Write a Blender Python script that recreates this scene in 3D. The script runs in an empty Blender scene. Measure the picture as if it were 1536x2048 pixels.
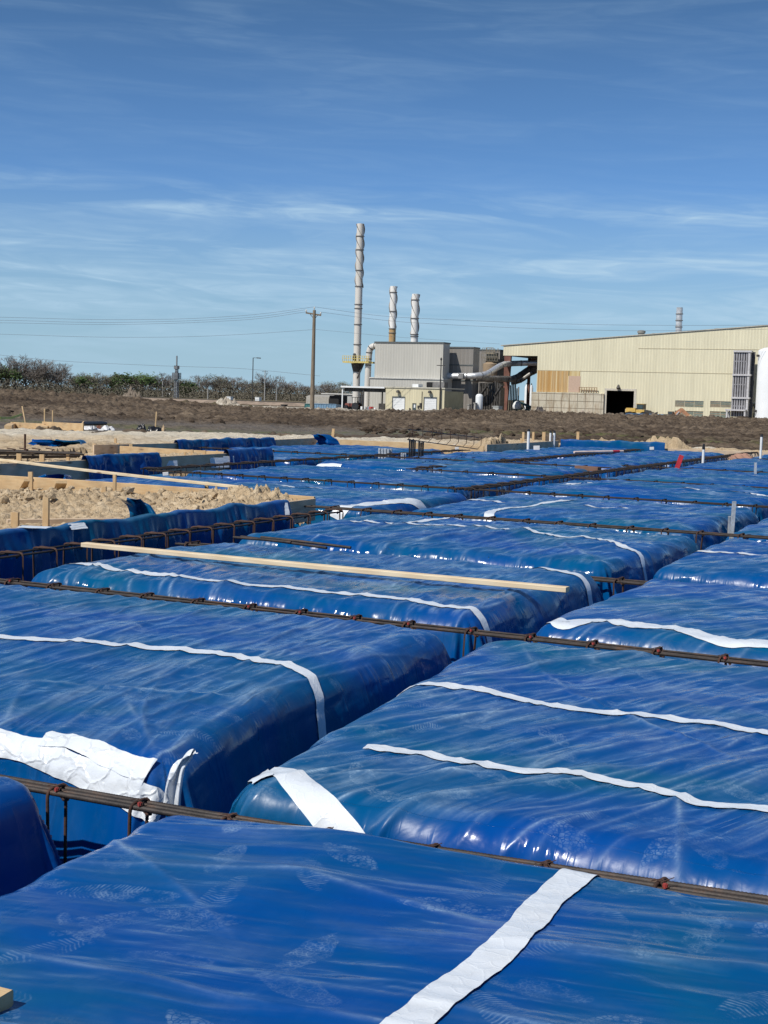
import bpy, math, random
import numpy as np
from mathutils import Vector, Matrix
random.seed(7)
C = bpy.data.collections.new('scene'); bpy.context.scene.collection.children.link(C)
SC = bpy.context.scene
# ---------------------------------------------------------------- camera
F = 2730.0; YAW = .452; PITCH = math.atan(232/2730); ROLL = .028; CH = 1.5
_fw = np.array([-math.sin(YAW)*math.cos(PITCH), math.cos(YAW)*math.cos(PITCH), -math.sin(PITCH)])
_r0 = np.array([math.cos(YAW), math.sin(YAW), 0.]); _u0 = np.cross(_r0, _fw)
_r = _r0*math.cos(ROLL)+_u0*math.sin(ROLL); _u = np.cross(_r, _fw)
cd = bpy.data.cameras.new('camera'); cam = bpy.data.objects.new('camera', cd); C.objects.link(cam)
cd.sensor_fit = 'VERTICAL'; cd.sensor_height = 36.0; cd.lens = F/2048*36.0
cd.clip_start = .1; cd.clip_end = 20000
cam.matrix_world = Matrix(((_r[0], _u[0], -_fw[0], 0), (_r[1], _u[1], -_fw[1], 0), (_r[2], _u[2], -_fw[2], CH), (0, 0, 0, 1)))
SC.camera = cam
# ---------------------------------------------------------------- light
SUN_EL = math.radians(50)
_sv = -.75*_r0[:2] - .66*np.array([-math.sin(YAW), math.cos(YAW)]); _sv /= np.linalg.norm(_sv)
SUND = np.array([_sv[0]*math.cos(SUN_EL), _sv[1]*math.cos(SUN_EL), math.sin(SUN_EL)])
sl = bpy.data.lights.new('sun', 'SUN'); sl.energy = 4.8; sl.angle = math.radians(.53); sl.color = (1, .955, .88)
so = bpy.data.objects.new('sun', sl); C.objects.link(so)
so.rotation_euler = Vector(SUND).to_track_quat('Z', 'Y').to_euler(); so.location = (-20, -20, 60)
W = bpy.data.worlds.new("World"); SC.world = W; W.use_nodes = True
def world():
    nt = W.node_tree; N = nt.nodes; L = nt.links; N.clear()
    out = N.new('ShaderNodeOutputWorld'); bg = N.new('ShaderNodeBackground'); bg.inputs[1].default_value = .073
    sky = N.new('ShaderNodeTexSky'); sky.sky_type = 'NISHITA'; sky.sun_disc = False
    sky.sun_elevation = SUN_EL; sky.sun_rotation = math.atan2(SUND[0], SUND[1])
    sky.altitude = 50; sky.air_density = 1.0; sky.dust_density = .3; sky.ozone_density = 2.2
    tc = N.new('ShaderNodeTexCoord'); sep = N.new('ShaderNodeSeparateXYZ'); L.new(tc.outputs['Generated'], sep.inputs[0])
    def M(op, a, b=None, c=None):
        n = N.new('ShaderNodeMath'); n.operation = op
        for i, v in enumerate((a, b, c)):
            if v is None: continue
            if isinstance(v, (int, float)): n.inputs[i].default_value = v
            else: L.new(v, n.inputs[i])
        return n.outputs[0]
    az = M('ARCTAN2', sep.outputs[0], sep.outputs[1]); el = M('ARCSINE', sep.outputs[2])
    az0 = M('ADD', az, YAW)                         # 0 at the middle of the view, + to the right
    cv = N.new('ShaderNodeCombineXYZ'); L.new(M('MULTIPLY', az0, 7.0), cv.inputs[0]); L.new(M('MULTIPLY', M('ADD', el, M('MULTIPLY', az0, .03)), 60.0), cv.inputs[1])
    def noise(scale, det, dist=0., off=0., rough=.55, lac=2.):
        mp = N.new('ShaderNodeMapping'); mp.inputs['Location'].default_value = (off, off*.7, 0); L.new(cv.outputs[0], mp.inputs[0])
        n = N.new('ShaderNodeTexNoise'); n.noise_dimensions = '2D'; n.inputs['Scale'].default_value = scale
        n.inputs['Detail'].default_value = det; n.inputs['Roughness'].default_value = rough; n.inputs['Distortion'].default_value = dist
        L.new(mp.outputs[0], n.inputs['Vector']); return n.outputs['Fac']
    def ramp(v, pts):
        r = N.new('ShaderNodeValToRGB'); e = r.color_ramp.elements
        e[0].position = pts[0][0]; e[0].color = (pts[0][1],)*3+(1,)
        e[1].position = pts[-1][0]; e[1].color = (pts[-1][1],)*3+(1,)
        for p, c in pts[1:-1]:
            k = e.new(p); k.color = (c,)*3+(1,)
        L.new(v, r.inputs[0]); return r.outputs[0]
    els = M('MULTIPLY', el, 3.0)   # 0..1 for 0..19 deg
    band = ramp(els, [(0, .2), (.05, .3), (.15, .45), (.2, .9), (.3, .85), (.335, .3), (.365, .35), (.39, .95), (.412, .45), (.46, .06), (.75, .12), (1, .07)])
    n1 = ramp(noise(.95, 5, .5, 11.3), [(.38, 0), (.64, 1)])
    n2 = ramp(noise(2.6, 6, 1.0, 9.4), [(.3, .3), (.7, 1)])
    m = M('MULTIPLY', M('MULTIPLY', band, n1), n2); m = M('MULTIPLY', m, .95)
    wide = N.new('ShaderNodeTexNoise'); wide.inputs['Scale'].default_value = 3.5; wide.inputs['Detail'].default_value = 5; L.new(tc.outputs['Generated'], wide.inputs['Vector'])
    tint = N.new('ShaderNodeMixRGB'); tint.blend_type = 'MULTIPLY'; tint.inputs[0].default_value = 1; tint.inputs[2].default_value = (.68, .92, 1.22, 1); L.new(sky.outputs[0], tint.inputs[1])
    mx = N.new('ShaderNodeMixRGB'); L.new(m, mx.inputs[0]); L.new(tint.outputs[0], mx.inputs[1]); mx.inputs[2].default_value = (6.4, 9.0, 11.3, 1)
    hz = N.new('ShaderNodeMixRGB'); L.new(ramp(els, [(0, .75), (.06, .66), (.16, .45), (.30, .24), (.45, .0)]), hz.inputs[0]); hz.inputs[2].default_value = (5.2, 8.2, 10.6, 1)
    gr = N.new('ShaderNodeValToRGB'); ge = gr.color_ramp.elements; ge[0].position = 0; ge[0].color = (1., .98, 1.0, 1); ge[1].position = 1; ge[1].color = (.70, .80, .80, 1)
    for p_, c_ in ((.30, (.98, 1.03, 1.12, 1)), (.45, (.90, 1.02, 1.15, 1)), (.62, (.84, .95, 1.02, 1)), (.82, (.76, .85, .86, 1))): q_ = ge.new(p_); q_.color = c_
    L.new(els, gr.inputs[0]); gm = N.new('ShaderNodeMixRGB'); gm.blend_type = 'MULTIPLY'; gm.inputs[0].default_value = 1; L.new(tint.outputs[0], gm.inputs[1]); L.new(gr.outputs[0], gm.inputs[2])
    L.new(gm.outputs[0], hz.inputs[1]); L.new(hz.outputs[0], mx.inputs[1])
    L.new(mx.outputs[0], bg.inputs[0]); L.new(bg.outputs[0], out.inputs[0])
world()
SC.view_settings.view_transform = 'Standard'; SC.view_settings.look = 'None'; SC.view_settings.exposure = 0; SC.view_settings.gamma = 1
SC.view_settings.use_curve_mapping = False
SC.cycles.max_bounces = 6; SC.cycles.use_adaptive_sampling = True
# ---------------------------------------------------------------- helpers: pixels of the survey to world points
def ray(x, y): return _fw+(x-768)/F*_r-(y-1024)/F*_u
def PG(x, y, z=0.):
    d = ray(x, y); t = (z-CH)/d[2]; return (d[0]*t, d[1]*t)
def PY(x, y, Y):
    d = ray(x, y); t = Y/d[1]; return (d[0]*t, CH+d[2]*t)
def PX(x, y, X):
    d = ray(x, y); t = X/d[0]; return (d[1]*t, CH+d[2]*t)
def PD(x, y, D):                                       # point at forward distance D
    d = ray(x, y); h = math.hypot(d[0], d[1]); t = D; return Vector((d[0]*t, d[1]*t, CH+d[2]*t))
# ---------------------------------------------------------------- numpy noise
def _h(ix, iy, s):
    n = (ix.astype(np.int64)*374761393 + iy.astype(np.int64)*668265263 + s*974634777) & 0xffffffff
    n = ((n ^ (n >> 13))*1274126177) & 0xffffffff
    n = ((n ^ (n >> 16))*2246822519) & 0xffffffff
    return ((n ^ (n >> 15)) & 0xffffff)/float(0x1000000)
def pn(x, y, s=0):
    x = np.asarray(x, float); y = np.asarray(y, float); x, y = np.broadcast_arrays(x, y)
    ix = np.floor(x); iy = np.floor(y); fx = x-ix; fy = y-iy
    def g(dx, dy):
        a = _h(ix+dx, iy+dy, s)*2*np.pi; return np.cos(a)*(fx-dx)+np.sin(a)*(fy-dy)
    u = fx*fx*fx*(fx*(fx*6-15)+10); v = fy*fy*fy*(fy*(fy*6-15)+10)
    a = g(0, 0)*(1-u)+g(1, 0)*u; b = g(0, 1)*(1-u)+g(1, 1)*u
    return (a*(1-v)+b*v)*1.45
def fbm(x, y, s=0, o=4, g=.5, lac=2.03):
    r = 0; a = 1.; f = 1.
    for i in range(o): r = r+a*pn(x*f+i*17.3, y*f-i*9.1, s+i); a *= g; f *= lac
    return r
def billow(x, y, s=0, o=4, g=.5):
    r = 0; a = 1.; f = 1.
    for i in range(o): r = r+a*np.abs(pn(x*f+i*7.3, y*f-i*3.1, s+i)); a *= g; f *= 2.07
    return r
def sstep(a, b, x):
    t = np.clip((x-a)/(b-a), 0, 1); return t*t*(3-2*t)
# ---------------------------------------------------------------- materials
MAT = {}
def mat(name, base, rough=.6, metal=0., var=.15, vscale=3., bump=0., bscale=30., spec=.5, col2=None, stretch=None, coord='Object', det=6, lo=.35, hi=.65):
    if name in MAT: return MAT[name]
    m = bpy.data.materials.new(name); m.use_nodes = True; nt = m.node_tree; N = nt.nodes; L = nt.links
    b = N['Principled BSDF']; b.inputs['Roughness'].default_value = rough; b.inputs['Metallic'].default_value = metal
    b.inputs['Specular IOR Level'].default_value = spec
    tc = N.new('ShaderNodeTexCoord'); mp = N.new('ShaderNodeMapping'); L.new(tc.outputs[coord], mp.inputs[0])
    if stretch: mp.inputs['Scale'].default_value = stretch
    n = N.new('ShaderNodeTexNoise'); n.inputs['Scale'].default_value = vscale; n.inputs['Detail'].default_value = det; n.inputs['Roughness'].default_value = .6
    L.new(mp.outputs[0], n.inputs['Vector'])
    r = N.new('ShaderNodeValToRGB'); e = r.color_ramp.elements
    c2 = col2 or tuple(min(1, c*(1-var)) for c in base)
    c1 = base if col2 else tuple(min(1, c*(1+var)) for c in base)
    e[0].position = lo; e[0].color = tuple(c2)+(1,); e[1].position = hi; e[1].color = tuple(c1)+(1,)
    L.new(n.outputs['Fac'], r.inputs[0]); L.new(r.outputs[0], b.inputs['Base Color'])
    if bump:
        n2 = N.new('ShaderNodeTexNoise'); n2.inputs['Scale'].default_value = bscale; n2.inputs['Detail'].default_value = 5; L.new(mp.outputs[0], n2.inputs['Vector'])
        bp = N.new('ShaderNodeBump'); bp.inputs['Strength'].default_value = 1; bp.inputs['Distance'].default_value = bump
        L.new(n2.outputs['Fac'], bp.inputs['Height']); L.new(bp.outputs[0], b.inputs['Normal'])
    MAT[name] = m; return m
class NB:
    """small node helper"""
    def __init__(s, name):
        s.m = bpy.data.materials.new(name); s.m.use_nodes = True; s.N = s.m.node_tree.nodes; s.L = s.m.node_tree.links; s.b = s.N['Principled BSDF']
        s.tc = s.N.new('ShaderNodeTexCoord')
    def map(s, sc=(1, 1, 1), rot=(0, 0, 0), loc=(0, 0, 0), v=None):
        mp = s.N.new('ShaderNodeMapping'); mp.inputs['Scale'].default_value = sc; mp.inputs['Rotation'].default_value = rot; mp.inputs['Location'].default_value = loc
        s.L.new(v or s.tc.outputs['Object'], mp.inputs[0]); return mp.outputs[0]
    def noise(s, v, sc, det=5, rough=.55, dist=0.):
        n = s.N.new('ShaderNodeTexNoise'); n.inputs['Scale'].default_value = sc; n.inputs['Detail'].default_value = det
        n.inputs['Roughness'].default_value = rough; n.inputs['Distortion'].default_value = dist; s.L.new(v, n.inputs['Vector']); return n.outputs['Fac']
    def M(s, op, a, b=None, c=None, clamp=False):
        n = s.N.new('ShaderNodeMath'); n.operation = op; n.use_clamp = clamp
        for i, v in enumerate((a, b, c)):
            if v is None: continue
            if isinstance(v, (int, float)): n.inputs[i].default_value = v
            else: s.L.new(v, n.inputs[i])
        return n.outputs[0]
    def ramp(s, v, pts):
        r = s.N.new('ShaderNodeValToRGB'); e = r.color_ramp.elements
        def c4(c): return (c,)*3+(1,) if isinstance(c, (int, float)) else tuple(c)+(1,)
        e[0].position = pts[0][0]; e[0].color = c4(pts[0][1]); e[1].position = pts[-1][0]; e[1].color = c4(pts[-1][1])
        for p, c in pts[1:-1]: k = e.new(p); k.color = c4(c)
        s.L.new(v, r.inputs[0]); return r.outputs[0]
    def mix(s, f, a, b, mode='MIX'):
        n = s.N.new('ShaderNodeMixRGB'); n.blend_type = mode
        for i, v in enumerate((f, a, b)):
            if isinstance(v, (int, float)): n.inputs[i].default_value = v if i == 0 else (v,)*3+(1,)
            elif isinstance(v, tuple): n.inputs[i].default_value = v+(1,)
            else: s.L.new(v, n.inputs[i])
        return n.outputs[0]
    def attr(s, name):
        a = s.N.new('ShaderNodeAttribute'); a.attribute_name = name; return a.outputs['Fac']
    def bump(s, h, dist, nrm=None, st=1.):
        b = s.N.new('ShaderNodeBump'); b.inputs['Distance'].default_value = dist; b.inputs['Strength'].default_value = st; s.L.new(h, b.inputs['Height'])
        if nrm: s.L.new(nrm, b.inputs['Normal'])
        return b.outputs[0]

def film_material(name, prints):
    k = NB(name); b = k.b
    P = k.map()
    # broad colour drift of the translucent film over sand and over foam
    n0 = k.noise(k.map((.5, .8, 1)), 1.1, 4, .5, .6)
    base = k.ramp(n0, [(.25, (.0001, .098, .175)), (.42, (.0001, .074, .205)), (.58, (.0001, .060, .25)), (.76, (.0001, .049, .28))])
    n1 = k.noise(k.map((1, 1, 1)), 5., 6, .65, .3)
    base = k.mix(k.M('MULTIPLY', n1, .5), base, k.mix(1., base, (.55, .72, .8), 'MULTIPLY'))
    # pale highlights painted along the creases, mixed with dusty streaks
    cr = k.attr('crease_glint')
    fine = k.noise(k.map((1, 1, 1)), 38., 6, .7)
    patch = k.ramp(k.noise(P, 2.3, 5, .6, .8), [(.3, .3), (.62, 1.)])
    s1 = k.noise(k.map((1.5, .30, 1), (0, 0, .40)), 2.4, 3, .5, .7)
    s2 = k.noise(k.map((1.9, .42, 1), (0, 0, -.3), (3, 5, 0)), 2.0, 3, .5, .8)
    r1 = k.M('POWER', k.M('SUBTRACT', 1., k.M('ABSOLUTE', k.M('MULTIPLY', k.M('SUBTRACT', s1, .5), 9.)), clamp=True), 2.2)
    r2 = k.M('POWER', k.M('SUBTRACT', 1., k.M('ABSOLUTE', k.M('MULTIPLY', k.M('SUBTRACT', s2, .5), 11.)), clamp=True), 2.2)
    cb = k.N.new('ShaderNodeCombineXYZ'); k.L.new(k.attr('cv'), cb.inputs[0]); k.L.new(k.attr('cu'), cb.inputs[1])
    def lines(sx, sy, off, gain, pw, dist):
        n_ = k.noise(k.map((sx, sy, 1), loc=off, v=cb.outputs[0]), 1., 3, .5, dist)
        return k.M('POWER', k.M('SUBTRACT', 1., k.M('ABSOLUTE', k.M('MULTIPLY', k.M('SUBTRACT', n_, .5), gain)), clamp=True), pw)
    g1 = lines(4.6, .5, (0, 0, 0), 13., 2., .3); g2 = lines(10., 1.1, (4, 9, 0), 12., 2., .4)
    brk = k.ramp(k.noise(k.map((1, 1, 1), v=cb.outputs[0]), 1.6, 4, .6), [(.45, .05), (.6, 1.)])
    rid = k.M('MULTIPLY', k.attr('cw'), k.M('ADD', k.M('MULTIPLY', k.M('MULTIPLY', g1, brk), 1.), k.M('MULTIPLY', k.M('MULTIPLY', g2, brk), .3)))
    dust_glint = k.M('MULTIPLY', k.M('ADD', k.M('MULTIPLY', rid, .46), k.M('MULTIPLY', cr, .75)), k.M('MULTIPLY', patch, k.ramp(fine, [(.3, .55), (.6, 1.)])))
    haze = k.M('MULTIPLY', k.attr('streak'), k.ramp(fine, [(.3, .45), (.65, 1.)]))
    dust_glint = k.M('ADD', dust_glint, haze)
    if prints:
        tot = None
        for i, (sc, off) in enumerate(((2.3, (0, 0, 0)), (2.7, (7.3, 2.2, 0)), (2.1, (3.1, 8.7, 0)))):
            vo = k.N.new('ShaderNodeTexVoronoi'); vo.voronoi_dimensions = '2D'; vo.inputs['Scale'].default_value = sc; vo.inputs['Randomness'].default_value = .9
            pv0 = k.map(loc=off); nz_ = k.N.new('ShaderNodeTexNoise'); nz_.inputs['Scale'].default_value = 9.; k.L.new(pv0, nz_.inputs['Vector']); sc_ = k.N.new('ShaderNodeVectorMath'); sc_.operation = 'SCALE'; sc_.inputs['Scale'].default_value = .035; k.L.new(nz_.outputs['Color'], sc_.inputs[0]); ad_ = k.N.new('ShaderNodeVectorMath'); ad_.operation = 'ADD'; k.L.new(pv0, ad_.inputs[0]); k.L.new(sc_.outputs[0], ad_.inputs[1]); pv = ad_.outputs[0]; k.L.new(pv, vo.inputs['Vector'])
            sb = k.N.new('ShaderNodeVectorMath'); sb.operation = 'SUBTRACT'; k.L.new(pv, sb.inputs[0]); k.L.new(vo.outputs['Position'], sb.inputs[1])
            sx = k.N.new('ShaderNodeSeparateColor'); k.L.new(vo.outputs['Color'], sx.inputs[0])
            vr = k.N.new('ShaderNodeVectorRotate'); vr.rotation_type = 'Z_AXIS'; k.L.new(sb.outputs[0], vr.inputs['Vector']); k.L.new(k.M('MULTIPLY', sx.outputs[0], 6.28), vr.inputs['Angle'])
            sp = k.N.new('ShaderNodeSeparateXYZ'); k.L.new(vr.outputs[0], sp.inputs[0])
            X, Y = sp.outputs[0], sp.outputs[1]
            ww = k.M('ADD', .047, k.M('MULTIPLY', k.M('COSINE', k.M('MULTIPLY', X, 21.)), .008))
            d = k.M('ADD', k.M('POWER', k.M('ABSOLUTE', k.M('DIVIDE', X, .15)), 2.6), k.M('POWER', k.M('ABSOLUTE', k.M('DIVIDE', Y, ww)), 2.4))
            shp = k.ramp(d, [(.75, 1.), (1., 0.)])
            if i == 0: tread = k.ramp(k.M('SINE', k.M('MULTIPLY', k.M('ADD', X, k.M('MULTIPLY', k.M('ABSOLUTE', Y), .35)), 470.)), [(.1, .12), (.6, 1.)])
            else:
                v2 = k.N.new('ShaderNodeTexVoronoi'); v2.feature = 'DISTANCE_TO_EDGE'; v2.inputs['Scale'].default_value = 75. if i == 1 else 60.; k.L.new(vr.outputs[0], v2.inputs['Vector'])
                tread = k.ramp(v2.outputs['Distance'], [(.03, 1.), (.12, .28)]) if i == 1 else k.ramp(v2.outputs['Distance'], [(.04, .1), (.16, 1.)])
            on = k.M('GREATER_THAN', sx.outputs[1], .25)
            st = k.M('MULTIPLY', k.M('MULTIPLY', shp, tread), k.M('MULTIPLY', on, k.M('ADD', .12, k.M('MULTIPLY', sx.outputs[2], .36))))
            tot = st if tot is None else k.M('MAXIMUM', tot, st)
        wear = k.ramp(k.noise(k.map(), 14., 5, .7), [(.42, .0), (.66, .85)])
        dust_glint = k.M('ADD', dust_glint, k.M('MULTIPLY', tot, wear))
    # dusty marks and painted glints keep to the matt upper faces
    geo = k.N.new('ShaderNodeNewGeometry'); sg = k.N.new('ShaderNodeSeparateXYZ'); k.L.new(geo.outputs['Normal'], sg.inputs[0])
    up = k.ramp(sg.outputs[2], [(.35, .12), (.85, 1.)])
    dust_glint = k.M('MULTIPLY', dust_glint, up, clamp=True)
    col = k.mix(dust_glint, base, (.30, .43, .56))
    k.L.new(col, b.inputs['Base Color'])
    k.L.new(k.M('ADD', k.ramp(k.noise(k.map(), 2.6, 3, .5, .4), [(.42, .10), (.58, .36)]), k.M('MULTIPLY', dust_glint, .5), clamp=True), b.inputs['Roughness'])
    b.inputs['Specular IOR Level'].default_value = .5
    b.inputs['IOR'].default_value = 1.31
    # wrinkles
    w1 = k.noise(k.map((1, 1, 1)), 4.5, 3, .5, .8)
    h = k.M('ADD', k.M('MULTIPLY', rid, .55), k.M('MULTIPLY', w1, .6))
    nb = k.bump(h, .011)
    nb = k.bump(k.noise(k.map(), 90., 2, .5), .0002, nb)
    k.L.new(nb, b.inputs['Normal'])
    return k.m
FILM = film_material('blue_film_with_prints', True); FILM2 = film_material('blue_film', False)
def tape_material(nm='white_tape', amp=.0017, vs=16., alb=1.):
    k = NB(nm); P = k.map()
    v = k.N.new('ShaderNodeTexVoronoi'); v.feature = 'DISTANCE_TO_EDGE'; v.inputs['Scale'].default_value = vs
    d = k.N.new('ShaderNodeVectorMath'); d.operation = 'ADD'; nz = k.N.new('ShaderNodeTexNoise'); nz.inputs['Scale'].default_value = 14.; k.L.new(P, nz.inputs['Vector'])
    ms = k.N.new('ShaderNodeVectorMath'); ms.operation = 'SCALE'; ms.inputs['Scale'].default_value = .08; k.L.new(nz.outputs['Color'], ms.inputs[0])
    k.L.new(P, d.inputs[0]); k.L.new(ms.outputs[0], d.inputs[1]); k.L.new(d.outputs[0], v.inputs['Vector'])
    rid = k.ramp(v.outputs['Distance'], [(0, 1.), (.10, .0)])
    n = k.noise(P, 22., 4, .6)
    k.L.new(k.bump(k.M('ADD', k.M('MULTIPLY', rid, .35 if amp < .003 else .9), n), amp), k.b.inputs['Normal'])
    k.L.new(k.mix(k.ramp(k.noise(P, 9., 6, .7), [(.45, 0.), (.75, .35)]), (.66, .70, .74), (.50, .50, .48)), k.b.inputs['Base Color'])
    k.b.inputs['Roughness'].default_value = .28
    return k.m
TAPE = tape_material(); TAPE2 = tape_material('crumpled_tape', .0042, 8.)
def rust_material():
    k = NB('rebar_steel'); P = k.map()
    n = k.noise(P, 9., 6, .7)
    k.L.new(k.ramp(n, [(.35, (.026, .022, .020)), (.55, (.055, .044, .038)), (.72, (.105, .055, .031))]), k.b.inputs['Base Color'])
    k.b.inputs['Roughness'].default_value = .62; k.b.inputs['Metallic'].default_value = .35
    k.L.new(k.bump(k.noise(P, 90., 4, .6), .002), k.b.inputs['Normal'])
    return k.m
STEEL = rust_material(); STEELD = None
RUSTD = mat('dark_stirrup', (.028, .019, .015), .8, .1, .3, 9.); RUST = mat('rusty_stirrup', (.062, .031, .021), .85, .1, .35, 14., .002, 80.)
def wood_material(name, c1, c2, dirt):
    k = NB(name); P = k.tc.outputs['Object']
    g = k.noise(k.map((1.2, 30, 30)), 2.2, 6, .6, .5)
    w = k.N.new('ShaderNodeTexWave'); w.inputs['Scale'].default_value = 2.; w.inputs['Distortion'].default_value = 6.; w.inputs['Detail'].default_value = 3.; k.L.new(k.map((.35, 9, 9)), w.inputs['Vector'])
    c = k.mix(k.M('MULTIPLY', g, .8), c1, c2); c = k.mix(k.M('MULTIPLY', w.outputs['Fac'], .35), c, k.mix(1., c, (.74, .6, .45), 'MULTIPLY'))
    vo = k.N.new('ShaderNodeTexVoronoi'); vo.inputs['Scale'].default_value = 1.; k.L.new(k.map((1.6, 6, 6)), vo.inputs['Vector'])
    c = k.mix(k.ramp(vo.outputs['Distance'], [(.06, .85), (.16, 0.)]), c, (.16, .07, .03))
    c = k.mix(k.ramp(k.noise(k.map((1, 1, 1)), 2.5, 6, .7), [(.45, 0.), (.75, dirt)]), c, (.20, .15, .10))
    k.L.new(c, k.b.inputs['Base Color']); k.b.inputs['Roughness'].default_value = .75
    k.L.new(k.bump(g, .002), k.b.inputs['Normal'])
    return k.m
WOOD = wood_material('pine_board', (.64, .47, .27), (.50, .33, .16), .45)
WOODW = wood_material('pale_pine', (.74, .62, .43), (.66, .52, .33), .12)
WOODG = wood_material('weathered_board', (.68, .53, .37), (.54, .41, .28), .35)
# ---------------------------------------------------------------- mesh builder
class MB:
    def __init__(s): s.v = []; s.f = []; s.mi = []
    def add(s, vs, fs, mi=0):
        o = len(s.v); s.v += [tuple(map(float, p)) for p in vs]; s.f += [tuple(i+o for i in f) for f in fs]; s.mi += [mi]*len(fs)
    def box(s, x0, x1, y0, y1, z0, z1, M=None, mi=0):
        vs = [(x, y, z) for z in (z0, z1) for (x, y) in ((x0, y0), (x1, y0), (x1, y1), (x0, y1))]
        if M is not None: vs = [tuple(M @ Vector(p)) for p in vs]
        s.add(vs, [(0, 3, 2, 1), (4, 5, 6, 7), (0, 1, 5, 4), (1, 2, 6, 5), (2, 3, 7, 6), (3, 0, 4, 7)], mi)
    def bar(s, a, b, w, h, up=(0, 0, 1), mi=0):
        a = Vector(a); b = Vector(b); d = (b-a); l = d.length; d.normalize(); u = Vector(up); sd = d.cross(u)
        if sd.length < 1e-4: sd = d.cross(Vector((1, 0, 0)))
        sd.normalize(); u = sd.cross(d)
        vs = [p+sd*(i*w/2)+u*(j*h/2) for p in (a, b) for (i, j) in ((-1, -1), (1, -1), (1, 1), (-1, 1))]
        s.add(vs, [(0, 1, 2, 3), (7, 6, 5, 4), (0, 4, 5, 1), (1, 5, 6, 2), (2, 6, 7, 3), (3, 7, 4, 0)], mi)
    def tube(s, pts, r, n=8, cap=True, mi=0, closed=False):
        pts = [Vector(p) for p in pts]; m = len(pts); rs = r if hasattr(r, '__len__') else [r]*m
        ref = None; vs = []
        for i, p in enumerate(pts):
            d = (pts[min(i+1, m-1)]-pts[max(i-1, 0)])
            if d.length < 1e-9: d = Vector((0, 0, 1))
            d.normalize()
            if ref is None: ref = Vector((0, 0, 1)) if abs(d.z) < .9 else Vector((1, 0, 0))
            a = (ref-d*ref.dot(d)); a.normalize(); ref = a; b = d.cross(a)
            for k in range(n):
                t = 2*math.pi*k/n; vs.append(p+(a*math.cos(t)+b*math.sin(t))*rs[i])
        fs = [(i*n+k, i*n+(k+1) % n, (i+1)*n+(k+1) % n, (i+1)*n+k) for i in range(m-1) for k in range(n)]
        if cap: fs += [tuple(range(n-1, -1, -1)), tuple((m-1)*n+k for k in range(n))]
        s.add(vs, fs, mi)
    def lathe(s, c, prof, n=24, mi=0, cap=True):
        vs = [(c[0]+r*math.cos(2*math.pi*k/n), c[1]+r*math.sin(2*math.pi*k/n), c[2]+z) for r, z in prof for k in range(n)]
        m = len(prof); fs = [(i*n+k, i*n+(k+1) % n, (i+1)*n+(k+1) % n, (i+1)*n+k) for i in range(m-1) for k in range(n)]
        if cap: fs += [tuple(range(n-1, -1, -1)), tuple((m-1)*n+k for k in range(n))]
        s.add(vs, fs, mi)
    def poly(s, pts, mi=0): s.add(pts, [tuple(range(len(pts)))], mi)
def link(name, me, mats, parent=None, smooth=False):
    for m in (mats if isinstance(mats, (list, tuple)) else [mats]): me.materials.append(m)
    if smooth: me.polygons.foreach_set('use_smooth', [True]*len(me.polygons))
    o = bpy.data.objects.new(name, me); C.objects.link(o)
    if parent: 
        o.parent = parent; o.matrix_parent_inverse = Matrix.Translation(parent.location).inverted() if False else Matrix()
        o.location = -parent.location if parent.type == 'EMPTY' and parent.parent is None else (0, 0, 0)
    return o
def part(name, mb, mats, parent=None, smooth=False, label=None):
    me = bpy.data.meshes.new(name); me.from_pydata(mb.v, [], mb.f); me.update()
    o = link(name, me, mats, parent, False)
    if any(mb.mi): me.polygons.foreach_set('material_index', mb.mi)
    if smooth:
        me.polygons.foreach_set('use_smooth', [True]*len(me.polygons))
        try: me.set_sharp_from_angle(angle=math.radians(50))
        except Exception: pass
    if label: o['label'] = label
    return o
def tag(o, label=None, cat=None, group=None, kind=None):
    if label: o['label'] = label
    if cat: o['category'] = cat
    if group: o['group'] = group
    if kind: o['kind'] = kind
    return o
def thing(name, label, cat, loc=(0, 0, 0), group=None):
    o = bpy.data.objects.new(name, None); C.objects.link(o); o.location = loc; o.empty_display_size = .2
    return tag(o, label, cat, group)
def grid_mesh(name, P, mats, parent=None, attrs=None):
    """P: (n,m,3) array"""
    n, m, _ = P.shape; me = bpy.data.meshes.new(name)
    idx = np.arange(n*m).reshape(n, m)
    q = np.stack([idx[:-1, :-1], idx[1:, :-1], idx[1:, 1:], idx[:-1, 1:]], -1).reshape(-1, 4)
    me.vertices.add(n*m); me.vertices.foreach_set('co', P.reshape(-1).astype(np.float32))
    me.loops.add(q.size); me.loops.foreach_set('vertex_index', q.reshape(-1).astype(np.int32))
    me.polygons.add(len(q)); me.polygons.foreach_set('loop_start', (np.arange(len(q))*4).astype(np.int32))
    try: me.polygons.foreach_set('loop_total', np.full(len(q), 4, np.int32))
    except Exception: pass
    me.update(calc_edges=True)
    if attrs:
        for k, a in attrs.items():
            at = me.attributes.new(k, 'FLOAT', 'POINT'); at.data.foreach_set('value', np.asarray(a, np.float32).reshape(-1))
    me.polygons.foreach_set('use_smooth', [True]*len(me.polygons))
    return link(name, me, mats, parent)
def copy_tree(o, parent=None):
    c = o.copy(); C.objects.link(c); c.parent = parent
    for ch in list(o.children): copy_tree(ch, c)
    return c
# ---------------------------------------------------------------- ground heights
FWX, FWY = -math.sin(YAW), math.cos(YAW)
def ground_z(x, y):
    """grade of the site: the pad level falls away to the works' yard"""
    x = np.asarray(x, float); y = np.asarray(y, float)
    r = np.hypot(x, y); az = np.arctan2(x, y)+YAW        # az 0 = view middle
    z = -.12 - .5*sstep(45, 66, r) - 1.08*sstep(80, 250, r)
    berm = 1.62*np.exp(-((r-165)/48.)**2)*sstep(-.03, -.27, az)
    return z+berm
GRADE = -1.7
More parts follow.
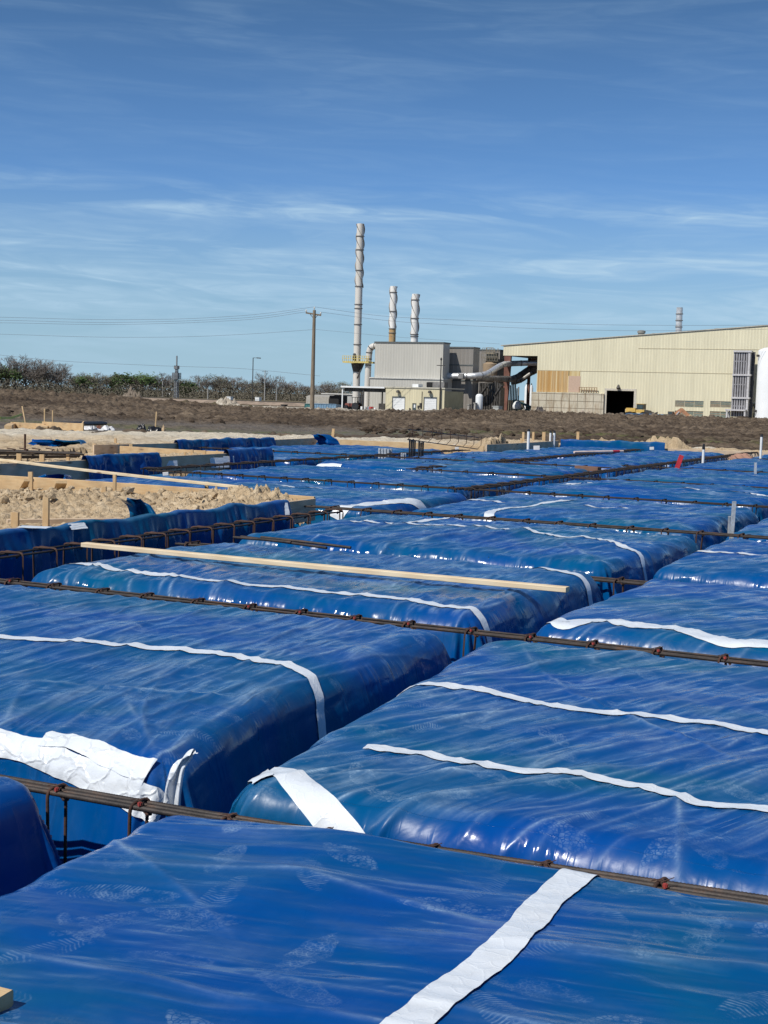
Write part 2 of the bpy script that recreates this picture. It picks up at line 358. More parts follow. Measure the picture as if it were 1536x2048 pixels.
# ---------------------------------------------------------------- film covered mounds
class Pad:
    def __init__(s, x0, x1, y0, y1, z=0., seed=1, res=.03, ang=80., amp=1., depth=.72, r=.26, ncr=46, film=None, label='', bulge=.03, skew=0., fan=-8., skx=0., skl=0.):
        s.skl = skl; s.skx = skx; s.skew = skew; s.ang = math.radians(ang)
        s.x0, s.x1, s.y0, s.y1, s.z, s.seed, s.res, s.amp, s.depth, s.r, s.bulge = x0, x1, y0, y1, z, seed, res, amp, depth, r, bulge
        s.th = math.radians(76); s.film = film or FILM2; s.label = label
        rg = random.Random(seed); s.cr = []
        w, h = x1-x0, y1-y0
        for i in range(ncr):
            cx, cy = rg.uniform(x0, x1), rg.uniform(y0, y1); a = math.radians(rg.gauss(ang+fan*(cx-(x0+x1)/2)/(w/2), 5.5)); ln = .35+1.9*rg.random()**1.6
            if rg.random() < .12: a = math.radians(rg.uniform(0, 180)); ln *= .35
            s.cr.append((cx, cy, a, ln, rg.uniform(.004, .015)*amp, rg.uniform(.018, .045), rg.uniform(-.06, .06), rg.uniform(0, 99)))
        # creases that fan out of the corners
        for (qx, qy) in ((x0+.15, y0+.15), (x1-.15, y0+.15), (x1-.15, y1-.15), (x0+.15, y1-.15)):
            base = math.atan2((y0+y1)/2-qy, (x0+x1)/2-qx)
            for k in range(1 if seed != 3 else 0):
                a = base+rg.uniform(-.55, .55); ln = rg.uniform(.5, 1.1)
                s.cr.append((qx+math.cos(a)*ln*.8, qy+math.sin(a)*ln*.8, a, ln, rg.uniform(.006, .014)*amp, rg.uniform(.02, .05), rg.uniform(-.1, .1), rg.uniform(0, 99)))
        s.R0 = s.r*s.th; L = s.R0; s.Zb = s.r*(1-math.cos(s.th)); s.Lmax = s.R0+(depth-s.Zb)/math.sin(s.th)
        # core rectangle such that the top visibly ends at x0..x1
        i = s.r*.75; s.c = (x0+i, x1-i, y0+i, y1-i)
    def base(s, S, T):
        qx = np.clip(S, s.c[0], s.c[1]); qy = np.clip(T, s.c[2], s.c[3]); ex = S-qx; ey = T-qy
        ee = np.hypot(ex, ey)+1e-9; L = (np.abs(ex)**5+np.abs(ey)**5)**.2
        dx, dy = ex/ee, ey/ee
        a = np.minimum(L/s.r, s.th); l2 = np.maximum(L-s.R0, 0)
        R = s.r*np.sin(a)+l2*math.cos(s.th); Z = s.r*(1-np.cos(a))+l2*math.sin(s.th)
        # edges wander a little
        wob = .05*pn(qx*.9+s.seed, qy*.9, s.seed+3)*np.minimum(ee*4, 1)
        cx, cy = (s.x0+s.x1)/2, (s.y0+s.y1)/2
        dome = s.bulge*(1-((qx-cx)/(s.c[1]-s.c[0])*2)**2*.8)*(1-((qy-cy)/(s.c[3]-s.c[2])*2)**2*.8)
        zt = np.clip((qx-s.x0)/.8, 0, 1)*.036 if s.skew else 0.; dome = dome+zt; xx = qx+dx*(R+wob); xx = xx+s.skx*np.clip((xx-s.x1+2.5)/2.5, 0, 1)*(1-np.clip((qy-s.y0)/(s.y1-s.y0), 0, 1))**3; xx = xx-s.skl*np.clip((s.x0+2.5-xx)/2.5, 0, 1)*np.clip((qy-s.y0)/(s.y1-s.y0), 0, 1); yy = qy+dy*(R+wob); yy = yy+s.skew*np.clip(xx-s.x0, 0, 2.2)*np.clip((qy-s.y0)/(s.y1-s.y0), 0, 1)**3
        return np.stack([xx, yy, s.z-Z+dome], -1), L, dx, dy, ee
    def disp(s, S, T):
        _, L, dx, dy, ee = s.base(S, T)
        sd = s.seed*13
        top = 1-sstep(.15, .5, L)
        ux = S*math.cos(.5)+T*math.sin(.5); uy = -S*math.sin(.5)+T*math.cos(.5)
        h = .013*fbm(S*1.1, T*1.1, sd, 3)*s.amp
        ca0, sa0 = math.cos(s.ang), math.sin(s.ang); U0 = S*ca0+T*sa0; V0 = -S*sa0+T*ca0
        h = h+.008*fbm(V0*3.3, U0*1.0, sd+5, 4)*s.amp*(.4+.6*top)
        h = h+.0040*fbm(V0*9, U0*1.6, sd+6, 3)*s.amp*top
        cr = np.zeros_like(h)
        wx = .035*pn(S*1.0, T*1.0, sd+7); wy = .035*pn(S*1.0, T*1.0, sd+8)
        for (cx, cy, a, ln, am, wd, bend, ph) in s.cr:
            ca, sa = math.cos(a), math.sin(a)
            u = (S-cx+wx)*ca+(T-cy+wy)*sa; v = -(S-cx+wx)*sa+(T-cy+wy)*ca
            v = v-bend*(u*u)
            t = np.clip(1-(u/ln)**2, 0, 1); m = t*np.exp(-np.abs(v)/wd)
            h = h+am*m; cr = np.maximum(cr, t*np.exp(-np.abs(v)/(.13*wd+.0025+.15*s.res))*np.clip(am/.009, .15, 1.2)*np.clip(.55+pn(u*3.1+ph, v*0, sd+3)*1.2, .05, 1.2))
        # hanging pleats
        qx_ = np.clip(S, s.c[0], s.c[1]); qy_ = np.clip(T, s.c[2], s.c[3]); per = np.where(np.abs(dx) < np.abs(dy), qx_, qy_+7.3)*(np.abs(np.abs(dx)-np.abs(dy)) > .0)+np.arctan2(np.minimum(np.abs(dx), np.abs(dy)), np.maximum(np.abs(dx), np.abs(dy)))*.0
        f = 1-np.abs(pn(per*2.6, L*.5, sd+11))*1.8
        f2 = 1-np.abs(pn(per*6., L*.9+7, sd+12))*1.8
        sk = sstep(.12, .6, L)*(ee > 1e-6)
        corner = 4*np.abs(dx*dy)*np.abs(dx*dy)*4
        h = h+sk*(.020*f+.005*f2)+sstep(.05, .5, L)*.035*np.clip(corner, 0, 1)*np.sin(np.arctan2(np.abs(dy), np.abs(dx))*13+s.seed)*np.clip(ee*3, 0, 1)
        h = h+.022*pn(per*1.1, L*1.6, sd+14)*sstep(.05, .3, L)
        s.streak = np.clip(fbm(V0*7.5, U0*.9, sd+61, 5, .6)*.5+.05, 0, 1)*np.clip(.35+fbm(S*.8, T*.8, sd+62, 3), 0, 1)*(.14 if s.seed == 3 else .18)*top; s.cuv = (np.where(L > .1, L, U0)+sd, np.where(L > .1, per*1.1, V0)+sd*.7, np.clip(np.abs(L-.1)/.07, 0, 1)*np.where(L > .1, .6, 1.)*(.3 if s.seed == 3 else 1.))
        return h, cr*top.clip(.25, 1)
    def pos(s, S, T, off=0.):
        S = np.asarray(S, float); T = np.asarray(T, float)
        P, L, dx, dy, ee = s.base(S, T); e = 1e-3
        Pa = s.base(S+e, T)[0]-s.base(S-e, T)[0]; Pb = s.base(S, T+e)[0]-s.base(S, T-e)[0]
        Nn = np.cross(Pa, Pb); Nn /= (np.linalg.norm(Nn, axis=-1, keepdims=True)+1e-12)
        # at the fold of a corner the normal degenerates: blend to the radial one
        h, cr = s.disp(S, T)
        return P+Nn*(h+off)[..., None], cr, Nn
    def build(s):
        m = s.Lmax
        nx = int((s.x1-s.x0+2*m)/s.res); ny = int((s.y1-s.y0+2*m)/s.res)
        S, T = np.meshgrid(np.linspace(s.c[0]-m, s.c[1]+m, nx), np.linspace(s.c[2]-m, s.c[3]+m, ny), indexing='ij')
        P, cr, _ = s.pos(S, T); st_ = s.streak
        o = thing('wrapped_mound', s.label, 'wrapped mound', ((s.x0+s.x1)/2, (s.y0+s.y1)/2, s.z-s.depth), 'blue film wrapped mounds')
        grid_mesh('film_cover', P, s.film, o, {'crease_glint': cr, 'streak': st_, 'cu': s.cuv[0], 'cv': s.cuv[1], 'cw': s.cuv[2]}); s.o = o
        return s
    def tape(s, pts, w=.1, off=.004, wob=1., seed=0, name='tape_strip', res=.02, taper=True, label=None, rag=0., crk=.0015, m=None):
        """pts in unrolled pad coordinates"""
        pts = [np.array(p, float) for p in pts]; out = []
        # smooth polyline
        Q = [pts[0]]
        for i in range(len(pts)-1):
            p0 = pts[max(i-1, 0)]; p1 = pts[i]; p2 = pts[i+1]; p3 = pts[min(i+2, len(pts)-1)]
            n = max(2, int(np.linalg.norm(p2-p1)/res))
            for k in range(1, n+1):
                t = k/n; Q.append(.5*((2*p1)+(-p0+p2)*t+(2*p0-5*p1+4*p2-p3)*t*t+(-p0+3*p1-3*p2+p3)*t**3))
        Q = np.array(Q); d = np.gradient(Q, axis=0); d /= np.linalg.norm(d, axis=1, keepdims=True)+1e-9; nr = np.stack([-d[:, 1], d[:, 0]], 1)
        ln = np.concatenate([[0], np.cumsum(np.linalg.norm(np.diff(Q, axis=0), axis=1))])
        mc = max(5, int(w/.02)|1); a = np.linspace(-.5, .5, mc)
        mid = .008*wob*pn(ln*3., ln*0+seed, seed+31)
        wl = w*(1+.10*wob*pn(ln*5., ln*0+1.7, seed+32)+rag*pn(ln*11., ln*0+2.7, seed+39))
        wr = w*(1+.10*wob*pn(ln*5., ln*0+5.1, seed+33)+rag*pn(ln*13., ln*0+6.7, seed+38))
        ww = np.where(a[None, :] < 0, wl[:, None], wr[:, None])*a[None, :]+mid[:, None]
        S = Q[:, 0][:, None]+nr[:, 0][:, None]*ww; T = Q[:, 1][:, None]+nr[:, 1][:, None]*ww
        o2 = off+.0025*np.abs(pn(ln[:, None]*14, a[None, :]*4, seed+35))+.003*np.abs(pn(ln[:, None]*5, a[None, :]*1.5, seed+36))
        o2 = o2+crk*billow(ln[:, None]*9+a[None, :]*2, a[None, :]*w*28, seed+41, 3)
        P, _, _ = s.pos(S, T, o2)
        o = grid_mesh(name, P, m or TAPE, s.o)
        if label: o['label'] = label
        return o
def WP(*px): return [PG(x, y, 0.0) for x, y in px]
pads = {}
# key: (x0,x1,y0,y1, z, seed, res, ang, label)
LAB = 'blue film mound '
defs = [
 ('a0', -2.76, 1.2, .35, 4.0, 0, 3, .0095, 8, 'nearest blue film mound, covered in dusty boot prints and crossed by one wide white tape'),
 ('b0', -8.0, -3.36, -.3, 4.04, 0, 4, .02, 80, 'blue film mound at left edge, only its back right corner and hanging side in view'),
 ('a1', -2.76, 1.3, 4.42, 8.02, 0, 5, .0095, 70, 'second mound from front, two parallel white tapes and a diagonal tape at its front corner'),
 ('b1', -8.1, -3.43, 4.52, 8.08, 0, 6, .0105, 95, 'left mound with one long white tape and wide crumpled tape along its front edge'),
 ('a2', -3.06, 3.2, 8.66, 11.6, 0, 7, .015, 68, 'mound at right edge with broad white tape curving along its front edge behind the rebar'),
 ('b2', -7.45, -3.53, 8.72, 11.62, 0, 8, .014, 97, 'blue film mound carrying the long pale wooden plank'),
 ('a3', -3.22, 3.2, 12.35, 15.55, 0, 9, .024, 68, 'blue film mound at right edge, in front of the punched steel post'),
 ('b3', -7.65, -3.6, 12.2, 15.6, 0, 10, .018, 84, 'blue film mound behind the plank mound, white tape running over its right end'),
 ('a4', -3.42, 3.2, 16.4, 20.5, -.02, 11, .04, 60, 'blue film mound right behind the punched steel post at the right edge'),
 ('b4', -7.65, -3.85, 16.4, 20.4, 0, 12, .026, 75, 'middle distance blue film mound with two short white tapes on its left half'),
 ('c4', -14.5, -8.4, 16.75, 20.4, -.04, 13, .032, 80, 'mound right behind the timber edge board, broad white tape bent over its right end'),
 ('a5', -3.6, 2.2, 21.4, 25.3, -.02, 14, .05, 10, 'far blue film mound at right edge behind the second row of rebar'),
 ('b5', -8.1, -3.98, 21.4, 25.4, 0, 15, .045, 10, 'far blue film mound on the right with one long white tape across its back'),
 ('c5', -14.5, -9.1, 21.4, 25.3, -.03, 16, .045, 12, 'far mound left of the dense rebar cage, in line with the blue corner fold'),
 ('a6', -3.6, 2.2, 26.3, 31.4, -.02, 17, .06, 10, 'far blue film mound at right edge near the short steel upright'),
 ('b6', -8.0, -4.0, 26.3, 31.4, 0, 18, .06, 10, 'far blue film mound right of the red marker, with thin tape along it'),
 ('c6', -14.5, -9.1, 26.3, 29.8, 0, 19, .05, 10, 'far blue film mound with two short white tapes, in front of the dense rebar cage'),
 ('d6', -19.7, -15.7, 27.5, 29.7, -.03, 20, .06, 10, 'far blue film mound at the left beside the dark edge board'),
 ('b7', -8.0, -3.4, 32.4, 39.5, 0, 21, .08, 10, 'farthest blue film mound at the right, round the white standpipe'),
 ('c7', -14.5, -12.2, 30.9, 36.0, 0, 22, .06, 10, 'narrow far blue film mound just right of the bundled black conduits'),
 ('e7', -11.4, -9.1, 30.9, 35.6, 0, 27, .06, 10, 'far blue film mound just left of the leaning red board'),
 ('d7', -19.8, -15.9, 30.9, 36.6, -.02, 23, .06, 10, 'far blue film mound at the back left under the torn film flag'),
 ('c8', -14.3, -12.2, 36.9, 43.2, 0, 24, .08, 10, 'farthest blue film mound round the single white standpipe with black cap'),
 ('e8', -11.4, -9.1, 36.6, 43.2, 0, 28, .08, 10, 'farthest blue film mound beside the sand pile at the back edge'),
 ('b8', -8.0, -3.0, 40.4, 46., 0, 25, .09, 10, 'farthest blue film mound in the right corner by the tall white standpipe'),
]
for key, x0, x1, y0, y1, z, sd, res, ang, lab in defs:
    near = y0 < 10
    p = Pad(x0, x1, y0, y1, z, sd, res, ang, amp=(1. if near else 1.5 if y0 < 20 else 2.2), skx=(.33 if key == 'b1' else 0), skl=(.36 if key == 'a1' else 0), skew=(.06 if key == 'a0' else 0), ncr=(95 if key in ('a1', 'b1', 'a2', 'b2') else 34 if key == 'a0' else 80 if y0 < 20 else 45),
            film=FILM if y0 < 8.2 else FILM2, label=lab, r=.13 if key in ('a0', 'b0') else .17, bulge=.012 if near else .035, fan=(10. if key[0] == 'a' else -9.))
    pads[key] = p.build()
# tapes -------------------------------------------------------------
T = pads
T['a0'].tape(WP((1200, 1747), (1178, 1760), (1112, 1805), (1062, 1862), (1000, 1935), (900, 2025), (800, 2110), (700, 2190)), .105, seed=1, res=.012, rag=.06)
T['a1'].tape([(-2.80, 6.34), (-2.72, 6.34)]+WP((910, 1382), (1050, 1402), (1200, 1430), (1350, 1445), (1536, 1473), (1700, 1500)), .082, seed=2)
T['a1'].tape(WP((757, 1499), (900, 1518), (1020, 1543), (1130, 1552), (1300, 1582), (1420, 1610), (1536, 1624), (1700, 1650)), .075, seed=3, rag=.08)
T['a1'].tape([(-2.80, 4.66), (-2.66, 4.60), (-2.52, 4.52), (-2.32, 4.38), (-2.15, 4.26), (-1.98, 4.1)], .13, seed=4, wob=.2, res=.012, label='broad diagonal white tape across the front corner')
T['a1'].tape([(-2.86, 4.78), (-2.80, 4.68), (-2.72, 4.56), (-2.66, 4.48)], .10, seed=5, off=.009, wob=.5, res=.012)
CY = bpy.data.materials.new('cyan_tape'); CY.use_nodes = True; CY.node_tree.nodes['Principled BSDF'].inputs['Base Color'].default_value = (.01, .27, .62, 1); CY.node_tree.nodes['Principled BSDF'].inputs['Roughness'].default_value = .35
o = T['a1'].tape([(-2.08, 4.17), (-1.98, 4.09), (-1.84, 3.98)], .12, seed=44, wob=.1, res=.012, name='blue_tape', label='bright blue end of the diagonal tape'); o.data.materials.clear(); o.data.materials.append(CY)
T['b1'].tape(WP((-250, 1262), (0, 1277), (100, 1284), (200, 1291), (300, 1301), (400, 1307), (520, 1327), (575, 1338))+[(-3.5, 6.3), (-3.36, 6.22), (-3.1, 6.12), (-2.8, 6.06)], .085, seed=6, rag=.08)
T['b1'].tape([(-5.6, 4.60), (-4.7, 4.53), (-4.13, 4.50), (-3.85, 4.45), (-3.62, 4.40), (-3.44, 4.37), (-3.32, 4.35)], .135, seed=7, rag=.07, crk=.010, m=TAPE2, res=.012, label='broad crumpled white tape along the front edge')
T['b1'].tape([(-4.05, 4.57), (-3.9, 4.57), (-3.7, 4.53), (-3.50, 4.49)], .10, seed=8, off=.008, rag=.16, crk=.010, m=TAPE2, res=.012)
T['b2'].tape(WP((80, 1136), (160, 1130), (240, 1143), (330, 1153), (450, 1168), (560, 1176), (700, 1191), (800, 1201), (870, 1212))+[(-3.75, 8.95), (-3.5, 8.90), (-3.3, 8.88), (-2.85, 8.86)], .10, seed=10)
T['b2'].tape(WP((620, 1088), (720, 1096), (830, 1106), (930, 1113), (1000, 1126), (1050, 1130))+[(-3.75, 11.33), (-3.5, 11.25), (-3.3, 11.2), (-2.85, 11.15)], .10, seed=11)
T['b2'].tape(WP((380, 1084), (430, 1083), (500, 1081)), .08, seed=12)
T['b3'].tape(WP((800, 1050), (850, 1056), (900, 1058), (1040, 1069), (1130, 1079), (1190, 1084))+[(-3.6, 13.35), (-3.4, 13.25), (-2.95, 13.15)], .10, seed=13)
T['b3'].tape(WP((705, 1045), (740, 1049), (785, 1052)), .09, seed=14)
T['b3'].tape(WP((806, 1052), (850, 1045), (905, 1038)), .11, seed=15)
T['a2'].tape([(-3.2, 9.05), (-3.04, 8.93)]+WP((1130, 1247), (1180, 1243), (1260, 1252), (1350, 1262), (1450, 1280), (1536, 1287), (1700, 1300)), .16, seed=16, res=.015)
T['a2'].tape(WP((1318, 1152), (1400, 1157), (1480, 1163), (1600, 1170)), .07, seed=17)
T['a3'].tape(WP((1384, 1104), (1450, 1107), (1560, 1113)), .08, seed=18)
T['b4'].tape(WP((975, 1032), (985, 1026), (1010, 1021), (1050, 1017), (1100, 1011), (1150, 1006)), .13, seed=19)
T['b4'].tape(WP((900, 1003), (960, 1003), (1010, 1008)), .11, seed=20)
T['b4'].tape(WP((1160, 1018), (1210, 1021), (1255, 1022)), .10, seed=21)
T['c4'].tape([(-8.85, 16.6), (-8.7, 17.0), (-8.6, 17.6), (-8.5, 18.2), (-8.3, 18.5), (-8.1, 18.55)], .20, seed=22, label='broad white tape bent over the mound end')
T['c4'].tape(WP((560, 970), (600, 974), (640, 972)), .14, seed=23)
T['b5'].tape(WP((1172, 958), (1220, 956), (1330, 965), (1420, 969), (1470, 972), (1536, 978), (1600, 984)), .17, seed=24)
T['b5'].tape(WP((1130, 969), (1185, 968)), .15, seed=25)
T['b5'].tape(WP((1350, 981), (1400, 984)), .13, seed=26)
T['b5'].tape(WP((1455, 987), (1500, 990), (1536, 996)), .13, seed=27)
T['c6'].tape(WP((603, 925), (640, 926), (680, 928)), .22, seed=28)
T['d6'].tape(WP((480, 903), (495, 901), (510, 902)), .22, seed=29)
T['d7'].tape(WP((608, 909), (640, 910), (665, 911)), .22, seed=30)
T['c5'].tape(WP((700, 932), (745, 933), (780, 933)), .2, seed=31)
T['c7'].tape(WP((745, 909), (758, 905), (772, 904)), .2, seed=32)
T['b6'].tape(WP((1432, 941), (1480, 942), (1536, 943)), .14, seed=33)
T['b6'].tape(WP((1370, 914), (1390, 917)), .2, seed=34)
T['e7'].tape(WP((965, 921), (985, 923)), .2, seed=35)
# ---------------------------------------------------------------- trench floor under everything
fx = np.linspace(-21.5, 4.5, 130); fy = np.linspace(-2.5, 47, 240); X, Y = np.meshgrid(fx, fy, indexing='ij')
Z = -.73+.03*fbm(X*1.3, Y*1.3, 77, 3)
o = grid_mesh('trench_floor', np.stack([X, Y, Z], -1), FILM2, None, {'crease_glint': np.zeros_like(Z)}); o['kind'] = 'structure'
# ---------------------------------------------------------------- hanging film over the edge boards
def drape(label, pts, ztop, h=.8, side=1, over=.12, seed=1, res=.03, amp=1., topvar=.02, thick=.05):
    """film folded over a board line; pts = plan polyline, side=+1 hangs to the right of the run"""
    pts = [np.array(p, float) for p in pts]; seg = [np.linalg.norm(b-a) for a, b in zip(pts, pts[1:])]; tot = sum(seg)
    n = int(tot/res); cum = np.concatenate([[0], np.cumsum(seg)]); t = np.linspace(0, tot, n)
    X = np.interp(t, cum, [p[0] for p in pts]); Y = np.interp(t, cum, [p[1] for p in pts])
    dx = np.gradient(X); dy = np.gradient(Y); l = np.hypot(dx, dy); nx, ny = dy/l*side, -dx/l*side
    prof = []                                           # (outward, z)
    for k in np.linspace(0, 1, 6): prof.append((-thick-over*(1-k)*.4, -.02-(1-k)*over))
    for k in np.linspace(0, 1, 6): prof.append((-thick+thick*k, .0))
    for k in np.linspace(.02, 1, int(h/res)): prof.append((.02+.10*k, -h*k))
    prof = np.array(prof); o_ = prof[:, 0]; z_ = prof[:, 1]
    T_, K = np.meshgrid(t, np.arange(len(prof)), indexing='ij')
    D = np.clip(-z_/h, 0, 1)[None, :]*(o_ > 0)[None, :]
    f = (1-np.abs(pn(T_*2.4, D*.7, seed))*2)*.06+(1-np.abs(pn(T_*6., D*1.2, seed+1))*2)*.03+.05*pn(T_*1.1, D*2, seed+2)
    off = o_[None, :]+f*np.minimum(D*3+.05, 1)*amp
    zz = ztop+z_[None, :]+topvar*pn(T_*1.8, T_*0, seed+4)+.012*pn(T_*5, D*3, seed+5)
    P = np.stack([X[:, None]+nx[:, None]*off, Y[:, None]+ny[:, None]*off, zz], -1)
    o = grid_mesh('hanging_film', P, FILM2, None, {'crease_glint': np.clip((f*12-.2), 0, .35)*.6})
    return tag(o, label, 'plastic film', None)
"""drapes are laid out with the boards below"""
# ---------------------------------------------------------------- boards
def board(name, a, b, w, h, m=None, label=None, cat=None, group=None, parent=None, up=(0, 0, 1), bevel=.004):
    """a..b centre line, w wide (sideways) h high"""
    a = Vector(a); b = Vector(b); d = b-a; l = d.length; d.normalize(); u = Vector(up); s = u.cross(d); s.normalize(); u = d.cross(s)
    k = MB(); n = max(1, int(l/.5)); e = bevel
    ring = [(-w/2+e, -h/2), (w/2-e, -h/2), (w/2, -h/2+e), (w/2, h/2-e), (w/2-e, h/2), (-w/2+e, h/2), (-w/2, h/2-e), (-w/2, -h/2+e)]
    rg = random.Random(int(a.x*100)+int(b.y*77)); bow = rg.uniform(-.004, .004)*l
    vs = []
    for i in range(n+1):
        t = i/n; c = bow*math.sin(math.pi*t)
        vs += [(l*t, y+c, z+c*.6) for y, z in ring]
    fs = [(i*8+j, i*8+(j+1) % 8, (i+1)*8+(j+1) % 8, (i+1)*8+j) for i in range(n) for j in range(8)]+[tuple(range(7, -1, -1)), tuple(n*8+j for j in range(8))]
    k.add(vs, fs)
    o = part(name, k, m or WOOD, None)
    o.matrix_world = Matrix(((d.x, s.x, u.x, a.x), (d.y, s.y, u.y, a.y), (d.z, s.z, u.z, a.z), (0, 0, 0, 1)))
    if parent:
        mw = o.matrix_world.copy(); o.parent = parent; o.matrix_parent_inverse = Matrix(); mw.translation = mw.translation-parent.location; o.matrix_basis = mw
    return tag(o, label, cat, group)
# ---- rebar
def ribbed(pts, r, n=10, step=.012, rib=.0016, mb=None):
    """bar with rolled ribs"""
    pts = [Vector(p) for p in pts]; mb = mb or MB(); P = []; R = []
    for a, b in zip(pts, pts[1:]):
        l = (b-a).length; k = max(1, int(l/step))
        for i in range(k):
            t = i/k; P += [a.lerp(b, t), a.lerp(b, t+.5/k)]; R += [r, r+rib]
    P.append(pts[-1]); R.append(r); mb.tube(P, R, n); return mb
def smooth_path(pts, r=.03, n=3):
    """rounded corners"""
    pts = [Vector(p) for p in pts]; out = [pts[0]]
    for i in range(1, len(pts)-1):
        a, b, c = pts[i-1], pts[i], pts[i+1]; d1 = (a-b); d2 = (c-b); q = min(r, d1.length*.45, d2.length*.45); d1.normalize(); d2.normalize()
        for k in range(n+1):
            t = k/n; out.append((b+d1*q)*(1-t)**2+b*2*t*(1-t)+(b+d2*q)*t*t)
    out.append(pts[-1]); return out
def cage(label, axis, c, a, b, ztop=-.005, width=.2, depth=.52, spacing=.42, near=False, bars=(-1, 0, 1), rb=.0095, rs=.0065, start=None, seed=1, lean=.06, low=True, sag=.0, ties=False, skew=0.):
    """long bars along the axis with hooked stirrups"""
    rg = random.Random(seed)
    o = thing('rebar_cage', label, 'rebar cage', ((a+b)/2, c, ztop-depth) if axis == 'x' else (c, (a+b)/2, ztop-depth), 'rebar cages in the trenches')
    def W_(u, v, z): v = v+skew*(u-a); z = z+(max(0, u+2.6)*.022 if skew else 0); return (u, c+v, z) if axis == 'x' else (c+v, u, z)
    n = 10 if near else 5
    for i, q in enumerate(bars):
        v = q*width/2*.72; k = MB(); pts = []; m = max(2, int((b-a)/1.1))
        for j in range(m+1):
            u = a+(b-a)*j/m; pts.append(W_(u, v+rg.uniform(-.006, .006), ztop-rb-rs+rg.uniform(-.004, .003)+sag*math.sin(u*.9)))
        if near: ribbed(pts, rb, 8, mb=k)
        else: k.tube(pts, rb, n)
        part('top_bar', k, RUSTD if c > 20 or a > 20 else STEEL, o, True)
    if low:
        for q in (-1, 1):
            k = MB(); k.tube([W_(a, q*width*.4, ztop-depth+.02), W_((a+b)/2, q*width*.4+.01, ztop-depth+.02), W_(b, q*width*.4, ztop-depth+.02)], rb, 5); part('bottom_bar', k, STEEL, o, True)
    u = start if start is not None else a+.15
    src = None
    while u < b-.05:
        if near or src is None or True:
            w = width/2+.006; k = MB(); le = rg.uniform(-lean, lean); z1 = ztop-.002; z0 = ztop-depth
            loop = [W_(u+.05, w*.2, z1-.05), W_(u+.02, w*.95, z1+.006), W_(u, -w, z1), W_(u+le, -w, z0), W_(u+le, w, z0), W_(u+.012, w, z1), W_(u+.02, -w*.6, z1+.008), W_(u+.07, -w*.7, z1-.035)]
            pth = smooth_path(loop, .035, 4 if near else 2)
            if near: ribbed(pth, rs, 8, .010, .0012, k)
            else: k.tube(pth, rs, 4)
            st = part('stirrup', k, RUSTD if c > 20 or a > 20 else RUST, o, True)
            if ties:
                k = MB(); k.tube([W_(u-.01, -w*.7, z1+.012), W_(u+.02, -w*.4, z1+.018), W_(u+.05, -w*.75, z1+.004), W_(u+.03, -w*.9, z1-.02)], .002, 4)
                k.tube([W_(u+.02, -w*.6, z1+.01), W_(u+.06, -w*.5, z1+.03)], .0015, 4)
                part('tie_wire', k, RUST, st)
                if rg.random() < .6:
                    k = MB(); x_, y_, z_ = W_(u+.035, -w*.75, z1+.004); k.box(x_-.007, x_+.008, y_-.006, y_+.007, z_-.005, z_+.005); k.box(x_-.003, x_+.004, y_-.009, y_+.003, z_-.008, z_+.007)
                    part('marker_clip', k, mat('faded_red_plastic', (.35, .05, .04), .6), st)
        u += spacing*rg.uniform(.93, 1.07)
    return o
cage('ribbed rebar cage between the nearest mounds, in front of the crumpled white tape', 'x', 4.15, -3.9, 3.0, ztop=-.06, skew=.03, width=.085, depth=.5, spacing=.385, near=True, start=-3.42, rb=.0105, seed=3, bars=(-1, 0, 1), lean=.04, ties=True)
cage('long rebar cage crossing the whole picture just in front of the plank', 'x', 8.36, -8.6, 3.0, ztop=-.03, width=.16, depth=.5, spacing=.44, near=False, rb=.0098, rs=.008, start=-8.2, seed=4, bars=(-1, -.6, 1), ties=True)
cage('rebar cage low in the dark gap right of the plank end', 'x', 11.98, -8.2, 3.0, ztop=-.09, width=.26, depth=.42, spacing=.45, rb=.012, rs=.009, seed=5, bars=(-1, -.5, 1))
cage('rebar cage ending at the timber corner, stirrup hooks rusty red', 'x', 15.98, -8.9, -2.3, ztop=.02, width=.26, depth=.5, spacing=.45, rb=.012, rs=.009, start=-8.5, seed=6, bars=(-1, -.6, 1))
cage('rebar cage behind the white tape bend, meeting the deep cage at its middle', 'x', 20.92, -15., -2.6, ztop=.02, width=.24, depth=.5, spacing=.45, rb=.011, rs=.008, seed=7, bars=(-1, 1), ties=False)
cage('rebar cage below the leaning red board', 'x', 25.8, -12., -2.6, ztop=.02, width=.26, depth=.5, spacing=.55, rb=.011, rs=.008, seed=8, bars=(-1, 1))
cage('far rebar cage running left to the blue corner fold', 'x', 30.3, -20.2, -9, ztop=.03, width=.3, depth=.5, spacing=.7, rb=.012, rs=.009, seed=9, bars=(-1, 1))
cage('far rebar cage right of the red board, toward the right edge', 'x', 31.9, -14.7, -2.5, ztop=.02, width=.3, depth=.5, spacing=.8, rb=.012, rs=.009, seed=10, bars=(-1, 1))
cage('farthest rebar cage along the back right mounds', 'x', 39.95, -11.5, -3, ztop=.02, width=.3, depth=.5, spacing=.9, rb=.013, rs=.010, seed=11, bars=(-1, 1))
cage('rebar cage with open ladder of stirrups against the hanging film at left', 'y', -8.42, 8.6, 15.9, ztop=-.01, width=.26, depth=.6, spacing=.44, rb=.0115, rs=.010, seed=12, bars=(-1, -.75, 1), lean=.03, ties=False)
cage('deep rebar cage running away along the middle gap with tall stirrups', 'y', -8.6, 20.6, 45.5, ztop=.03, width=.32, depth=.55, spacing=.62, rb=.013, rs=.009, seed=13, bars=(-1, -.5, .5, 1), lean=.03)
cage('dense dark rebar cage left of the middle, running away toward the conduits', 'y', -15.1, 20.9, 36.4, ztop=.04, width=.32, depth=.5, spacing=.7, rb=.014, rs=.009, seed=14, bars=(-1, 0, 1))
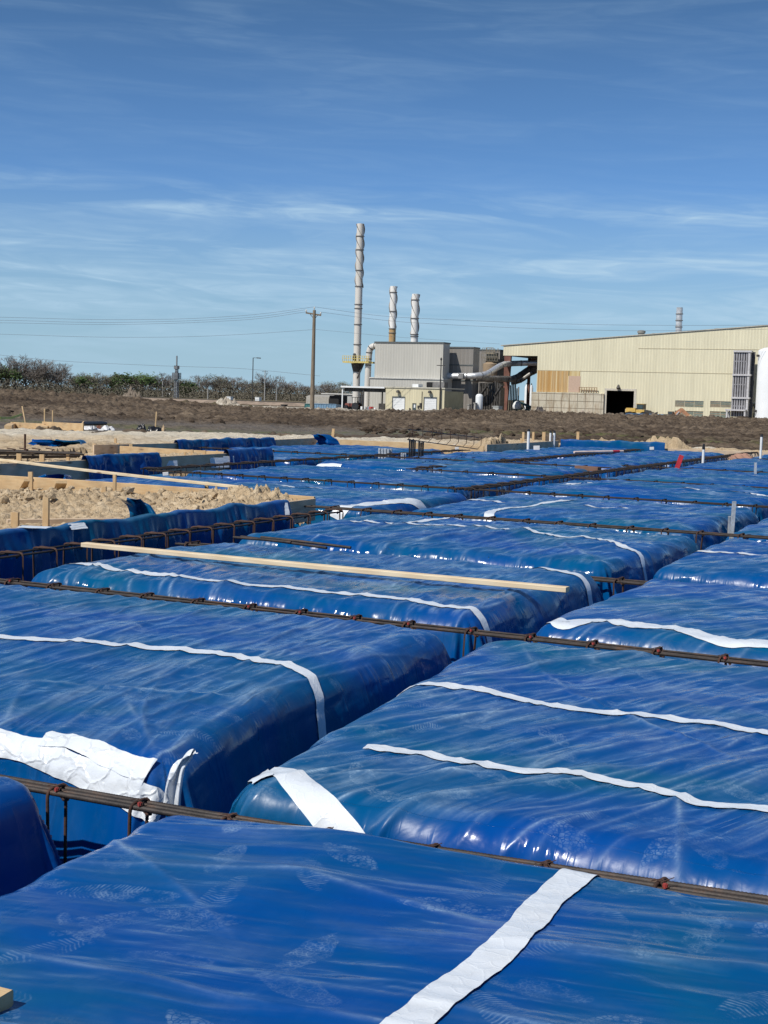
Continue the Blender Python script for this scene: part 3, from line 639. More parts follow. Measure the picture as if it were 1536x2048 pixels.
cage('dense dark rebar cage running away toward the sand pile', 'y', -11.8, 26., 43., ztop=.04, width=.32, depth=.5, spacing=.62, rb=.014, rs=.010, seed=15, bars=(-1, 0, 1))
# loose extra laps of bar on the second cage
def loose_bars(label, lst, r=.011, group=None, cat='rebar bundle', name='rebar_bundle'):
    c = np.mean([[*a] for a, b in lst], axis=0); o = thing(name, label, cat, tuple(c), group)
    for a, b in lst:
        k = MB(); a = Vector(a); b = Vector(b); m = a.lerp(b, .5); m.z += .004; k.tube([a, m, b], r, 8); part('bar', k, STEEL, o, True)
    return o
loose_bars('two short rebar offcuts lying on the film by the front of the white tape', [((-7.25, 11.66, .05), (-6.1, 11.34, .05)), ((-7.3, 11.60, .045), (-6.55, 11.45, .06)), ((-7.0, 11.63, .065), (-5.95, 11.55, .045))], .014)
# ---- the long plank on the film
board('plank', (-7.85, 9.93, .075), (-3.22, 9.86, .075), .088, .040, WOODW, 'long pale two by four plank lying across the blue film mound', 'plank')
# ---- edge boards of the formwork
ZB = .10
G_ = 'timber edge boards of the slab form'
board('edge_board', (-8.92, 8.2, -.06), (-8.92, 16.2, -.06), .04, .30, WOODG, 'timber edge board with film folded over it, bare only at its far right corner', 'edge board', None)
board('edge_board', (-16.0, 16.30, -.05), (-8.94, 16.24, -.05), .04, .32, WOOD, 'sunlit pine edge board behind the clods of sand, ending at the bare corner', 'edge board', None)
board('edge_board', (-15.95, 17.2, .0), (-15.95, 26.6, .0), .04, .36, WOODG, 'shaded grey edge board running away behind the sloping plank', 'edge board', None)
board('edge_board', (-20.2, 26.9, -.02), (-15.97, 26.8, -.02), .04, .28, WOOD, 'pale edge board in front of the sand strip at far left', 'edge board', None)
board('edge_board', (-20.3, 26.0, .0), (-20.3, 36.9, .0), .04, .32, WOODG, 'dark far edge board at left with pine stakes in front', 'edge board', None)
board('edge_board', (-20.28, 36.94, -.02), (-14.75, 36.9, -.02), .04, .3, WOOD, 'far edge board running right from the torn film flag', 'edge board', None)
board('edge_board', (-14.7, 36.95, .0), (-14.7, 43.4, .0), .04, .36, WOODG, 'shaded far edge board left of the first white standpipe', 'edge board', None)
board('edge_board', (-14.68, 43.45, -.10), (-3, 43.6+2.6, -.12), .04, .26, WOODG, 'farthest edge board under the film behind the white standpipes', 'edge board', None)
drape('blue film hanging in pleats over the near left edge board', [(-8.88, 5.5), (-8.88, 8.5), (-8.88, 12), (-8.86, 15.35)], ZB+.02, .86, 1, seed=5, res=.022, amp=1.0, over=.15, topvar=.045)
drape('blue film lump folded over the shaded edge board beyond the sloping plank', [(-15.9, 20.1), (-15.9, 22.4)], ZB+.16, .6, 1, seed=15, res=.03, over=.1)
drape('blue film fold over the far corner of the shaded edge board', [(-15.9, 24.9), (-15.9, 26.75)], ZB+.16, .6, 1, seed=25, res=.03, over=.12)
drape('teal film gathered along the dark far edge board', [(-20.24, 29.3), (-20.24, 34.2)], ZB+.12, .6, 1, seed=35, res=.04, over=.12, topvar=.05)
drape('blue film pulled over the farthest edge board at the back right', [(-14.6, 43.35), (-11.3, 44.15)], ZB+.14, .6, 1, seed=45, amp=.25, res=.05, over=.1, topvar=.04)
# flag of film standing up on the near drape
def scrap(label, p, w, h, seed=1, dirv=(1, 0), m=None, lean=.3, name='film_scrap', bend=.6):
    u = np.linspace(0, 1, 26); v = np.linspace(0, 1, 30); U, V = np.meshgrid(u, v, indexing='ij')
    d = np.array(dirv, float); d /= np.linalg.norm(d); n = np.array([-d[1], d[0]])
    wd = w*(1-.45*V)*(U-.5); f = .16*w*np.sin(U*9+seed)+.3*w*pn(U*2.2, V*2.2, seed); up = h*np.sin(V*1.35)/math.sin(1.35); le = lean*h*V**2
    P = np.stack([p[0]+d[0]*(wd-le)+n[0]*(f-bend*h*V*V*.3), p[1]+d[1]*(wd-le)+n[1]*(f-bend*h*V*V*.3), p[2]+up+.1*h*pn(U*3, V*3, seed+4)], -1)
    o = grid_mesh(name, P, m or FILM2, None, {'crease_glint': np.zeros_like(U)}); return tag(o, label, 'film scrap')
x, y = PG(282, 1032, .08); scrap('torn flap of blue film standing up from the hanging film at left', (x+.02, y, .02), .34, .26, 3, (.6, .8), lean=.7)
e_ = scrap(None, (-3.06, 4.44, -.17), .075, .24, 3, (.9, .43), m=TAPE2, lean=-.35, name='loose_tape_end', bend=.1); e_.parent = pads['b1'].o; e_.location = -pads['b1'].o.location; del e_['category']; e_['label'] = 'twisted loose end of white tape standing up at the corner'
x, y = PG(655, 884, .1); scrap('small teal flap of film standing on the far board beside a stake', (x, y, .0), .7, .32, 5, (1, .2), lean=.9)
x, y = PG(90, 893, -.05); scrap('crumpled blue film on the sand by the far left board, first of two', (x, y, -.12), 1.3, .25, 7, (1, .1), lean=.2)
x, y = PG(140, 893, -.05); scrap('crumpled blue film on the sand by the far left board, touching its end', (x, y, -.12), 1.5, .24, 8, (1, .1), lean=.1)
x, y = PG(95, 965, .0); scrap('teal film end sticking out between two pine braces at left', (x+.1, y+.2, -.12), .9, .24, 9, (1, .05), lean=.1)
# little tape tabs on the near hanging film
def tab(label, a, b, w, dz=.0, seed=1, name='tape_tab'):
    a = np.array(a, float); b = np.array(b, float); u = np.linspace(0, 1, 14); v = np.linspace(-.5, .5, 6); U, V = np.meshgrid(u, v, indexing='ij')
    d = b-a; up = np.array([0, 0, 1.]); s = np.cross(d, up); s /= np.linalg.norm(s) if np.linalg.norm(s) > 1e-6 else 1
    if abs(d[2]) > .7*np.linalg.norm(d): s = np.array([.3, 1., 0]); s /= np.linalg.norm(s)
    P = a+d*U[..., None]+s*(V*w)[..., None]; P[..., 2] += dz*np.sin(U*3.14)+.004*pn(U*4, V*4, seed)
    P[..., 0] += .006*pn(U*5, V*5+3, seed)
    return tag(grid_mesh(name, P, TAPE), label, 'tape', None)
def pz(x, y, X): Yv, Z = PX(x, y, X); return (X, Yv, Z)
tab('scrap of white tape on the hanging film at the far left', pz(62, 1056, -8.80), pz(75, 1052, -8.86), .3)
tab('scrap of white tape over the top of the hanging film', pz(152, 1046, -8.86), pz(160, 1058, -8.80), .22)
tab('white tape strip hanging down the film near the timber corner', pz(563, 1006, -8.84), pz(567, 1030, -8.76), .22)
tab('two white tape ends stuck on the shaded board, left one', pz(305, 922, -15.9), pz(306, 940, -15.86), .3)
tab('two white tape ends stuck on the shaded board, right one', pz(343, 921, -15.9), pz(344, 938, -15.86), .3)
tab('clear white tape hanging on the film by the blue corner fold', pz(437, 915, -15.86), pz(441, 935, -15.8), .5)
tab('narrow white tape hanging at the edge of the blue corner fold', pz(457, 912, -15.86), pz(459, 930, -15.8), .3)
# the sloping plank
p1 = PG(-20, 917, .20); p2 = PG(492, 975, .17)
board('plank', (p1[0], p1[1], .20), (p2[0], p2[1], .165), .085, .04, WOODW, 'long pine plank lying slantwise over the edge boards at left', 'plank')
# stakes: foot pixel, height px, which lean
def stake(x, y, hpx, label, z=-.05, w=.045, t=.04, lean=0., m=None, up=.12, name='wooden_stake', group=None, wide=1.):
    X_, Y_ = PG(x, y, z); D = X_*_fw[0]+Y_*_fw[1]; h = hpx/F*D*1.25+.03
    return board(name, (X_, Y_, z-up), (X_+lean*h*.95, Y_-lean*h*.2, z+h), w*wide, t, m or WOOD, label, 'stake', group, up=(.3, -1, 0))
stake(92, 1050, 40, 'tall pine stake in the sand above the hanging film at left', wide=1.6)
stake(30, 1052, 18, 'short broad pine stake at the far left of the sand pit', wide=2.)
stake(229, 998, 36, 'pine stake beside the middle of the sunlit edge board')
stake(208, 1002, 20, 'stub of pine block left of the middle stake', wide=1.5)
stake(266, 990, 16, 'broad pine kicker block against the sunlit board', wide=2.6)
stake(62, 980, 26, 'leaning pine stake at left behind the diagonal brace', wide=1.5, lean=-.05)
stake(413, 995, 22, 'pine stake standing against the sunlit board near the clods', wide=1.2)
stake(38, 925, 12, 'pine stake beside the shaded board, farthest left', wide=2.2); stake(84, 928, 13, 'pine stake beside the shaded board, second from left', wide=2.2)
stake(136, 921, 9, 'pine stake beside the shaded board, third from left', wide=1.6); stake(172, 924, 10, 'pine stake beside the shaded board, fourth from left', wide=1.6)
stake(252, 919, 9, 'small stake behind the shaded board, fifth from left'); stake(279, 921, 9, 'small stake behind the shaded board, sixth from left', wide=1.4)
stake(316, 920, 10, 'small stake behind the shaded board, seventh from left', wide=1.4); stake(370, 918, 9, 'small stake behind the shaded board, by the sand heap'); stake(384, 917, 12, 'small stake behind the shaded board, right of the sand heap', wide=1.4)
stake(409, 917, 11, 'small stake behind the shaded board, left of the film corner', wide=1.4); stake(434, 915, 9, 'small stake behind the shaded board, nearest the film corner', wide=1.2)
stake(50, 898, 22, 'dark rusty stake in the caliche at far left', m=RUST, wide=1.); stake(165, 893, 8, 'tiny stake at the left end of the dark far board', wide=1.3)
stake(189, 906, 13, 'pine brace stake in front of the dark far board, left', wide=1.9); stake(236, 905, 13, 'pine brace stake in front of the dark far board, middle', wide=1.9)
stake(262, 905, 12, 'pine brace stake in front of the dark far board, right', wide=1.9); stake(231, 890, 9, 'stake behind the dark far board', wide=1.6)
stake(664, 884, 20, 'pine stake standing at the far board beside the teal flap', lean=.12, wide=2.); 
stake(1042, 896, 14, 'far pine stake left of the single white standpipe', wide=1.6); stake(1046, 888, 18, 'far pine stake just behind, left of the single white standpipe', wide=1.8)
stake(1066, 888, 18, 'far pine stake right of the single white standpipe', wide=1.8); stake(1087, 888, 18, 'far pine stake left of the twin white standpipes', wide=2.6)
stake(1155, 890, 20, 'far pine stake in the sand right of the twin standpipes', wide=2.2)
stake(89, 846, 22, 'thin lath standing behind the stacked form lumber', z=-.6, wide=1.7); stake(105, 862, 32, 'thin dark lath in front of the black pipes', z=-.6, wide=1.3)
stake(310, 862, 30, 'thin lath standing among the black bags', z=-.6, wide=1.6, lean=.1); stake(55, 864, 40, 'leaning lath at the left end of the lumber stack', z=-.6, wide=1.3, lean=-.35)
# diagonal braces and blocks at the sunlit board
def brace(label, x0, y0, x1, y1, za, zb, w=.09): 
    a = PG(x0, y0, za); b = PG(x1, y1, zb); board('wooden_brace', (a[0], a[1], za), (b[0], b[1], zb), w, .04, WOOD, label, 'brace', None)
brace('pine brace propping the left end of the sunlit edge board', 46, 980, 58, 960, -.08, .10, .15); brace('pine brace leaning on the sunlit edge board, right of the teal film', 116, 985, 123, 964, -.10, .12, .16)
brace('short grey block against the sunlit board', 262, 983, 280, 978, -.02, .02, .10)
a = PG(14, 1046, -.06); b = PG(262, 1040, -.06); board('wooden_brace', (a[0], a[1], -.06), (b[0], b[1]-.2, -.06), .07, .08, WOODG, 'weathered timber lying along the sand above the hanging film', 'timber', None)
a = PG(200, 1032, .0); b = PG(262, 1033, .0)
# lumber end in the near corner
board('wooden_block', (-2.62, 2.38, .055), (-2.125, 2.40, .055), .085, .04, WOOD, 'end of a pine board poking in at the bottom left corner of the picture', 'board', None)
# loose rebar bundle at the far left
L_ = []
for (x0, y0, x1, y1, z) in ((-30, 899, 160, 906, .12), (-30, 902, 165, 908, .14), (-30, 908, 170, 909, .06), (-30, 913, 160, 912, .06), (-30, 917, 158, 914, -.02), (-30, 906, 150, 904, .1)):
    a = PG(x0, y0, z); b = PG(x1, y1, z); L_.append(((a[0], a[1], z), (b[0], b[1], z)))
rb_ = loose_bars('long bundle of dark rebar laid over the sand at the far left', L_, .018)
for x0 in (10, 35, 60, 88):
    a = PG(x0-6, 916, -.02); b = PG(x0+4, 899, .14); k = MB(); k.tube([(a[0], a[1], -.05), (a[0]+.1, a[1]+.3, .16), (b[0], b[1], .17)], .013, 5); part('stirrup', k, RUST, rb_, True)
# ---------------------------------------------------------------- small site pieces
WHITEP = mat('white_pipe', (.78, .78, .76), .35, var=.05); BLACKP = mat('black_plastic', (.02, .02, .022), .45, var=.3); GALV = mat('galvanised', (.55, .58, .60), .42, .35, .2, 20.)
def standpipe(x, y, top, label, wpx=6, z=0., cap=4):
    X_, Y_ = PG(x, y, z); D = X_*_fw[0]+Y_*_fw[1]; h = (y-top)/F*D; r = wpx/F*D/2
    o = thing('standpipe', label, 'pipe', (X_, Y_, z)); k = MB(); k.tube([(X_, Y_, z-.1), (X_, Y_, z+h)], r, 16); part('pipe', k, WHITEP, o, True)
    c = cap/F*D; k = MB(); k.lathe((X_, Y_, z+h), [(r*1.08, -.01), (r*1.08, c*.5), (r*.8, c*.55), (r*.8, c), (r*.5, c*1.05)], 14); part('cap', k, BLACKP, o, True)
standpipe(1056, 899, 862, 'white standpipe with black cap, single one left of the pair', 5.5)
standpipe(1100, 893, 865, 'white standpipe, left one of the close pair', 4); standpipe(1107.5, 893, 865, 'white standpipe, right one of the close pair', 5)
standpipe(1406, 924, 898, 'white standpipe with long black top beside the dense cage', 5.5, cap=10); standpipe(1521, 917, 873, 'tall thin white standpipe at right edge', 5)
def conduits(x, y, top, n, w, label, z=0., m=None, wp=7):
    X_, Y_ = PG(x, y, z); D = X_*_fw[0]+Y_*_fw[1]; h = (y-top)/F*D; o = thing('conduit_bundle', label, 'conduit bundle', (X_, Y_, z))
    for i in range(n):
        for j in range(2):
            k = MB(); px = X_+(i-(n-1)/2)*w+j*.03; py = Y_+j*w; r = w*.42; hh = h*(1-.06*((i+j) % 2)); n_ = 12
            prof = []; zz = -.1
            while zz < hh-.08: prof += [(r, zz), (r*.9, zz+.02)]; zz += .045
            prof += [(r*1.02, hh-.07), (r*1.02, hh), (r*.7, hh+.003)]
            k.lathe((px, py, z), prof, n_); part('conduit', k, m or BLACKP, o, True)
    return o
conduits(822, 912, 878, 3, .05, 'taller bundle of black corrugated conduit stubs standing in the film'); conduits(839.5, 914, 883, 2, .055, 'shorter bundle of black conduit stubs to the right')
conduits(768, 909, 897, 4, .085, 'row of short grey conduit stubs with white tape at their foot', m=GALV)
conduits(805, 914, 906, 2, .05, 'tiny grey conduit stubs left of the black bundle', m=GALV)
# punched steel posts
def punched(x, y, top, label, wpx=8, z=-.4, lean=.03):
    X_, Y_ = PG(x, y, 0); D = X_*_fw[0]+Y_*_fw[1]; h = (y-top)/F*D; w = wpx/F*D; o = thing('steel_post', label, 'steel post', (X_, Y_, z)); k = MB(); t = .004
    nh = max(6, int((h-z)/.055)); dz = (h-z)/nh; hole = w*.36
    ax = Vector((math.cos(YAW), math.sin(YAW), 0)); ay = Vector((-ax.y, ax.x, 0))
    def pt(u, v, zz): return tuple(Vector((X_+lean*zz, Y_, 0))+ax*u+ay*v+Vector((0, 0, zz)))
    def slab(u0, u1, z0, z1): 
        vs = [pt(u, v, zz) for zz in (z0, z1) for (u, v) in ((u0, 0), (u1, 0), (u1, t), (u0, t))]
        k.add(vs, [(0, 3, 2, 1), (4, 5, 6, 7), (0, 1, 5, 4), (1, 2, 6, 5), (2, 3, 7, 6), (3, 0, 4, 7)])
    slab(-w/2, -hole/2, z, h); slab(hole/2, w/2, z, h)
    for i in range(nh+1): slab(-hole/2, hole/2, z+i*dz-dz*.3, min(z+i*dz+dz*.3, h))
    part('front_face', k, GALV, o)
    k = MB(); vs = [pt(u, v, zz) for zz in (z, h) for (u, v) in ((w/2, 0), (w/2+t, 0), (w/2+t, w), (w/2, w))]; k.add(vs, [(0, 3, 2, 1), (4, 5, 6, 7), (0, 1, 5, 4), (1, 2, 6, 5), (2, 3, 7, 6), (3, 0, 4, 7)])
    vs = [pt(u, v, zz) for zz in (z, h) for (u, v) in ((-w/2, w), (w/2, w), (w/2, w+t), (-w/2, w+t))]; k.add(vs, [(0, 3, 2, 1), (4, 5, 6, 7), (0, 1, 5, 4), (1, 2, 6, 5), (2, 3, 7, 6), (3, 0, 4, 7)])
    part('side_flange', k, GALV, o)
punched(1464, 1068, 1002, 'punched galvanised steel post standing in the gap at right', 6.2)
punched(1511, 951, 925, 'short punched steel upright at the far right mound', 4, lean=-.03)
def cyl_can(x, y, top, wpx, label, m, name='bucket'):
    X_, Y_ = PG(x, y, -.2); D = X_*_fw[0]+Y_*_fw[1]; h = (y-top)/F*D; r = wpx/F*D/2; k = MB(); k.lathe((X_, Y_, -.2), [(r*.92, 0), (r, h*.96), (r*1.07, h*.97), (r*1.07, h), (r*.9, h), (r*.9, h*.9)], 18)
    o = part(name, k, m, None, True); return tag(o, label, 'bucket')
cyl_can(1458, 1068, 1032, 7, 'small galvanised can beside the punched post', GALV, 'metal_can')
# leaning red board
a = PG(1352, 938, 0); D = a[0]*_fw[0]+a[1]*_fw[1]
board('red_board', (a[0], a[1], -.05), (a[0]+.12, a[1], 28/F*D), .11, .03, mat('red_paint', (.5, .03, .04), .5, var=.2), 'leaning red painted board by the rebar', 'board', None, up=(.2, -1, 0))
# white/red pipe lying, brown rag, blocks
a = PG(1148, 908, .05); b = PG(1246, 906, .08); k = MB(); k.tube([(a[0], a[1], .10), (b[0], b[1], .13)], .033, 14); o = part('striped_pipe', k, mat('cream_pipe', (.66, .52, .45), .5), None, True); tag(o, 'cream pipe with a red end lying on the far film', 'pipe')
a2 = Vector((a[0], a[1], .10)); b2 = Vector((b[0], b[1], .13)); k = MB(); k.tube([a2.lerp(b2, .78), a2.lerp(b2,   .92)], .036, 14); part('red_band', k, mat('red_paint', (.5, .03, .04)), o, True)
def lump(name, label, cat, x, y, wpx, hpx, m, z=0., seed=1, asp=.6, parent=None, n=28, rough=.35):
    X_, Y_ = PG(x, y, z); D = X_*_fw[0]+Y_*_fw[1]; w = wpx/F*D/2; h = hpx/F*D
    u = np.linspace(0, 2*np.pi, n*2); v = np.linspace(.0, np.pi*.56, n); U, V = np.meshgrid(u, v, indexing='ij')
    nx = np.sin(V)*np.cos(U); ny = np.sin(V)*np.sin(U); nz = np.cos(V)
    rr = 1+rough*(fbm(nx*1.7+nz+seed, ny*1.7-nz, seed, 5)-.1); rr[-1] = rr[0]
    P = np.stack([X_+nx*rr*w, Y_+ny*rr*w*asp, z+nz*rr*h], -1)
    return tag(grid_mesh(name, P, m), label, cat)
lump('cloth_scrap', 'brown cloth lying on the film at the far right', 'cloth', 1483, 917, 42, 9, mat('brown_cloth', (.30, .17, .12), .9), .02, 3)
b_ = PG(1153, 938, .0); board('brown_block', (b_[0], b_[1], .03), (b_[0]+.62, b_[1]-.3, .03), .12, .10, mat('rusty_timber', (.17, .09, .06), .9), 'rusty brown timber under the far rebar crossing', 'timber', None)
for i, (x, y, s_) in enumerate(((866, 890, 8), (909, 893, 7), (913, 899, 7), (1073, 898, 12), (1303, 899, 8), (330, 952, 10))):
    X_, Y_ = PG(x, y, .05); D = X_*_fw[0]+Y_*_fw[1]; s = s_/F*D
    board('concrete_spacer', (X_-s*.5, Y_, .08), (X_+s*.5, Y_+.04, .09), s*.6, s*.7, mat('pale_concrete', (.62, .6, .56), .8), 'pale spacer block on the film, ' + ('left of the far upturned cage', 'under the far upturned cage', 'right below the far upturned cage', 'between the white standpipes', 'at the right end of the back sand pile', 'grey one behind the sloping plank')[i], 'block', None)
a = PG(860, 893, .2)
k = thing('rebar_cage', 'loose rebar ladder lying tilted on the sand at the back edge', 'rebar cage', (a[0], a[1], 0))
for dz in (0, .32):
    m_ = MB(); p0 = PG(815, 888, .45); p1 = PG(955, 896, .15); m_.tube([(p0[0], p0[1], .55+dz*.7), (p1[0], p1[1], .12+dz)], .012, 5); part('top_bar', m_, STEEL, k, True)
for i in range(9):
    m_ = MB(); t = i/8; q = Vector((p0[0], p0[1], .55)).lerp(Vector((p1[0], p1[1], .12)), t); m_.tube([q, q+Vector((.0, .25, .1)), q+Vector((0, .25, .34)), q+Vector((0, 0, .3))], .009, 4); part('stirrup', m_, RUST, k, True)
# ---------------------------------------------------------------- sand, mud, plain
def soil(name, cols, sc=6., bump=.02, bs=20., rough=.95, attr=False):
    k = NB(name); P = k.tc.outputs['Object']
    n = k.noise(P, sc, 8, .65, .2); c = k.ramp(n, cols)
    n2 = k.noise(P, sc*.11, 5, .6); c = k.mix(k.ramp(n2, [(.35, .0), (.65, .45)]), c, k.mix(1., c, (.70, .68, .66), 'MULTIPLY'))
    if attr:
        c = k.mix(k.attr('tone'), k.mix(1., c, (.58, .54, .50), 'MULTIPLY'), k.mix(1., c, (1.22, 1.18, 1.10), 'MULTIPLY'))
        t = k.attr('track'); c = k.mix(k.M('MULTIPLY', t, .8), c, (.155, .14, .125))
        g = k.M('MULTIPLY', k.attr('green'), k.ramp(k.noise(P, .9, 6, .75), [(.42, 0.), (.6, 1.)])); c = k.mix(g, c, (.105, .125, .035))
        w = k.attr('pale'); c = k.mix(k.M('MULTIPLY', w, k.ramp(k.noise(P, .6, 6, .7), [(.4, .2), (.6, 1.)])), c, (.50, .45, .37))
        d = k.attr('dark'); c = k.mix(d, c, (.06, .052, .046))
    k.L.new(c, k.b.inputs['Base Color']); k.b.inputs['Roughness'].default_value = rough; k.b.inputs['Specular IOR Level'].default_value = .15
    v = k.N.new('ShaderNodeTexVoronoi'); v.inputs['Scale'].default_value = bs*.5; k.L.new(P, v.inputs['Vector'])
    h = k.M('ADD', k.noise(P, bs, 6, .7), k.M('MULTIPLY', v.outputs['Distance'], .7))
    k.L.new(k.bump(h, bump*1.5), k.b.inputs['Normal']); return k.m
SAND = soil('sandy_fill', [(.3, (.39, .285, .175)), (.5, (.56, .43, .275)), (.68, (.70, .565, .39))], 5., .03, 22.)
CALICHE = soil('white_caliche', [(.3, (.50, .43, .32)), (.5, (.66, .59, .46)), (.7, (.78, .71, .58))], 2.2, .05, 6.)
MUD = soil('ploughed_mud', [(.32, (.058, .044, .033)), (.5, (.130, .102, .077)), (.7, (.215, .172, .130))], 1.3, .09, 5., attr=True)
def struct(o): o['kind'] = 'structure'; return o
# sand pit inside the near timber
def sandpatch(name, x0, x1, y0, y1, res, z0, amp, seed, m, mounds=(), kind='structure', cl=1.):
    X, Y = np.meshgrid(np.arange(x0, x1+res, res), np.arange(y0, y1+res, res), indexing='ij')
    c = billow(X*3.4*cl, Y*3.4*cl, seed, 5, .62); Z = z0+amp*(c-.45)+.03*fbm(X*.6, Y*.6, seed+9, 3)
    cell = 1-np.abs(pn(X*3.7*cl, Y*3.7*cl, seed+20))*2.2; Z = Z+amp*.35*np.clip(cell, 0, 1)*np.clip(pn(X*.9, Y*.9, seed+21)+.3, 0, 1)
    for (mx, my, sx, sy, mh) in mounds:
        g = np.exp(-((X-mx)/sx)**2-((Y-my)/sy)**2); Z = Z+mh*.6*g*(1+.7*(billow(X*5*cl, Y*5*cl, seed+5, 4)-.4))
    edge = np.minimum.reduce([X-x0, x1-X, Y-y0, y1-Y]); Z = Z-.25*(1-sstep(0, res*4, edge))
    o = grid_mesh(name, np.stack([X, Y, Z], -1), m); o['kind'] = kind; return o
def mp_(px, py, z, sx, sy, h): q = PG(px, py, z); return (q[0], q[1], sx, sy, h)
sandpatch('sand_fill', -17.5, -8.97, 8.3, 16.22, .028, -.10, .075, 3, SAND, [mp_(500, 1003, .0, .8, .7, .10), mp_(480, 1008, .0, .9, .9, .17), mp_(400, 1000, 0, .9, .7, .12), mp_(215, 995, 0, .9, .6, .14), mp_(80, 1000, 0, 1.2, .8, .12), mp_(540, 1005, 0, .45, .6, .14), mp_(140, 1000, 0, .8, .6, .10)], cl=1.6)
sandpatch('sand_fill', -21.5, -15.98, 16.3, 26.8, .06, -.1, .08, 4, SAND, [mp_(250, 915, 0, 1.5, 1., .12), mp_(400, 912, 0, .8, .8, .20), mp_(415, 906, 0, .7, .9, .15), mp_(290, 912, 0, .8, .8, .12)], cl=1.2)
sandpatch('sand_fill', -38., -15.9, -2., 16.35, .14, -.16, .14, 5, SAND)
# outer ring of sand and caliche
def polar(name, r0, r1, nr, az0, az1, na, hf, m, attrs=None):
    r = np.geomspace(r0, r1, nr); a = np.linspace(az0, az1, na); R, A = np.meshgrid(r, a, indexing='ij')
    X = R*np.sin(A-YAW); Y = R*np.cos(A-YAW); Z, at = hf(X, Y, R, A)
    # counter-clockwise from above
    P = np.stack([X, Y, Z], -1)[:, ::-1]; at = {k: v[:, ::-1] for k, v in at.items()} if at else None
    o = grid_mesh(name, P, m, None, at); o['kind'] = 'structure'; return o
def bnd(A): # where caliche meets the mud
    return np.interp(A, [-.45, -.28, -.14, -.08, .01, .1, .2, .3, .5], [60, 61.5, 63, 65, 66, 64, 60, 58, 58])
def inside(X, Y, mg=0.):
    """1 where the slab form stands"""
    a = (X > -8.95-mg) & (Y < 46.2+(X+14.7)*.0+mg) & (Y > -5); b = (X > -15.97-mg) & (Y > 16.3-mg) & (Y < 43.5+mg+(X+14.7)*.25); c = (X > -20.3-mg) & (Y > 26.8-mg) & (Y < 36.95+mg)
    b = b & ((Y < 36.95+mg) | (X > -14.7-mg)); a = a & (X < 6)
    a = a & (Y < 43.5+mg+(X+14.7)*.25)
    return (a | b | c).astype(float)
def hsand(X, Y, R, A):
    Z = ground_z(X, Y)+.07+.16*(billow(X*.55, Y*.55, 11, 5, .6)-.45)+.07*fbm(X*.16, Y*.16, 12, 3)-.06*(R < 44)
    b = bnd(A)+3*fbm(X*.12, Y*.12, 13, 4)
    Z = Z-1.2*sstep(b-.5, b+2.5, R)
    ins = inside(X, Y, .35); Z = np.where(ins > 0, -1.15, Z)
    pit = (X > -17.3) & (X < -8.9) & (Y > 8) & (Y < 16.4); Z = np.where(pit, -.8, Z); Z = np.where((X > -21.2) & (X < -15.7) & (Y > 16) & (Y < 27), -.5, Z)
    # heaped rim outside the far boards
    rim = np.maximum(inside(X, Y, 1.6)-inside(X, Y, .35), 0); Z = Z+rim*(.0+.07*billow(X*2.1, Y*2.1, 15, 4))
    for (px, py, z, s1, s2, h) in ((1300, 900, 0, .75, .9, .20), (1322, 900, 0, .5, .8, .08), (1262, 901, 0, .6, .8, .20), (1240, 902, 0, .5, .8, .10), (1190, 896, 0, .6, .8, .20), (968, 899, 0, .5, .8, .14), (945, 898, 0, .5, .8, .12), (1030, 887, 0, .8, 1., .10)):
        q = PG(px, py, z); Z = Z+h*np.clip(1.9*np.exp(-((X-q[0])/s1)**2-((Y-q[1]-1.2)/s2)**2), 0, 1)*(1+.75*(billow(X*5.1, Y*5.1, 16, 4, .75)-.4))
    wh = sstep(-6, -3.5, R-b+2*fbm(X*.3, Y*.3, 19, 4))
    far = sstep(40, 46, R+3*fbm(X*.2, Y*.2, 18, 3))
    az_w = 1-sstep(-.04, .14, A)
    return Z, {'white': np.clip(np.maximum(wh*.9, far*az_w*.8), 0, 1)}
k = NB('sand_and_caliche'); P = k.tc.outputs['Object']; n = k.noise(P, 1.7, 8, .7, .2)
s_ = k.ramp(n, [(.3, (.40, .29, .17)), (.5, (.57, .43, .265)), (.7, (.70, .56, .37))]); w_ = k.ramp(n, [(.3, (.50, .44, .33)), (.5, (.66, .60, .48)), (.7, (.78, .72, .60))])
k.L.new(k.mix(k.attr('white'), s_, w_), k.b.inputs['Base Color']); k.b.inputs['Roughness'].default_value = .95; k.L.new(k.bump(k.noise(P, 9., 7, .75), .11), k.b.inputs['Normal'])
SANDCAL = k.m
polar('sand_ground', 12, 74, 420, -.62, .5, 620, hsand, SANDCAL)
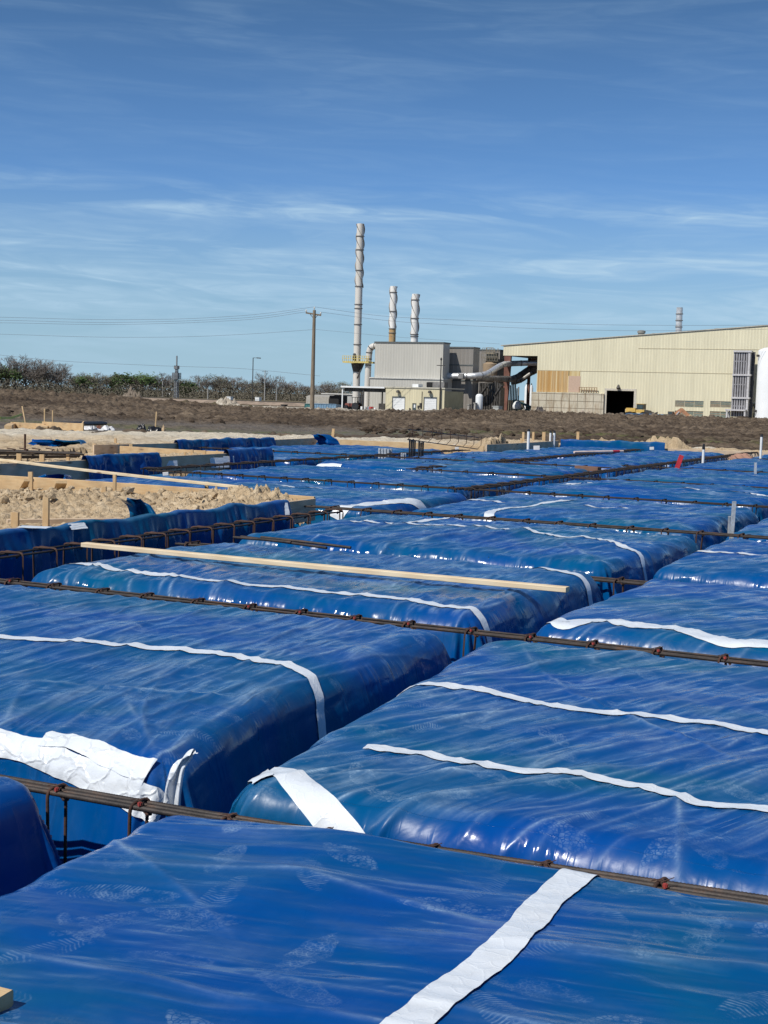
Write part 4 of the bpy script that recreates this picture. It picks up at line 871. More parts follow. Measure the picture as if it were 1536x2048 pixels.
def hmud(X, Y, R, A):
    Zg = ground_z(X, Y)
    rg = sstep(56, 72, R)
    # rough tilled clods; smoother haul road just beyond the caliche
    road = np.exp(-((R-bnd(A)-12-4*np.sin(A*9))/7.)**2)*(1-sstep(.02, .1, A))
    tr = np.clip(road+.8*np.exp(-((R-86-10*A)/5.)**2)*sstep(.0, -.1, A), 0, 1)
    c = billow(X*.42, Y*.42, 31, 5, .6)-.42; c2 = np.clip(1-np.abs(pn(X*.9, Y*.9, 33))*2.4, 0, 1)
    fur = np.abs(pn(R*.16+1.5*pn(X*.03, Y*.03, 36), A*6., 35))
    amp = (.26+.36*sstep(75, 200, R))*(1-.85*tr)
    Z = Zg-.05+amp*(c*1.3+.5*c2*np.clip(pn(X*.2, Y*.2, 34)+.45, 0, 1))+.22*fur*(1-tr)*sstep(80, 120, R)
    # heap of clods in front of the works at right
    far = sstep(225, 245, R)*(1-sstep(262, 285, R))*sstep(.0, .06, A); Z = Z+far*(.35+.8*billow(X*.35, Y*.35, 37, 4))*.75
    y_ = sstep(262, 290, R); Z = Z*(1-y_)+(GRADE-.02)*y_
    green = np.clip(np.exp(-((R-79-6*np.sin(A*14))/3.2)**2)*.8+np.exp(-((R-215)/26.)**2)*sstep(-.08, -.14, A)*.9, 0, 1)
    pale = np.clip(sstep(232, 246, R)*(1-sstep(.0, .05, A))*sstep(-.22, -.12, A)*.9+.35*sstep(250, 270, R), 0, 1)
    dark = np.clip(np.exp(-((R-bnd(A)-4)/3.)**2)*.7*(pn(X*.2, Y*.2, 40)+.6), 0, .8)
    tone = np.clip(.5+.55*fbm(R*.11, A*9., 51, 4)+.25*fbm(X*.07, Y*.07, 52, 3), 0, 1)
    return Z, {'tone': tone, 'track': tr, 'green': green, 'pale': pale, 'dark': dark}
polar('mud_field', 56, 330, 620, -.5, .42, 900, hmud, MUD)
PLAIN = soil('dry_plain', [(.3, (.10, .085, .05)), (.5, (.15, .125, .075)), (.7, (.21, .18, .12))], .12, .05, 2.)
rr = np.geomspace(200, 9000, 60); aa = np.linspace(0, 2*np.pi, 160); R_, A_ = np.meshgrid(rr, aa, indexing='ij')
g = grid_mesh('plain', np.stack([R_*np.sin(A_), R_*np.cos(A_), np.full_like(R_, GRADE-.10)], -1)[:, ::-1], PLAIN); struct(g)
k = MB(); k.poly([(240*math.sin(-a), 240*math.cos(-a), -2.6) for a in np.linspace(0, 2*math.pi, 60, endpoint=False)]); o = part('subsoil', k, MUD); struct(o)
# ---------------------------------------------------------------- the works, set square to the slab grid
def X_at(px, py, Y): return PY(px, py, Y)[0]
def Z_at(px, py, Y): return PY(px, py, Y)[1]
def sheet_material(name, base, pitch, stain=None, rough=.45, metal=0., depth=.04):
    """box-rib cladding: ribs run up the wall"""
    k = NB(name); P = k.tc.outputs['Object']; sp = k.N.new('ShaderNodeSeparateXYZ'); k.L.new(P, sp.inputs[0])
    u = k.M('ADD', sp.outputs[0], sp.outputs[1]); w = k.M('SINE', k.M('MULTIPLY', u, 2*math.pi/pitch)); rib = k.ramp(w, [(.35, 0.), (.7, 1.)])
    n = k.noise(k.map((1, 1, .25)), .35, 7, .65, .3); c = k.mix(k.ramp(n, [(.35, 0.), (.7, .5)]), base, tuple(x*.72 for x in base))
    c = k.mix(k.M('MULTIPLY', k.M('SUBTRACT', 1., rib), .28), c, tuple(x*.55 for x in base))
    pn_ = k.noise(k.map((1.3, 1.3, .0)), .45, 2, .5); c = k.mix(k.ramp(pn_, [(.45, 0.), (.55, .14)]), c, tuple(x*.8 for x in base))
    st = k.ramp(k.noise(k.map((2.5, 2.5, .10)), .8, 6, .7), [(.5, 0.), (.75, .35)]); c = k.mix(st, c, stain or tuple(x*.5 for x in base))
    k.L.new(c, k.b.inputs['Base Color']); k.b.inputs['Roughness'].default_value = rough; k.b.inputs['Metallic'].default_value = metal
    k.L.new(k.bump(rib, depth*.5), k.b.inputs['Normal']); return k.m
BEIGE = sheet_material('beige_cladding', (.80, .74, .53), .62); TAN = sheet_material('tan_cladding', (.72, .65, .44), .5, depth=.02)
GREY = sheet_material('grey_cladding', (.56, .54, .48), .6); DGREY = sheet_material('stained_grey_cladding', (.27, .25, .225), .9, stain=(.07, .055, .045))
TRIMG = mat('dark_trim', (.10, .11, .11), .5); WHITE = mat('white_paint', (.74, .75, .74), .4, var=.06, vscale=.8); BROWN = mat('oxide_steel', (.17, .072, .05), .6, var=.25, vscale=.6)
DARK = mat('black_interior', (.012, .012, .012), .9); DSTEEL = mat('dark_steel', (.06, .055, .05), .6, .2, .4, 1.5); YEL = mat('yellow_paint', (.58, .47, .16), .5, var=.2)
SILVER = mat('silver_duct', (.62, .62, .62), .35, .45, .25, 1.2); DULL = mat('dull_duct', (.21, .20, .19), .5, .3, .35, .8); STACKM = mat('stack_paint', (.60, .57, .52), .45, var=.12, vscale=.25, stretch=(1, 1, .3)); STACKW = mat('stack_white', (.78, .76, .72), .45, var=.12, vscale=.4, stretch=(1, 1, .3))
CONC = mat('concrete', (.36, .34, .30), .85, var=.3, vscale=.6); RUSTY = mat('rust_streaks', (.62, .52, .32), .7, col2=(.40, .20, .04), vscale=.9, stretch=(1, 1, .10), lo=.42, hi=.62)
def wallbox(x0, x1, y0, y1, z0, z1, m, parent, name='wall'):
    k = MB(); k.box(x0, x1, y0, y1, z0, z1); return part(name, k, m, parent)
def cbox(px0, px1, py0, py1, Y, dep, name, m, parent, label=None):
    """box whose front face covers the measured rectangle in the plane y=Y"""
    x0 = X_at(px0, py1, Y); x1 = X_at(px1, py1, Y); z1 = Z_at((px0+px1)/2, py0, Y); z0 = Z_at((px0+px1)/2, py1, Y)
    k = MB(); k.box(x0, x1, Y, Y+dep, z0, z1); return part(name, k, m, parent, label=label)
# --- beige mill building
YB = PG(1266, 836.5, GRADE)[1]
def wall_cut(Y, t, outer, holes, m, parent, name='wall', roof=None):
    """front wall as vertical strips with rectangular holes; roof(x)->z"""
    xs = sorted(set([outer[0], outer[1]]+[h[i] for h in holes for i in (0, 1)])); k = MB()
    for a, b in zip(xs, xs[1:]):
        mid = (a+b)/2; hs = sorted([h for h in holes if h[0] <= mid <= h[1]], key=lambda h: h[2]); z = outer[2]
        for h in hs:
            if h[2] > z+.01: k.box(a, b, Y, Y+t, z, h[2])
            z = max(z, h[3])
        za, zb = roof(a), roof(b)
        vs = [(a, Y, z), (b, Y, z), (b, Y+t, z), (a, Y+t, z), (a, Y, za), (b, Y, zb), (b, Y+t, zb), (a, Y+t, za)]
        k.add(vs, [(0, 3, 2, 1), (4, 5, 6, 7), (0, 1, 5, 4), (1, 2, 6, 5), (2, 3, 7, 6), (3, 0, 4, 7)])
    return part(name, k, m, parent)
xl = X_at(1007, 700, YB); xr = X_at(1700, 700, YB); xo = X_at(1073.5, 760, YB)
zl = Z_at(1007, 692, YB); z15 = Z_at(1536, 652, YB); x15 = X_at(1536, 652, YB)
slope = (z15-zl)/(x15-xl); roofz = lambda x: zl+slope*(x-xl)
bb = thing('mill_building', 'big beige ribbed steel mill building at right with open bay and black doorway', 'building', ((xl+xr)/2, YB, GRADE))
d0, d1 = X_at(1211.5, 836, YB), X_at(1266, 836, YB); dz = Z_at(1240, 781.5, YB)
zo = Z_at(1040, 711.5, YB)
holes = [(xl-.01, xo, GRADE, zo), (d0, d1, GRADE, dz)]
lw = []
for (a, b, t0, t1) in ((1350, 1407, 801.5, 815), (1349, 1406, 822, 837), (1420, 1462, 802.5, 815.5), (1419, 1461, 823, 838), (1492.5, 1512, 804.5, 817), (1491, 1512, 825, 838)):
    hx0, hx1 = X_at(a, t1, YB), X_at(b, t1, YB); z0, z1 = Z_at((a+b)/2, t1, YB), Z_at((a+b)/2, t0, YB); lw.append((hx0, hx1, z0, z1)); holes.append((hx0, hx1, z0, z1))
wall_cut(YB, .25, (xl, xr, GRADE), holes, BEIGE, bb, 'wall', roofz)
DEP = 60
k = MB(); k.add([(xl, YB, zl), (xl, YB+.25, zl), (xl, YB+DEP, zl), (xl, YB+DEP, zo), (xl, YB, zo)], [(4, 3, 2, 1, 0)]); part('side_fascia', k, BEIGE, bb)
k = MB(); k.box(xo, xo+.3, YB+.26, YB+DEP, GRADE, zl-.3); part('bay_wall', k, mat('bay_inner_wall', (.10, .10, .10), .8), bb)
k = MB(); k.add([(xl-.6, YB-.2, roofz(xl-.6)+.06), (xr, YB-.2, roofz(xr)+.06), (xr, YB+DEP, roofz(xr)+.06), (xl-.6, YB+DEP, roofz(xl-.6)+.06), (xl-.6, YB-.2, roofz(xl-.6)+.24), (xr, YB-.2, roofz(xr)+.24), (xr, YB+DEP, roofz(xr)+.24), (xl-.6, YB+DEP, roofz(xl-.6)+.24)],
        [(0, 3, 2, 1), (4, 5, 6, 7), (0, 1, 5, 4), (1, 2, 6, 5), (2, 3, 7, 6), (3, 0, 4, 7)]); part('roof', k, mat('roof_sheet', (.42, .40, .34), .5), bb)
for zz_, nm in ((Z_at(1100, 695, YB), 0), (Z_at(1160, 742, YB), 1)):
    k = MB(); x0_ = xo if nm else xo+22; k.box(x0_+.1, xr, YB-.05, YB-.005, zz_-.05, zz_+.07); part('seam_trim', k, mat('beige_trim', (.50, .44, .30), .5), bb)
k = MB()
for i in range(3): pass
k.box(d0-.5, d0, YB-.06, YB+.3, GRADE, dz+.45); k.box(d1, d1+.5, YB-.06, YB+.3, GRADE, dz+.45); k.box(d0, d1, YB-.06, YB+.3, dz, dz+.45); part('door_frame', k, mat('pale_frame', (.52, .48, .40), .6), bb)
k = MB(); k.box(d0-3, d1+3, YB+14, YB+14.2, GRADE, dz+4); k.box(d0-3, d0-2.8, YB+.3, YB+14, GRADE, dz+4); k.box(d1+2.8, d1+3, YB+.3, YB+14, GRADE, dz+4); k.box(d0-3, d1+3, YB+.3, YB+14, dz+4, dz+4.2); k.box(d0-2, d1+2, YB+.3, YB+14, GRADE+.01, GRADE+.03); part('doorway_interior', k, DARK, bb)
k = MB(); lx, lz = X_at(1238, 774, YB), Z_at(1238, 774, YB); k.lathe((lx, YB-.5, lz-.5), [(.3, 0), (.45, .3), (.2, .8), (.1, 1.0)], 12); k.bar((lx, YB, lz+.4), (lx, YB-.5, lz+.4), .1, .1); part('door_lamp', k, DSTEEL, bb, True)
# rust panel, pink patch, block wall
def pan(px0, px1, py0, py1, nm, m, dy, lab=None, th=.03):
    x0 = X_at(px0, py1, YB); x1 = X_at(px1, py1, YB); z1 = Z_at((px0+px1)/2, py0, YB); z0 = Z_at((px0+px1)/2, py1, YB); k = MB(); k.box(x0, x1, YB-dy-th, YB-dy, z0, z1); return part(nm, k, m, bb, label=lab)
def ribrust():
    k = NB('rusted_beige_cladding'); P = k.tc.outputs['Object']; sp = k.N.new('ShaderNodeSeparateXYZ'); k.L.new(P, sp.inputs[0])
    w = k.M('SINE', k.M('MULTIPLY', sp.outputs[0], 2*math.pi/1.25)); rib = k.ramp(w, [(.35, 0.), (.7, 1.)])
    n = k.noise(k.map((3.2, 3.2, .08)), .6, 7, .7); n2 = k.noise(k.map((1, 1, .2)), .25, 4, .6)
    c = k.mix(k.ramp(n, [(.36, .1), (.56, .95)]), (.66, .57, .36), (.50, .28, .08)); c = k.mix(k.ramp(n2, [(.5, 0.), (.65, .6)]), c, (.60, .50, .30))
    c = k.mix(k.M('MULTIPLY', k.M('SUBTRACT', 1., rib), .4), c, (.30, .15, .04)); k.L.new(c, k.b.inputs['Base Color']); k.b.inputs['Roughness'].default_value = .7; k.L.new(k.bump(rib, .04), k.b.inputs['Normal']); return k.m
RR = ribrust()
pan(1074, 1137, 741.5, 784, 'rusted_panel', RR, .004, 'wall panel streaked orange with rust'); 
pan(1137, 1160, 741.5, 752, 'rusted_panel', mat('light_rust', (.60, .50, .28), .7, col2=(.46, .30, .10), vscale=1.2, stretch=(1, 1, .1)), .004)
pan(1136.5, 1160, 752, 784.5, 'patch_panel', mat('pinkish_patch', (.50, .36, .27), .75, var=.06), .012, 'flat pinkish repair panel')
def blocks():
    k = NB('concrete_blocks'); P = k.tc.outputs['Object']; b = k.N.new('ShaderNodeTexBrick'); k.L.new(k.map((1, 1, 1), (math.pi/2, 0, 0)), b.inputs['Vector'])
    b.inputs['Scale'].default_value = 1.; b.inputs['Brick Width'].default_value = 1.75; b.inputs['Row Height'].default_value = 1.5; b.inputs['Mortar Size'].default_value = .05; b.offset = 0.
    b.inputs['Color1'].default_value = (.56, .51, .40, 1); b.inputs['Color2'].default_value = (.50, .46, .36, 1); b.inputs['Mortar'].default_value = (.17, .14, .10, 1)
    n = k.noise(k.map((1.2, 1.2, .35)), .55, 7, .7, .4); c = k.mix(k.ramp(n, [(.46, 0.), (.66, .75)]), b.outputs['Color'], (.22, .13, .06))
    n2 = k.noise(P, .5, 7, .7); c = k.mix(k.ramp(n2, [(.5, 0.), (.7, .55)]), c, (.52, .46, .38)); k.L.new(c, k.b.inputs['Base Color']); k.b.inputs['Roughness'].default_value = .9
    k.L.new(k.bump(b.outputs['Fac'], -.05), k.b.inputs['Normal']); return k.m
pan(1063, 1207, 785.5, 838, 'block_wall', blocks(), .01, 'stained concrete block wall at the foot of the cladding', .5)
k = MB(); x0_, x1_ = X_at(1160, 784, YB), X_at(1195, 784, YB); z_ = Z_at(1175, 785, YB)
for i in range(8): xx = x0_+(x1_-x0_)*i/7; k.box(xx-.06, xx+.06, YB-.62, YB-.52, z_, z_+1.1)
k.box(x0_, x1_, YB-.64, YB-.5, z_+1.0, z_+1.1); k.box(x0_, x1_, YB-.64, YB-.5, z_+.5, z_+.58); part('guard_rail', k, mat('rusty_rail', (.25, .14, .07), .8), bb)
# louvred windows
pcols = [mat('teal_pane', (.13, .21, .20), .4), mat('rusty_pane', (.27, .20, .14), .6), mat('green_pane', (.10, .17, .15), .4)]
BAR = mat('tan_bar', (.42, .38, .27), .6)
for wi, (a, b, z0, z1) in enumerate(lw):
    fr = MB(); e = .12
    fr.box(a, b, YB+.10, YB+.2, z0, z0+e); fr.box(a, b, YB+.10, YB+.2, z1-e, z1); n_ = max(2, round((b-a)/2.)); 
    for i in range(n_+1): xx = a+(b-a)*i/n_; fr.box(max(a, xx-.06), min(b, xx+.06), YB+.085, YB+.19, z0+e, z1-e)
    w = part('window', fr, BAR, bb)
    sl_ = MB(); nr_ = 7; rg = random.Random(wi)
    for r_ in range(nr_):
        for i in range(n_):
            xa = a+(b-a)*i/n_+.06; xb = a+(b-a)*(i+1)/n_-.06; za = z0+e+(z1-z0-2*e)*r_/nr_; zb = z0+e+(z1-z0-2*e)*(r_+1)/nr_
            sl_.add([(xa, YB+.12, za+.02), (xb, YB+.12, za+.02), (xb, YB+.24, zb-.02), (xa, YB+.24, zb-.02)], [(0, 1, 2, 3)], rg.choice((0, 0, 1, 2) if i else (1, 1, 0)))
            sl_.box(xa, xb, YB+.108, YB+.13, za-.025, za+.025, mi=3)
    part('pane', sl_, pcols+[BAR], w)
# tapered brown column and bay structure
cx0, cx1, cx2 = X_at(1008.5, 712, YB), X_at(1021.5, 712, YB), X_at(1012, 826, YB)
k = MB(); zt = zo; b0, b1 = X_at(1003, 826, YB), X_at(1011.5, 826, YB)
b0 = cx0; b1 = cx0+(cx1-cx0)*.62
for yy in (YB+.1,):
    vs = [(b0, yy, GRADE), (b1, yy, GRADE), (b1, yy+.7, GRADE), (b0, yy+.7, GRADE), (cx0, yy, zt), (cx1, yy, zt), (cx1, yy+.7, zt), (cx0, yy+.7, zt)]
    k.add(vs, [(0, 3, 2, 1), (4, 5, 6, 7), (0, 1, 5, 4), (1, 2, 6, 5), (2, 3, 7, 6), (3, 0, 4, 7)])
k.box(cx0-.08, b1+.2, YB+.0, YB+.9, GRADE, GRADE+.3)
part('bay_column', k, BROWN, bb)
for yy in (15, 30, 45):
    k = MB(); k.box(cx0, cx0+.6, YB+yy, YB+yy+.5, GRADE, zt); k.box(cx0, xo, YB+yy, YB+yy+.4, zt-1.2, zt-.1); part('bay_column', k, BROWN, bb)
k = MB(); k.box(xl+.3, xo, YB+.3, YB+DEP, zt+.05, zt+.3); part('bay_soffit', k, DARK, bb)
# roof things
def roof_can(px0, px1, py0, pyb, label, kind=0):
    xc = X_at((px0+px1)/2, pyb, YB+2); yy = YB+2; w = abs(X_at(px1, pyb, yy)-X_at(px0, pyb, yy))/2; zt_ = Z_at((px0+px1)/2, py0, yy); zb = roofz(xc)+.3
    k = MB(); k.lathe((xc, yy, 0), [(w*.8, zb), (w*.8, zb+(zt_-zb)*.35), (w, zb+(zt_-zb)*.4), (w, zt_-.15), (w*.6, zt_)], 20); part('roof_vent', k, mat('vent_grey', (.24, .24, .22), .6), bb, True)
roof_can(1274.5, 1290.5, 660.5, 672, ''); roof_can(1302, 1316, 666.5, 670, ''); roof_can(1428, 1443, 656.8, 660, '')
def stack(name, label, px, pyt, pyb, Y, wpx, m, strakes=None, rings=(), top=None, rustpart=None, zb=None):
    xb, zbm = PY(px, pyb, Y); z0 = zb if zb is not None else zbm; zt_ = Z_at(px, pyt, Y); d = math.hypot(xb, Y); r = wpx/F*d*.93/2; 
    D = xb*_fw[0]+Y*_fw[1]; r = wpx/F*D/2
    o = thing(name, label, 'chimney stack', (xb, Y, z0)); k = MB(); k.lathe((xb, Y, 0), [(r, z0), (r, zt_-.1), (r*.93, zt_-.1), (r*.93, zt_-1.2)], 28); part('shaft', k, m, o, True)
    for py in rings:
        zr = Z_at(px, py, Y); k = MB(); k.lathe((xb, Y, zr), [(r+.01, -.10), (r+.13, -.07), (r+.13, .07), (r+.01, .10)], 28, cap=False); part('flange_ring', k, mat('ring_grey', (.16, .15, .14), .6), o, True)
    if strakes:
        za, zb_ = Z_at(px, strakes[0], Y), Z_at(px, strakes[1], Y); pit = strakes[2]
        for q in range(3):
            k = MB(); n_ = 90; vs = []
            for i in range(n_+1):
                zz = zb_+(za-zb_)*i/n_; t = -2*math.pi*(zz-zb_)/pit+q*2*math.pi/3+strakes[3]
                for rr_, dz_ in ((r-.01, -.05), (r+.20, -.05), (r+.20, .05), (r-.01, .05)): vs.append((xb+rr_*math.cos(t), Y+rr_*math.sin(t), zz+dz_))
            fs = [(i*4+j, i*4+(j+1) % 4, (i+1)*4+(j+1) % 4, (i+1)*4+j) for i in range(n_) for j in range(4)]; k.add(vs, fs); part('strake', k, mat('strake_shadow_grey', (.20, .19, .18), .6), o)  # fins coloured dark grey to draw the shadow lines of the strakes
    if rustpart:
        za, zb_ = Z_at(px, rustpart[0], Y), Z_at(px, rustpart[1], Y); k = MB(); k.lathe((xb, Y, 0), [(r+.02, zb_), (r+.02, za)], 28, cap=False); part('rusted_base', k, mat('stack_rust', (.50, .38, .20), .7, col2=(.38, .19, .06), vscale=1., stretch=(1, 1, .3)), o, True)
    return o, xb, r
stack('roof_stack', 'short shiny silver stack on the roof of the beige building', 1357, 614, 668, YB+8, 12.5, SILVER, rings=(628, 641, 654))
# --- grey buildings
YT = PG(771, 824.8, GRADE)[1]; YG = YT+14
xg0, xg1 = X_at(748.5, 760, YG), X_at(884.5, 760, YG); zg = Z_at(815, 686.3, YG)
gb = thing('grey_building', 'tall light grey clad filter building behind the tan service building', 'building', ((xg0+xg1)/2, YG, GRADE))
# depth from the visible right side
def depth_for(x, Y, px, py=760):
    lo, hi = 0., 80.
    for _ in range(40):
        m = (lo+hi)/2; P = np.array([x, Y+m, 5.])-np.array([0, 0, CH]); q = 768+F*(P@_r)/(P@_fw)
        if q < px: lo = m
        else: hi = m
    return lo
dg = depth_for(xg1, YG, 897.5)
zm = Z_at(815, 758, YG); wallbox(xg0, xg1, YG, YG+dg, zm, zg, GREY, gb); 
wallbox(xg0-.7, xg1+.5, YG-.6, YG+dg+.5, GRADE, zm, GREY, gb, 'lower_wall')
k = MB(); k.box(xg0-.8, xg1+.6, YG-.8, YG+dg+.6, zm+.003, zm+.22); part('ledge_trim', k, mat('pale_trim', (.55, .54, .50), .5), gb)
k = MB(); k.box(xg0-.15, xg1+.15, YG-.15, YG+dg+.15, zg+.003, zg+.28); part('roof_trim', k, TRIMG, gb)
k = MB(); hx, hz = X_at(858, 775, YG-1.5), Z_at(858, 775, YG-1.5); hx1, hz1 = X_at(893, 766, YG-1.5), Z_at(870, 764, YG-1.5)
k.box(hx, hx1, YG-2.6, YG-.7, hz, hz1); part('air_intake', k, DULL, gb); k = MB(); k.box(hx-.03, hx+1.2, YG-2.7, YG-1.2, hz+.15, hz1-.1); part('intake_mouth', k, DARK, gb)
# second and third
Y2 = YG+5; x20, x21 = X_at(897.5, 760, Y2), X_at(945, 760, Y2); z2 = Z_at(925, 696.5, Y2); d2 = depth_for(x21, Y2, 957)
g2 = thing('filter_house', 'weathered dark grey clad block right of the light grey building', 'building', ((x20+x21)/2, Y2, GRADE)); wallbox(x20, x21, Y2, Y2+d2, GRADE, z2, DGREY, g2); wallbox(x20-.1, x21+.12, Y2-.12, Y2+d2+.12, z2+.003, z2+.3, TRIMG, g2, 'roof_trim')
k = MB(); zz_ = Z_at(920, 730, Y2); k.box(x20, x21+.1, Y2-.1, Y2-.004, zz_-.1, zz_+.1); k.box(x20, x21+.1, Y2-.12, Y2-.004, Z_at(920, 761, Y2)-.1, Z_at(920, 761, Y2)+.15); part('seam_trim', k, TRIMG, g2)
Y3 = YB+4; x30, x31 = X_at(952, 760, Y3), X_at(998, 760, Y3); z3 = Z_at(985, 701.5, Y3)
g3 = thing('rear_filter_house', 'third grey clad block set back behind the ducts', 'building', ((x30+x31)/2, Y3, GRADE)); wallbox(x30, x31, Y3, Y3+5, GRADE, z3, DGREY, g3); wallbox(x30-.1, x31+.1, Y3-.1, Y3+5.1, z3+.003, z3+.3, TRIMG, g3, 'roof_trim')
# service tower between
Y4 = Y3-4; tw = thing('hopper_tower', 'cream hopper tower with caged platforms in front of the third grey block', 'tower', (X_at(980, 760, Y4), Y4, GRADE))
cbox(972, 986.5, 705, 723, Y4, 3, 'hopper', mat('cream_paint', (.42, .38, .29), .6, var=.3, vscale=1.), tw); cbox(970, 984, 723, 765, Y4+.4, 2.5, 'tower_leg', DSTEEL, tw)
k = MB()
for (a, b, yy) in ((968, 990, 705), (966, 996, 716), (967, 998, 722), (968, 996, 735)):
    x0_, x1_ = X_at(a, yy, Y4-.3), X_at(b, yy, Y4-.3); z_ = Z_at(980, yy, Y4-.3); k.box(x0_, x1_, Y4-1.3, Y4-.2, z_-.08, z_); k.box(x0_, x1_, Y4-1.35, Y4-1.28, z_+.9, z_+.98)
    for i in range(7): xx = x0_+(x1_-x0_)*i/6; k.box(xx-.04, xx+.04, Y4-1.34, Y4-1.28, z_, z_+.95)
part('platform', k, mat('platform_steel', (.22, .19, .14), .6), tw)
k = MB(); z_ = Z_at(980, 705, Y4); x0_, x1_ = X_at(973, 700, Y4), X_at(986, 700, Y4); zt_ = Z_at(980, 695, Y4)
for xx in (x0_, (x0_+x1_)/2, x1_):
    for yy in (Y4, Y4+2.9): kk = MB(); kk.box(xx-.06, xx+.06, yy, yy+.12, z_, zt_); part('rail_post', kk, mat('platform_steel', (.22, .19, .14)), tw)
for zz_ in (zt_, (z_+zt_)/2): kk = MB(); kk.box(x0_-.06, x1_+.06, Y4-.06, Y4-.003, zz_-.1, zz_); part('top_rail', kk, mat('platform_steel', (.22, .19, .14)), tw)
k = MB(); q = PY(979, 727, Y4-1); k.lathe((q[0], Y4-.5, 0), [(1.5, Z_at(979, 752, Y4-1)), (1.6, Z_at(979, 740, Y4-1)), (1.6, Z_at(979, 728, Y4-1)), (.8, Z_at(979, 724, Y4-1))], 20); part('drum', k, mat('tan_drum', (.30, .22, .14), .7), tw, True)
# dark steelwork under the ducts
Y5 = Y2+2; dk = thing('process_steelwork', 'dark mass of steelwork, hoppers and pipes under the ducts', 'steelwork', (X_at(985, 820, Y5), Y5, GRADE))
rg = random.Random(5)
for i in range(9):
    a = 958+i*4.9; k = MB(); x0_ = X_at(a, 800, Y5); k.box(x0_, x0_+.35, Y5, Y5+.35, GRADE, Z_at(a, 762+rg.uniform(0, 6), Y5)); part('post', k, DSTEEL, dk)
for (a, b, c_, d_, m_) in ((958, 975, 785, 826, DGREY), (976, 990, 792, 815, DSTEEL), (990, 999, 775, 826, DSTEEL), (960, 1000, 766, 771, DSTEEL), (958, 999, 782, 785, DSTEEL), (962, 972, 770, 785, DULL)):
    cbox(a, b, c_, d_, Y5+rg.uniform(.5, 2.), 2.5, 'machine_housing', m_, dk)
k = MB()
for (a, c_, b, d_) in ((960, 790, 975, 770), (975, 770, 990, 790), (990, 790, 1004, 770), (1000, 826, 990, 792)): k.bar((X_at(a, c_, Y5), Y5-.1, Z_at(a, c_, Y5)), (X_at(b, d_, Y5), Y5-.1, Z_at(b, d_, Y5)), .25, .25)
part('diagonal_brace', k, DSTEEL, dk)
for i in range(6):
    a = 1020+i*3.3; k = MB(); Yp = YB+12+i; k.tube([(X_at(a, 800, Yp), Yp, GRADE), (X_at(a, 800, Yp), Yp, Z_at(a, 768+rg.uniform(-8, 10), Yp))], .16, 8); part('riser_pipe', k, DULL if i % 2 else DSTEEL, dk, True)
# ducts
def duct(label, pts, wpx, m, name='duct', bands=None, flange=()):
    P3 = [Vector((X_at(x, y, Y), Y, Z_at(x, y, Y))) for x, y, Y in pts]; pp = smooth_path(P3, 6., 8); D = P3[0].dot(Vector(_fw)); r = wpx/F*D/2
    o = thing(name, label, 'duct', tuple(P3[0])); k = MB(); k.tube(pp, r, 24); part('pipe', k, m, o, True)
    for i in range(1, len(pp)-1, 4):
        a, b = pp[i], pp[i+1]; 
        if (b-a).length < .05: continue
        d = (b-a).normalized(); k = MB(); k.tube([a, a+d*.18], r+.05, 24); part('band', k, DULL if m is SILVER else DSTEEL, o, True)
    return o
YD = Y2-2
duct('bright silver duct snaking from the grey building up into the open bay', [(893, 752, YD), (968, 752, YD), (1004, 729, YB-8), (1022, 727, YB+3), (1100, 725, YB+6)], 12, SILVER)
cbox(916, 926, 747, 757, YD-1.1, 2.4, 'damper_box', DULL, bpy.data.objects['duct'])
duct('dull grey duct below the silver one, rising to the right through the bay', [(948, 757, YD+3), (996, 758, YB-6), (1030, 758, YB+4), (1062, 735, YB+9), (1100, 727, YB+10)], 13, DULL)
duct('lowest banded duct rising steeply behind the brown column', [(1022, 765, YB+13), (1040, 762, YB+14), (1068, 742, YB+15), (1100, 735, YB+16)], 10, mat('banded_duct', (.30, .29, .27), .5, .3))
# elbow duct at the tall stack
YE = YG+3
duct('pale duct bending down from the grey building beside the tall stack', [(765, 692, YE), (740, 692, YE), (737, 720, YE), (733, 815, YE)], 12.5, STACKM)
# stacks
YS = YG+4
o, sx, sr = stack('tall_stack', 'tallest chimney stack, grey, with spiral strakes on its upper part', 711.5, 447, 818, YS, 14.5, STACKM, (449, 575, 9.0, .5), rings=(473, 500, 541, 573, 609, 617, 649, 689), zb=GRADE)
ztop_ = Z_at(712, 723, YS); k = MB(); k.lathe((sx, YS, ztop_), [(sr+.02, -2.2), (sr+.45, -.6), (sr+.45, -.4)], 20, cap=False); part('platform_shade_cone', k, DSTEEL, o, True)  # added dark cone stands in for the platform's shadow on the shaft
k = MB(); x0_, x1_ = X_at(695.5, 722, YS), X_at(747, 722, YS); k.box(x0_, x1_, YS-1.6-sr, YS-sr+.0, ztop_-.35, ztop_); k.box(x0_, x1_, YS+sr, YS+sr+1.2, ztop_-.35, ztop_)
for zz_ in (.55, 1.1): k.box(x0_, x1_, YS-1.65-sr, YS-1.58-sr, ztop_+zz_-.05, ztop_+zz_+.05)
for i in range(14): xx = x0_+(x1_-x0_)*i/13; k.box(xx-.05, xx+.05, YS-1.66-sr, YS-1.57-sr, ztop_, ztop_+1.15)
part('platform', k, YEL, o)
k = MB(); k.bar((X_at(733, 725, YS), YS-1.2, ztop_-.3), (sx+sr, YS-1.2, ztop_-3.6), .25, .25); part('platform_brace', k, DSTEEL, o)
k = MB(); k.lathe((sx-.2, YS-sr-.1, ztop_+.2), [(.32, 0), (.32, 1.3), (.2, 1.5)], 14); part('sampling_box', k, DSTEEL, o, True)
